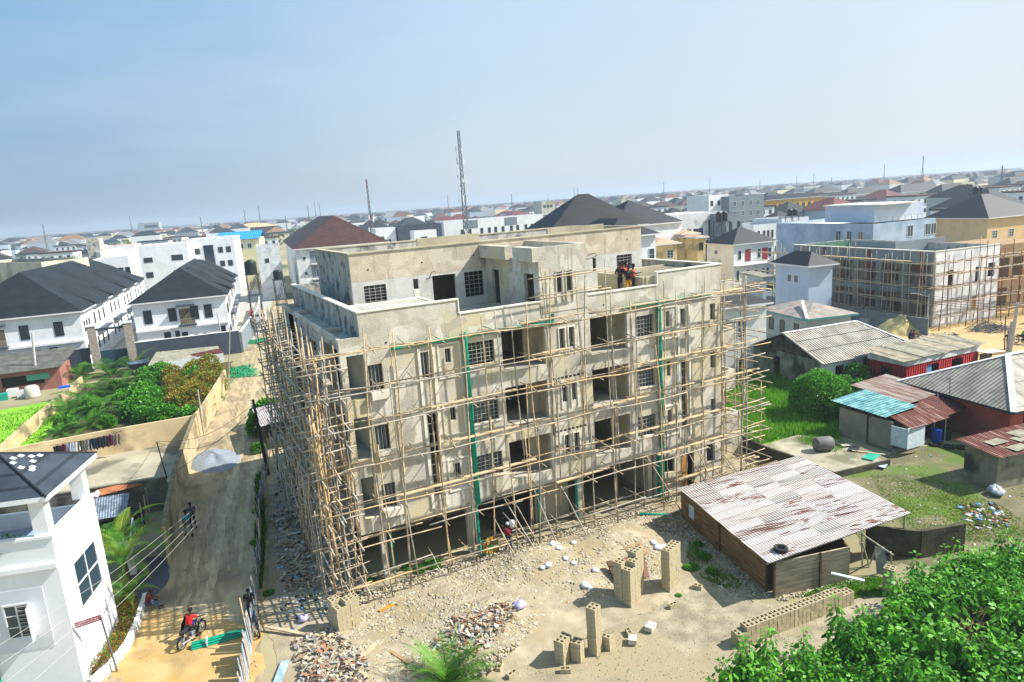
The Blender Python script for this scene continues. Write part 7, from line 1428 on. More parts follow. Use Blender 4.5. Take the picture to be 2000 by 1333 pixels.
tl_, t = pole('grey street lamp before the white plastered side wall', 1810, 647, 1814, 575, .12, .08, steel, 'street_lamp', 0, 'lamp post'); b = tl_ - t.location; q = MB(); q.tube([b - Vector((0, 0, .3)), b + Vector((-1.1, .8, .15))], .05, 6); q.build('arm', steel, t); q = MB(); q.obox(b + Vector((-1.0, .75, .13)), b + Vector((-1.7, 1.2, .2)), .25, .1); q.build('lamp_head', steel, t)
# sign post by the planter
tp_, t = pole('grey sign post with a small maroon board at the planter corner', 229, 1312, 197, 1206, .04, .04, mat('sign_grey', '#5a5d60'), 'sign_post', 0, 'sign'); b = tp_ - t.location; q = MB(); q.obox(b + Vector((.02, 0, 0)), b + Vector((-.95, -.1, -.0)), .03, .26); q.build('sign_board', mat('maroon_sign', '#7c4650', '#8d5560', 3, .6), t)
q = MB(); rr = random.Random(1)
for l in range(2):
    x = -.1
    while x > -.88: w_ = rr.uniform(.03, .09); q.box(b.x + x - w_, b.x + x, b.y - .04 + x * .105 - .001, b.y - .03 + x * .105, b.z + .03 - l * .09, b.z + .065 - l * .09); x -= w_ + .02
q.build('lettering', mat('pale_lettering', '#c7a9ae'), t)
def wire(label, p, q_, sag, rad=.014, m=None, name='overhead_wire', group=None):
    p, q_ = Vector(p), Vector(q_); pts = [p.lerp(q_, i / 10) - Vector((0, 0, sag * math.sin(math.pi * i / 10))) for i in range(11)]; b = MB(); b.tube([v - p for v in pts], rad, 4); o = b.build(name, m or blackp); o.location = p; tag(o, label, 'wire', group)
wire('black wire from the tarred pole to the thin post', top1 - Vector((0, 0, .35)), top2, .9); wire('second black wire sagging to the wall post', top1 - Vector((0, 0, .6)), top2 - Vector((0, 0, .1)), 1.6); wire('wire from the thin post toward the white house', top2, G(135, 1012, 4.5) , .9); wire('long thin wire from the tarred pole over the court', top1 - Vector((0, 0, .8)), G(215, 1000, 2), .4)
for i in range(4): wire('one of four pale parallel wires crossing before the white house', G(372 + i * 6, 1000 + i * 6, 5.2), G(-20 + i * 16, 1272 + i * 30, 5.6),   .25, .008, bar_m, group='four pale parallel wires')
for i in range(4): wire('dark wire along the ochre road between the concrete poles', pa_ - Vector((0, 0, .3 * i)), pb_ - Vector((0, 0, .25 * i)), .8, .02, group='wires before the half built block')
for i in range(3): wire('slack wire across the road beyond the scaffolding', G(440, 610 + 6 * i, 6), G(640, 628 + 4 * i, 9), .8, .015, group='slack wires across the road')
# ------------------------------------------------------------------ kerb planter, pipes, cloth, misc
pts = [G(*p) for p in ((178, 1345), (215, 1312), (250, 1268), (268, 1228), (280, 1190), (286, 1172))]; t = thing('planter_kerb', 'curved low white planter wall at the foot of the white house', 'kerb', pts[0])
q = MB()
for i in range(len(pts) - 1): q.obox(pts[i] - pts[0] + Vector((0, 0, .2)), pts[i + 1] - pts[0] + Vector((0, 0, .2)), .2, .42)
q.build('curved_wall', white_p, t)
a_, b_ = G(375, 1268), G(485, 1238); t = thing('pipe_bundle', 'bundle of long green plastic pipes lying on the sand road', 'pipes', a_); dv = b_ - a_
for i, (y, z) in enumerate(((-.12, .05), (0, .05), (.12, .05), (.24, .05), (-.06, .14), (.06, .14), (.18, .14), (0, .22), (.12, .22))): q = MB(); s = Vector((-dv.y, dv.x, 0)).normalized() * y; q.tube([s + Vector((0, 0, z)), dv * (1 + .02 * (i % 3)) + s + Vector((0, 0, z))], .052, 8); q.build('pipe', green_p, t)
q = MB(); m_ = dv * .27; q.obox(m_ + Vector((0, 0, .14)) - dv.normalized() * .03, m_ + Vector((0, 0, .14)) + dv.normalized() * .03, .48, .32); q.build('strap', white_w, t)
def cloth(label, p, w_, h, m, rz=0, cat='cloth', name='hanging_cloth', wav=.06, group=None):
    n, k = 10, 6; V = []; r_c = random.Random(len(label))
    for i in range(n + 1):
        for j in range(k + 1): V.append((w_ * (i / n - .5), wav * math.sin(i * 1.7 + j * .4), -h * j / k * (1 - .06 * math.sin(i * 2.1)) - .04 * math.sin(i * .9)))
    q = MB(); q.add(V, [(i * (k + 1) + j, (i + 1) * (k + 1) + j, (i + 1) * (k + 1) + j + 1, i * (k + 1) + j + 1) for i in range(n) for j in range(k)]); o = q.build(name, m, smooth=True); o.location = p; o.rotation_euler.z = rz; tag(o, label, cat, group); return o
cloth('green and orange patterned wrapper cloth hung on the scaffold', G(956, 1050, 1.3), 1.0, 1.15, mat('ankara_cloth', '#1f6a4c', '#c98a2e', 5, .8, lo=.48, hi=.52), .1)
cl = [('black garment', '#1e2024'), ('maroon garment', '#5c1f35'), ('pale blue towel', '#a6b0cc'), ('white sheet', '#d5d7da'), ('olive shirt', '#5d5b40'), ('grey singlet', '#8a8a86'), ('dark blue jeans', '#26303e'), ('dark trousers', '#2b2d33'), ('charcoal trousers', '#33363b'), ('wine coloured shirt', '#5a2036'), ('grey brown towel', '#8b7d73')]
x0, x1 = G(105, 870, 1.9), G(230, 845, 2.1); wire('washing line hung along the stained beige wall', x0 + Vector((-.3, 0, .05)), x1 + Vector((.3, 0, .05)), .15, .02, name='washing_line')
for i, (nm, c_) in enumerate(cl): p = x0.lerp(x1, (i + .5) / len(cl)) - Vector((0, 0, .1)); cloth(nm + ' drying on the washing line by the beige wall', p, .62, .75 if i in (0, 1, 2, 3) else .95, mat('cloth_' + str(i), c_, rough=.9), math.atan2((x1 - x0).y, (x1 - x0).x), 'clothes', 'garment', group='washing on the line')
# timber formwork and door panel
t = thing('timber_formwork', 'weathered timber formwork frame lying in the weeds by the block stack', 'timber frame', G(1155, 1100)); o0 = G(1155, 1100); fw = mat('formwork_timber', '#8b6d50', '#ab8d6e', 3, .9, stretch=(1, 6, 6))
cs = [G(1154, 1092, .35) - o0, G(1248, 1062, .6) - o0, G(1262, 1078, .4) - o0, G(1182, 1122, .25) - o0]
for a, b in ((0, 1), (0, 3), (3, 2), (1, 2)): q = MB(); q.obox(cs[a], cs[b], .2, .06, (0, 0, 1)); q.build('beam', fw, t)
for f_ in (.35, .7): q = MB(); q.obox(cs[0].lerp(cs[1], f_), cs[3].lerp(cs[2], f_), .08, .05); q.build('cross_beam', fw, t)
t = thing('door_panel', 'flat brown framed door panel leaning beside the broad block stack', 'door', G(1215, 1135)); o0 = G(1215, 1135); P = [G(1200, 1097, .75) - o0, G(1255, 1076, .95) - o0, G(1268, 1125, .2) - o0, G(1222, 1142, .1) - o0]
q = MB(); n_ = Vector((0, 0, .05)); q.add(P + [p - n_ for p in P], [(0, 1, 2, 3), (4, 7, 6, 5), (0, 4, 5, 1), (1, 5, 6, 2), (2, 6, 7, 3), (3, 7, 4, 0)]); q.build('panel', mat('brown_panel', '#6d4a3e', '#80594a', 1, .7), t)
q = MB(); a, b = G(1190, 1097, .7) - o0, G(1212, 1150, .05) - o0; q.obox(a, b, .3, .12); 
for i in range(3): c_ = a.lerp(b, .2 + .3 * i); q.box(c_.x - .1, c_.x + .1, c_.y - .08, c_.y + .08, c_.z + .05, c_.z + .09)
q.build('cross_braces', mat('dark_brown_wood', '#4c3528', '#5e4536', 2, .8), t)
# drums, fallen tank, boards on the slab
def drum(label, px, py, m, r_=.3, h=.9, z=0): g = G(px, py); q = MB(); q.lathe([(0, 0), (r_, 0), (r_, h * .3), (r_ * 1.04, h * .33), (r_, h * .36), (r_, h * .64), (r_ * 1.04, h * .67), (r_, h * .7), (r_, h), (r_ * .9, h), (r_ * .9, h - .04), (0, h - .04)], n=16); o = q.build('drum', m, smooth=False); o.location = g; tag(o, label, 'drum')
drum('bright blue plastic drum beside the old tyres', 1828, 864, mat('blue_plastic', '#1846a8', '#1f55c0', 3, .4), .36, 1.0); drum('dark green drum in the shade behind the blue one', 1847, 858, mat('dark_green_plastic', '#12332c'), .33, .8); drum('small black drum by the rusty lean-to post', 1815, 853, fr_d, .25, .7)
q = MB(); q.lathe([(0, 0), (.45, 0), (.5, .08), (.5, 1.1), (.45, 1.18), (0, 1.18)], n=18); o = q.build('fallen_tank', mat('grey_tank', '#5c5b5c', '#6e6c6b', 2, .7), smooth=True); g = G(1592, 882, .45); o.location = g + Vector((0, 0, .5)); o.rotation_euler = (math.pi / 2, 0, 1.2); tag(o, 'grey plastic tank lying on its side on the concrete slab', 'tank')
for i, (px, py, L, w_, rz, m, lb) in enumerate(((1702, 892, 1.6, .7, .3, mat('teal_board', '#1f8a72', '#2a9c84', 2, .6), 'teal painted sheet lying on the end of the slab'), (1696, 885, 2.0, .12, -.9, wood_pl, 'pale timber batten across the teal sheet'), (1668, 878, 1.0, .6, .5, fr_d, 'black crumpled sheet on the slab beside the batten'), (1640, 868, .8, .4, .2, fr_d, 'dark rubber mat near the shed wall on the slab'), (1655, 872, .9, .35, -.3, bam_g, 'grey boards scattered on the weedy slab'), (1725, 912, 1.0, .4, .4, mat('printed_sheet', '#6f93c4', '#cdd5dc', 6, .6), 'blue and white printed sheet at the slab foot'))):
    g = G(px, py, .47 if i < 5 else .05); q = MB(); q.box(-L / 2, L / 2, -w_ / 2, w_ / 2, 0, .03); o = q.build('board', m); o.location = g + Vector((0, 0, .02 * i)); o.rotation_euler = (.03, .05, rz); tag(o, lb, 'board')
for i, (px, py, L, rz, m, lb) in enumerate(((755, 1186, .8, .25, mat('orange_board', '#b0762b'), 'orange painted board on the stones right of the squat stack'), (720, 1275, 1.1, .7, wood_pl, 'pale plank end lying on bare sand left of the palm'), (780, 1285, 1.5, 1.9, fw, 'long grey timber lying beside the young palm'), (560, 1230, 2.4, -.8, bam, 'thin bamboo pole lying on rubbish by the slat fence'), (1275, 1000, 1.6, -.6, green_p, 'short green pipe lying in front of the shed corner'), (1270, 1222, .5, .5, mat('pale_cement_lump', '#b9b2a2', '#cfc9ba', 3, .9), 'pale cement lump on the open sand'), (1235, 1247, .45, .9, mat('pale_cement_lump', '#b9b2a2'), 'second pale cement lump left of the slim stack'), (1655, 1150, 1.4, -1., white_w, 'white batten resting on the end of the block wall'), (548, 1310, 1.6, 1.2, MATS['blue_sheet'], 'bent blue grey metal sheet at the bottom by the fence'))):
    g = G(px, py, .25); w_ = .16 if i not in (5, 6, 8) else .34; q = MB(); q.box(-L / 2, L / 2, -w_ / 2, w_ / 2, 0, .06 if i not in (5, 6) else .22); o = q.build('board' if i not in (5, 6) else 'cement_lump', m); z = float(zz(np.array(g.x), np.array(g.y))); o.location = (g.x, g.y, max(z, .03) + .04 + (.75 if i == 7 else 0)); o.rotation_euler = (.05, .04, rz); tag(o, lb, 'board' if i not in (5, 6) else 'cement lump')
# small sheds: behind the white house, behind the scaffolding, beyond the palms
t = thing('tin_shack', 'dark lean-to of sheets and poles behind the white house', 'shack', G(215, 1060)); 
q = MB(); q.add([(-1.2, 0, 1.7), (1.1, -.2, 1.6), (1.3, 2.6, 2.0), (-1.0, 2.8, 2.1)], [(0, 1, 2, 3)]); q.build('roof_sheet', stripe_mat('bluegrey_tin', '#59646f', '#8492a0', 'X', .15, wave=True, dark=.7, bump=.5, scale=2), t)
q = MB(); q.box(-1, 1.9, .1, .2, 0, 1.4); q.box(1.8, 1.9, .2, 2.4, 0, 1.4); q.build('wall', dark_m, t)
for x, y in ((1.9, 0), (2.1, 1.2), (1.2, -.2), (2.2, 2.4)): q = MB(); q.tube([(x, y, 0), (x + .05, y, 2.1)], .04, 5); q.build('post', bam, t)
for i in range(7): q = MB(); z = 1.8 + .03 * i; q.tube([(-1.2 + .1 * i, 2.9 + .12 * i, z + .3), (2.0, 3.5 + .07 * i, z + .25)], .05, 5); q.build('pole', mat('red_timber', '#8d5638', '#a96d4a', 3, .8), t)
t = thing('garden_wall', 'narrow white wall standing beside the coconut palms', 'wall', G(268, 1120)); q = MB(); q.box(-.6, .0, -.1, .1, 0, 2.0); q.box(-.1, .0, .1, 3.6, 0, 1.9); q.build('panel', white_w, t)
t = thing('tin_shack', 'small shack with white and rust patched roof behind the scaffolding', 'shack', (6.1, 57.5, 0)); q = MB(); q.box(-.8, 2.5, 0, 5, 0, 2.2); q.build('wall', moss_w, t); q = MB(); q.add([(-1.1, -.6, 2.3), (2.8, -.6, 2.6), (2.8, 5.4, 2.6), (-1.1, 5.4, 2.3)], [(0, 1, 2, 3)]); q.build('roof_sheet', MATS['spotted_rust_sheet'], t)
t = thing('clay_shack', 'low shack with mossy dark roof and reddish wall beside the lawn', 'shack', G(-10, 775), -.12); q = MB(); q.box(-6, 7.2, 0, 5, 0, 2.6); q.build('wall', mat('clay_red_wall', '#8c5a50', '#a3766a', .8, .9), t); q = MB(); q.add([(-6.5, -.9, 2.7), (7.6, -.9, 2.8), (8.4, 5.6, 4.2), (-6.5, 5.6, 4.2)], [(0, 1, 2, 3)]); q.build('roof', mat('mossy_felt_roof', '#43443f', '#63645c', 1, .95), t); q = MB(); q.box(1, 5.4, -.04, -.003, .9, 2.1); q.box(-5, -.5, -.04, -.003, .8, 2.1); q.build('dark_opening', dark_m, t); q = MB(); q.box(3.6, 6.0, -.07, -.045, 1.4, 2.1); q.build('green_shutter', mat('mint_shutter', '#4c9c86', '#5cab94', 2, .6), t)
q = MB(); q.lathe([(0, 0), (.75, 0), (.8, .2), (.78, 1.2), (.5, 1.45), (.2, 1.5), (0, 1.5)], n=16); o = q.build('water_tank', mat('cream_grey_tank', '#b5b0a4', '#c6c2b7', 3, .7), smooth=True); o.location = G(66, 775) + Vector((0, -.5, 0)); tag(o, 'cream grey cylindrical tank by the lawn edge', 'water tank')
for i, (px, py, c_, lb) in enumerate(((27, 772, '#d2d5d6', 'white box with green mark by the cream grey tank'), (47, 775, '#d5cfd0', 'white plastic tub between the white box and the tank'), (5, 782, '#1f8f7c', 'turquoise bin at the very left by the lawn'), (126, 757, '#1d4fd0', 'bright blue plastic sheet on the lawn wall'))):
    q = MB(); q.prism([(-.6, -.4), (.6, -.45), (.55, .4), (-.5, .45)], 0, .8 if i < 3 else .15); o = q.build('bin' if i == 2 else 'box' if i < 3 else 'plastic_sheet', mat('misc_' + str(i), c_, rough=.6)); o.location = G(px, py, 0 if i < 3 else 1.4); tag(o, lb, 'bin' if i == 2 else 'box' if i < 3 else 'sheet')
o0 = G(290, 735); t = thing('sheet_roof_shack', 'long low shack with silver and white sheet roof behind the overgrown plot', 'shack', o0); A, B, Cc, Dd = [p - o0 for p in (G(290, 712, 2.2), G(436, 690, 2.2), G(425, 676, 2.6), G(305, 688, 2.6))]; q = MB(); q.quad(A, B, Cc, Dd); q.build('roof_sheet', patch_a, t); q = MB(); q.quad(A - Vector((0, 0, 1.2)), B - Vector((0, 0, 1.2)), B, A); q.build('white_fascia', white_w, t); q = MB(); q.quad(A.lerp(B, .65) + Vector((0, 0, .05)), B + Vector((0, 0, .05)), Cc.lerp(B, .4) + Vector((0, 0, .05)), A.lerp(B, .7).lerp(Dd, .3) + Vector((0, 0, .06))); q.build('rust_sheet', MATS['deep_rust_sheet'], t)
q = MB(); q.lathe([(0, 0), (1.0, 0), (1.3, .7), (1.35, .75), (1.2, .7), (.9, .1), (0, .1)], n=18); o = q.build('water_trough', mat('blue_grey_basin', '#3b4a5c', '#4a5b6e', 2, .5), smooth=True); o.location = G(272, 718, .9); tag(o, 'round blue grey basin beside the stone clad gate pillar', 'basin')
q = MB(); q.box(-.08, .08, -2.6, 2.6, 0, 2.5); o = q.build('red_gate', mat('red_gate_paint', '#9c2a2c', '#b03638', 2, .5)); o.location = G(492, 632); o.rotation_euler.z = -.15; tag(o, 'red painted metal gate leaf in the estate wall', 'gate')
# leaning posts at the shed end
t = thing('pole_frame', 'leaning frame of grey poles and old sheet right of the shed', 'pole frame', G(1690, 1110)); o0 = G(1690, 1110)
for a, b in (((1684, 1108, 0), (1683, 1042, 1.9)), ((1698, 1108, 0), (1684, 1060, 1.5)), ((1742, 1115, 0), (1740, 1078, 1.2)), ((1683, 1043, 1.9), (1745, 1085, 1.2)), ((1700, 1100, 0), (1712, 1068, 1.4))): q = MB(); q.tube([G(*a) - o0, G(*b) - o0], .04, 6); q.build('pole', bam_g, t)
q = MB(); q.quad(G(1712, 1120, .1) - o0, G(1736, 1128, .05) - o0, G(1728, 1068, 1.4) - o0, G(1708, 1066, 1.5) - o0); q.build('old_sheet', mat('old_grey_panel', '#6e7068', '#98988c', 2, .9), t)
# ------------------------------------------------------------------ people
skin_m = mat('brown_skin', '#3b2419', '#4a2e20', 4, .6); hair_m = mat('black_hair', '#0e0c0b')
def chain_mesh(name, chains, m, parent, sub=1):
    V, E_, Rr = [], [], []
    idx = {}
    for ch in chains:
        prev = None
        for p, rd in ch:
            k = tuple(round(c_, 4) for c_ in p)
            if k not in idx: idx[k] = len(V); V.append(p); Rr.append(rd)
            i = idx[k]
            if prev is not None and prev != i: E_.append((prev, i))
            prev = i
    me = bpy.data.meshes.new(name); me.from_pydata(V, E_, []); me.materials.append(m); o = bpy.data.objects.new(name, me); COL.objects.link(o); md = o.modifiers.new('skin', 'SKIN'); md.use_smooth_shade = True
    for i, sv in enumerate(me.skin_vertices[0].data): sv.radius = (Rr[i], Rr[i]) if not isinstance(Rr[i], tuple) else Rr[i]
    me.skin_vertices[0].data[0].use_root = True
    sb = o.modifiers.new('sub', 'SUBSURF'); sb.levels = sb.render_levels = sub; o.parent = parent; return o
def hand(w_, d, side):
    d = Vector(d).normalized(); s = d.cross(Vector((0, 0, 1))); s = s.normalized() if s.length > .1 else Vector((0, 1, 0)); w_ = Vector(w_); palm_ = w_ + d * .08; out = [[(tuple(w_), .028), (tuple(palm_), (.036, .022))]]
    for i, l in enumerate((.06, .075, .08, .07)): b = palm_ + s * (.012 * (i - 1.5)); out.append([(tuple(palm_), (.036, .022)), (tuple(b + d * .03), .009), (tuple(b + d * l + Vector((0, 0, -.015))), .008)])
    out.append([(tuple(w_), .028), (tuple(w_ + d * .05 + s * .035 * side), .01), (tuple(w_ + d * .08 + s * .045 * side), .009)]); return out
def person(label, loc, rz, J, top, bottom, shoes='#1a1a1a', sc=1, hair=True, sleeves=True, hat=None):
    "J: joints dict in metres, x right, y forward, z up"
    t = thing('person', label, 'person', loc, rz); t.scale = (sc,) * 3
    g = dict(pel=(0, 0, .95), ch=(0, .01, 1.28), nk=(0, .02, 1.48), hd=(0, .04, 1.63)); 
    for s, n_ in ((-1, 'l'), (1, 'r')): g.update({n_ + 'h': (.1 * s, 0, .9), n_ + 'k': (.11 * s, .03, .5), n_ + 'a': (.11 * s, 0, .09), n_ + 't': (.13 * s, .16, .04), n_ + 's': (.19 * s, 0, 1.42), n_ + 'e': (.25 * s, -.02, 1.14), n_ + 'w': (.25 * s, .1, .9)})
    g.update(J); V = {k: Vector(v) for k, v in g.items()}
    ch = [[(g['pel'], .13), (g['ch'], (.16, .11)), (g['nk'], .055), (tuple(V['nk'].lerp(V['hd'], .4)), .055), (g['hd'], (.085, .1)), (tuple(V['hd'] + (V['hd'] - V['nk']).normalized() * .09), .06)]]
    for n_ in 'lr':
        ch += [[(g['pel'], .13), (g[n_ + 'h'], .09), (g[n_ + 'k'], .055), (g[n_ + 'a'], .038), (g[n_ + 't'], .032)], [(g['ch'], (.16, .11)), (g[n_ + 's'], .055), (g[n_ + 'e'], .04), (g[n_ + 'w'], .028)]]
        d = V[n_ + 'w'] - V[n_ + 'e']; ch += hand(g[n_ + 'w'], d, -1 if n_ == 'r' else 1)
    chain_mesh('body', ch, skin_m, t)
    sh = [[(tuple(V['pel'] + (V['ch'] - V['pel']) * .05), .145), (g['ch'], (.18, .13)), (tuple(V['ch'].lerp(V['nk'], .8)), .08)]]
    for n_ in 'lr': sh.append([(g['ch'], (.18, .13)), (g[n_ + 's'], .072), (tuple(V[n_ + 's'].lerp(V[n_ + 'e'], .75 if sleeves else .3)), .06)])
    chain_mesh('shirt', sh, top, t)
    tr = [[(g['pel'], .14), (tuple(V['pel'] - Vector((0, 0, .03))), .14)]]
    for n_ in 'lr': tr.append([(g['pel'], .14), (g[n_ + 'h'], .1), (g[n_ + 'k'], .068), (tuple(V[n_ + 'k'].lerp(V[n_ + 'a'], .85)), .055)])
    chain_mesh('trousers', tr, bottom, t)
    sm = mat('shoe' + shoes, shoes)
    for n_ in 'lr': a, b = V[n_ + 'a'], V[n_ + 't']; q = MB(); q.obox(a + Vector((0, 0, -.05)) - (b - a).normalized() * .06, b + Vector((0, 0, -.005)) + (b - a).normalized() * .04, .09, .07); q.build('shoe', sm, t)
    u = (V['hd'] - V['nk']).normalized(); q = MB(); c_ = V['hd'] + u * .045 - Vector((0, .012, 0)); n = 10; vs = []
    for i in range(6):
        for k in range(n): ph = i / 5 * math.pi * .55; vs.append(c_ + Vector((math.sin(ph) * .1 * math.cos(k * 6.283 / n), math.sin(ph) * .115 * math.sin(k * 6.283 / n), math.cos(ph) * .1)))
    q.add(vs, [(i * n + k, i * n + (k + 1) % n, (i + 1) * n + (k + 1) % n, (i + 1) * n + k) for i in range(5) for k in range(n)]); q.build('hair' if hat is None else 'cap', hat or hair_m, t, True)
    q = MB(); f_ = V['hd'] + Vector((0, .1, 0)); q.obox(f_ + Vector((0, -.02, .01)), f_ + Vector((0, .02, -.03)), .025, .03); q.build('nose', skin_m, t)
    for s in (-1, 1): q = MB(); q.box(f_.x + s * .035 - .012, f_.x + s * .035 + .012, f_.y - .012, f_.y - .002, f_.z + .015, f_.z + .03); q.build('eye', white_p, t)
    return t
cl_ = lambda n_, a, b=None: mat('fabric_' + n_, a, b or a, 6, .85)
red, black, orange, yel, jean, teal, greyt, green, maro = cl_('red', '#b0141c', '#c41e26'), cl_('black', '#141418', '#1e1e24'), cl_('orange', '#b4402c', '#c9583c'), cl_('yellow', '#c28a1c', '#d29c2a'), cl_('denim', '#2c3f5c', '#3c5070'), cl_('teal', '#2f8f9c', '#45a2ae'), cl_('grey', '#6f7278', '#85888e'), cl_('green', '#4c9a1c', '#66b82c'), cl_('maroon', '#7a1c28', '#8f2732')
fold = dict(le=(-.27, .08, 1.15), lw=(-.05, .24, 1.2), re=(.27, .08, 1.15), rw=(.05, .25, 1.17)); walk = dict(lk=(-.1, .18, .52), la=(-.1, .2, .1), lt=(-.1, .36, .07), rk=(.1, -.02, .5), ra=(.1, -.26, .16), rt=(.1, -.16, .05), le=(-.26, -.1, 1.15), lw=(-.25, -.12, .9), re=(.26, .1, 1.15), rw=(.24, .26, .98))
point = dict(re=(.25, .2, 1.25), rw=(.1, .42, 1.28), le=(-.26, .06, 1.14), lw=(-.1, .25, 1.1)); phone = dict(le=(-.25, .1, 1.15), lw=(-.06, .26, 1.28), re=(.25, .1, 1.15), rw=(.06, .27, 1.28), hd=(0, .09, 1.61))
RZ = 12.81
for lab, px, py, rz, J, a, b, hat in (('man in black shirt and black trousers at the left of the group on the roof', 1211, 515, 2.2, fold, black, black, None), ('person in an orange vest half hidden behind the two men on the roof', 1221, 513, 3.4, fold, orange, jean, None), ('man in black shirt and yellow trousers in the middle of the roof group', 1226, 519, 3.0, phone, black, yel, None), ('man in an orange checked shirt at the right of the roof group', 1235, 517, 3.9, point, orange, jean, None), ('second person in red and white behind the yellow trousered man', 1216, 512, 2.9, point, red, greyt, None)):
    g = G(px, py, RZ + 1.92); person(lab, (g.x, g.y, RZ), rz, J, a, b, hat=hat, sc=1.12)
person('worker in a maroon shirt and white hard hat carrying a sack before the scaffold', G(995, 1086) + Vector((0, 0, .25)), 3.0, walk | dict(rw=(.2, .1, 1.5), re=(.3, .05, 1.3)), maro, jean, '#8c8c88', hat=white_w)
q = MB(); q.lathe([(0, 0), (.13, .02), (.17, .2), (.14, .42), (0, .46)], n=10); o = q.build('sack', bag_m, smooth=True); g = G(1001, 1046, 1.7); o.location = G(997, 1086) + Vector((.22, 0, 1.6)); tag(o, 'pale sack held on the shoulder of the maroon shirted worker', 'sack')
person('man in a turquoise shirt walking on the sand road', G(370, 1048), .4, walk, teal, cl_('pale_grey', '#8d9296'), '#2a2a2a'); person('woman in dark blue dress walking beside the turquoise shirted man', G(379, 1032), .2, walk, cl_('navy_print', '#283350', '#5b6480'), cl_('navy', '#222b44'), '#2a2a2a')
sit = dict(pel=(0, 0, .5), lh=(-.1, .03, .5), rh=(.1, .03, .5), lk=(-.12, .42, .52), rk=(.12, .42, .5), la=(-.12, .5, .1), ra=(.12, .46, .1), lt=(-.12, .66, .05), rt=(.12, .62, .05), ch=(0, .06, .82), nk=(0, .14, 1.0), hd=(0, .22, 1.12), ls=(-.19, .1, .96), rs=(.19, .1, .96), le=(-.23, .26, .74), re=(.23, .26, .74), lw=(-.08, .42, .66), rw=(.08, .42, .66))
person('man in a dark red shirt and jeans seated on the end of the planter wall', G(292, 1196) + Vector((0, 0, -.05)), -1.3, sit, cl_('dark_red', '#4c1218', '#6a1c22'), jean)
ride = dict(pel=(0, -.1, .82), lh=(-.12, -.08, .8), rh=(.12, -.08, .8), lk=(-.22, .28, .62), rk=(.22, .28, .62), la=(-.2, .1, .26), ra=(.2, .1, .26), lt=(-.2, .24, .22), rt=(.2, .24, .22), ch=(0, .08, 1.12), nk=(0, .14, 1.32), hd=(0, .18, 1.46), ls=(-.19, .12, 1.26), rs=(.19, .12, 1.26), le=(-.28, .3, 1.08), re=(.28, .3, 1.08), lw=(-.3, .52, 1.02), rw=(.3, .52, 1.02))
def bike(label, loc, rz, sc=1, tank=None):
    t = thing('motorcycle', label, 'motorcycle', loc, rz); t.scale = (sc,) * 3; n = 20; tank = tank or cl_('bike_blue', '#1c2c6a')
    for y in (-.62, .66):
        w_ = bpy.data.objects.new('wheel', None); COL.objects.link(w_); w_.parent = t; w_.location = (0, y, .3); w_.rotation_euler = (0, math.pi / 2, 0)
        q = MB(); q.lathe([(.24, -.04), (.3, -.03), (.3, .03), (.24, .04), (.24, -.04)], n=n); q.build('tyre', MATS['black_rubber'], w_); q = MB(); q.lathe([(.23, -.02), (.24, -.02), (.24, .02), (.23, .02), (.23, -.02)], n=n)
        for i in range(8): a = i * math.pi / 4; q.tube([(0, 0, 0), (.23 * math.cos(a), .23 * math.sin(a), 0)], .007, 3)
        q.lathe([(.04, -.06), (.04, .06)], n=8); q.build('rim', bar_m, w_)
    q = MB(); q.tube([(0, -.6, .32), (0, -.1, .38), (0, .3, .5), (0, .42, .85)], .03, 6); q.tube([(0, -.62, .62), (0, 0, .6), (0, .4, .8)], .03, 6); q.build('frame', fr_d, t)
    for s in (-1, 1): q = MB(); q.tube([(.06 * s, .66, .3), (.06 * s, .46, .92)], .022, 6); q.build('fork', bar_m, t); q = MB(); q.tube([(.09 * s, -.62, .3), (.09 * s, -.45, .68)], .022, 6); q.build('shock_absorber', bar_m, t)
    q = MB(); q.tube([(-.34, .38, .98), (-.15, .46, 1.0), (.15, .46, 1.0), (.34, .38, .98)], .016, 6); q.build('handlebar', fr_d, t)
    q = MB(); q.tube([(0, .4, .78), (0, .2, .84), (0, .02, .76)], [.06, .11, .07], 10); q.build('fuel_tank', tank, t, True); q = MB(); q.tube([(0, .02, .76), (0, -.3, .74), (0, -.62, .76)], [.08, .1, .07], 8); q.build('seat', fr_d, t, True)
    q = MB(); q.box(-.12, .12, -.08, .22, .28, .52); q.build('engine', greyt, t); q = MB(); q.tube([(.14, .1, .3), (.15, -.3, .28), (.16, -.75, .36)], [.025, .035, .04], 8); q.build('exhaust', bar_m, t)
    q = MB(); q.lathe([(0, 0), (.07, .01), (.08, .06)], n=10); o = q.build('headlight', white_w, t); o.location = (0, .5, .9); o.rotation_euler = (-math.pi / 2, 0, 0)
    for y, z in ((-.66, .64), (.68, .63)): q = MB(); q.obox((0, y - .16, z), (0, y + .16, z - .03), .12, .02); q.build('mudguard', fr_d, t)
    return t
g = G(376, 1252); bike('black motorcycle with blue tank ridden by the man in red', g, -.75); person('man in a bright red shirt riding a motorcycle on the orange sand', g, -.75, ride, red, black)
g = G(497, 1228); bike('dark motorcycle parked beside the slat fence', g + Vector((.05, -.2, 0)), .1); person('man in black standing beside the parked motorcycle at the slat fence', g + Vector((.0, .75, 0)), 3.2, phone, black, cl_('dark_blue', '#20283c'))
g = G(1782, 674); bike('black motorcycle carrying two riders on the ochre road', g, -1.5, 1.1); person('driver in a maroon shirt on the black motorcycle by the sand pile', g, -1.5, ride, maro, black, sc=1.1); person('passenger in dark clothes behind the driver by the sand pile', g + Vector((-.42, .04, .05)), -1.5, ride, black, black, sc=1.1)
g = G(1997, 672); bike('motorcycle at the right edge of the ochre road', g, 2.9, 1.15); person('rider in a lime green shirt at the right edge of the ochre road', g, 2.9, ride, green, black, sc=1.15)
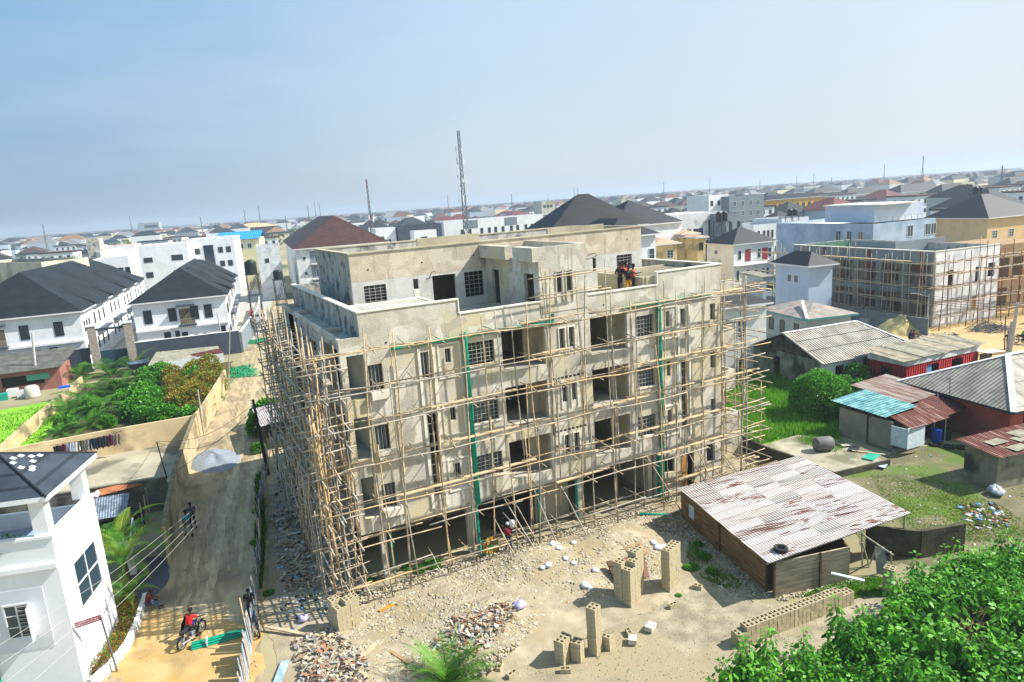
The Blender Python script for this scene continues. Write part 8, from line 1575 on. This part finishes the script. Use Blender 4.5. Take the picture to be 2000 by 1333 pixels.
person('man in dark clothes leaning beside the two thick concrete poles', G(1975, 682) + Vector((-.3, .2, 0)), 1.2, walk, black, cl_('dark_blue', '#20283c'), sc=1.1)
person('worker in dark clothes standing at the grey site wall', G(1684, 628), 2.8, fold, cl_('dark_teal', '#1f4a52'), black, sc=1.1)
g = G(536, 706); bike('red motorcycle parked behind the far end of the scaffolding', g, .4, 1, red)
for i, (px, py) in enumerate(((1695, 622), (1705, 625), (1712, 628), (1700, 634))): q = MB(); q.box(-1.2, 1.2, -.7, .7, 0, 1.5 - .2 * i); o = q.build('block_pallet', stripe_mat('pale_block_pile', '#8f918f', '#aeb0ad', 'Z', .23, .12, .7, .95, scale=2)); o.location = G(px, py); o.rotation_euler.z = -.2 + i * .05; tag(o, ('tallest pale block pile at the grey site wall', 'second pale block pile beside the tallest', 'third pale block pile toward the sand pile', 'lowest pale block pile in front of the others')[i], 'block pile')
q = MB(); r = random.Random(2); g = G(1935, 645)
for i in range(160): a = r.uniform(0, 6.28); L = r.uniform(.5, 1.8); x, y = r.uniform(-2, 2), r.uniform(-1.5, 1.5); q.tube([(x, y, r.uniform(.2, 1.4) * max(0, 1 - abs(x) / 2.5)), (x + L * math.cos(a), y + L * math.sin(a), .1)], .03, 3, False)
o = q.build('brushwood_heap', mat('grey_brushwood', '#4d535a', '#6d7278', 3, .9)); o.location = g; tag(o, 'heap of grey brushwood beside the broken tan wall', 'brushwood')

# ------------------------------------------------------------------ labels of look-alikes told apart by their place
def tell_apart():
    by = {}
    for o in COL.objects:
        if o.parent is None and o.get('group') and o.get('label') and o.get('kind') is None: by.setdefault((o['group'], o['label']), []).append(o)
    def col(o):
        v = np.array([o.location.x, o.location.y, o.location.z - CAMH]); return (v @ _r) / (v @ _f)
    for (g_, lb), L in by.items():
        if not 2 <= len(L) <= 12 or 'wire' in lb: continue
        L.sort(key=col); nm = ['left one', 'right one'] if len(L) == 2 else ['leftmost'] + [x + ' from left' for x in ORD[1:len(L) - 1]] + ['rightmost']
        for o, k in zip(L, nm):
            t_ = lb + ', ' + k; o['label'] = t_ if len(t_.split()) <= 16 else lb
tell_apart()
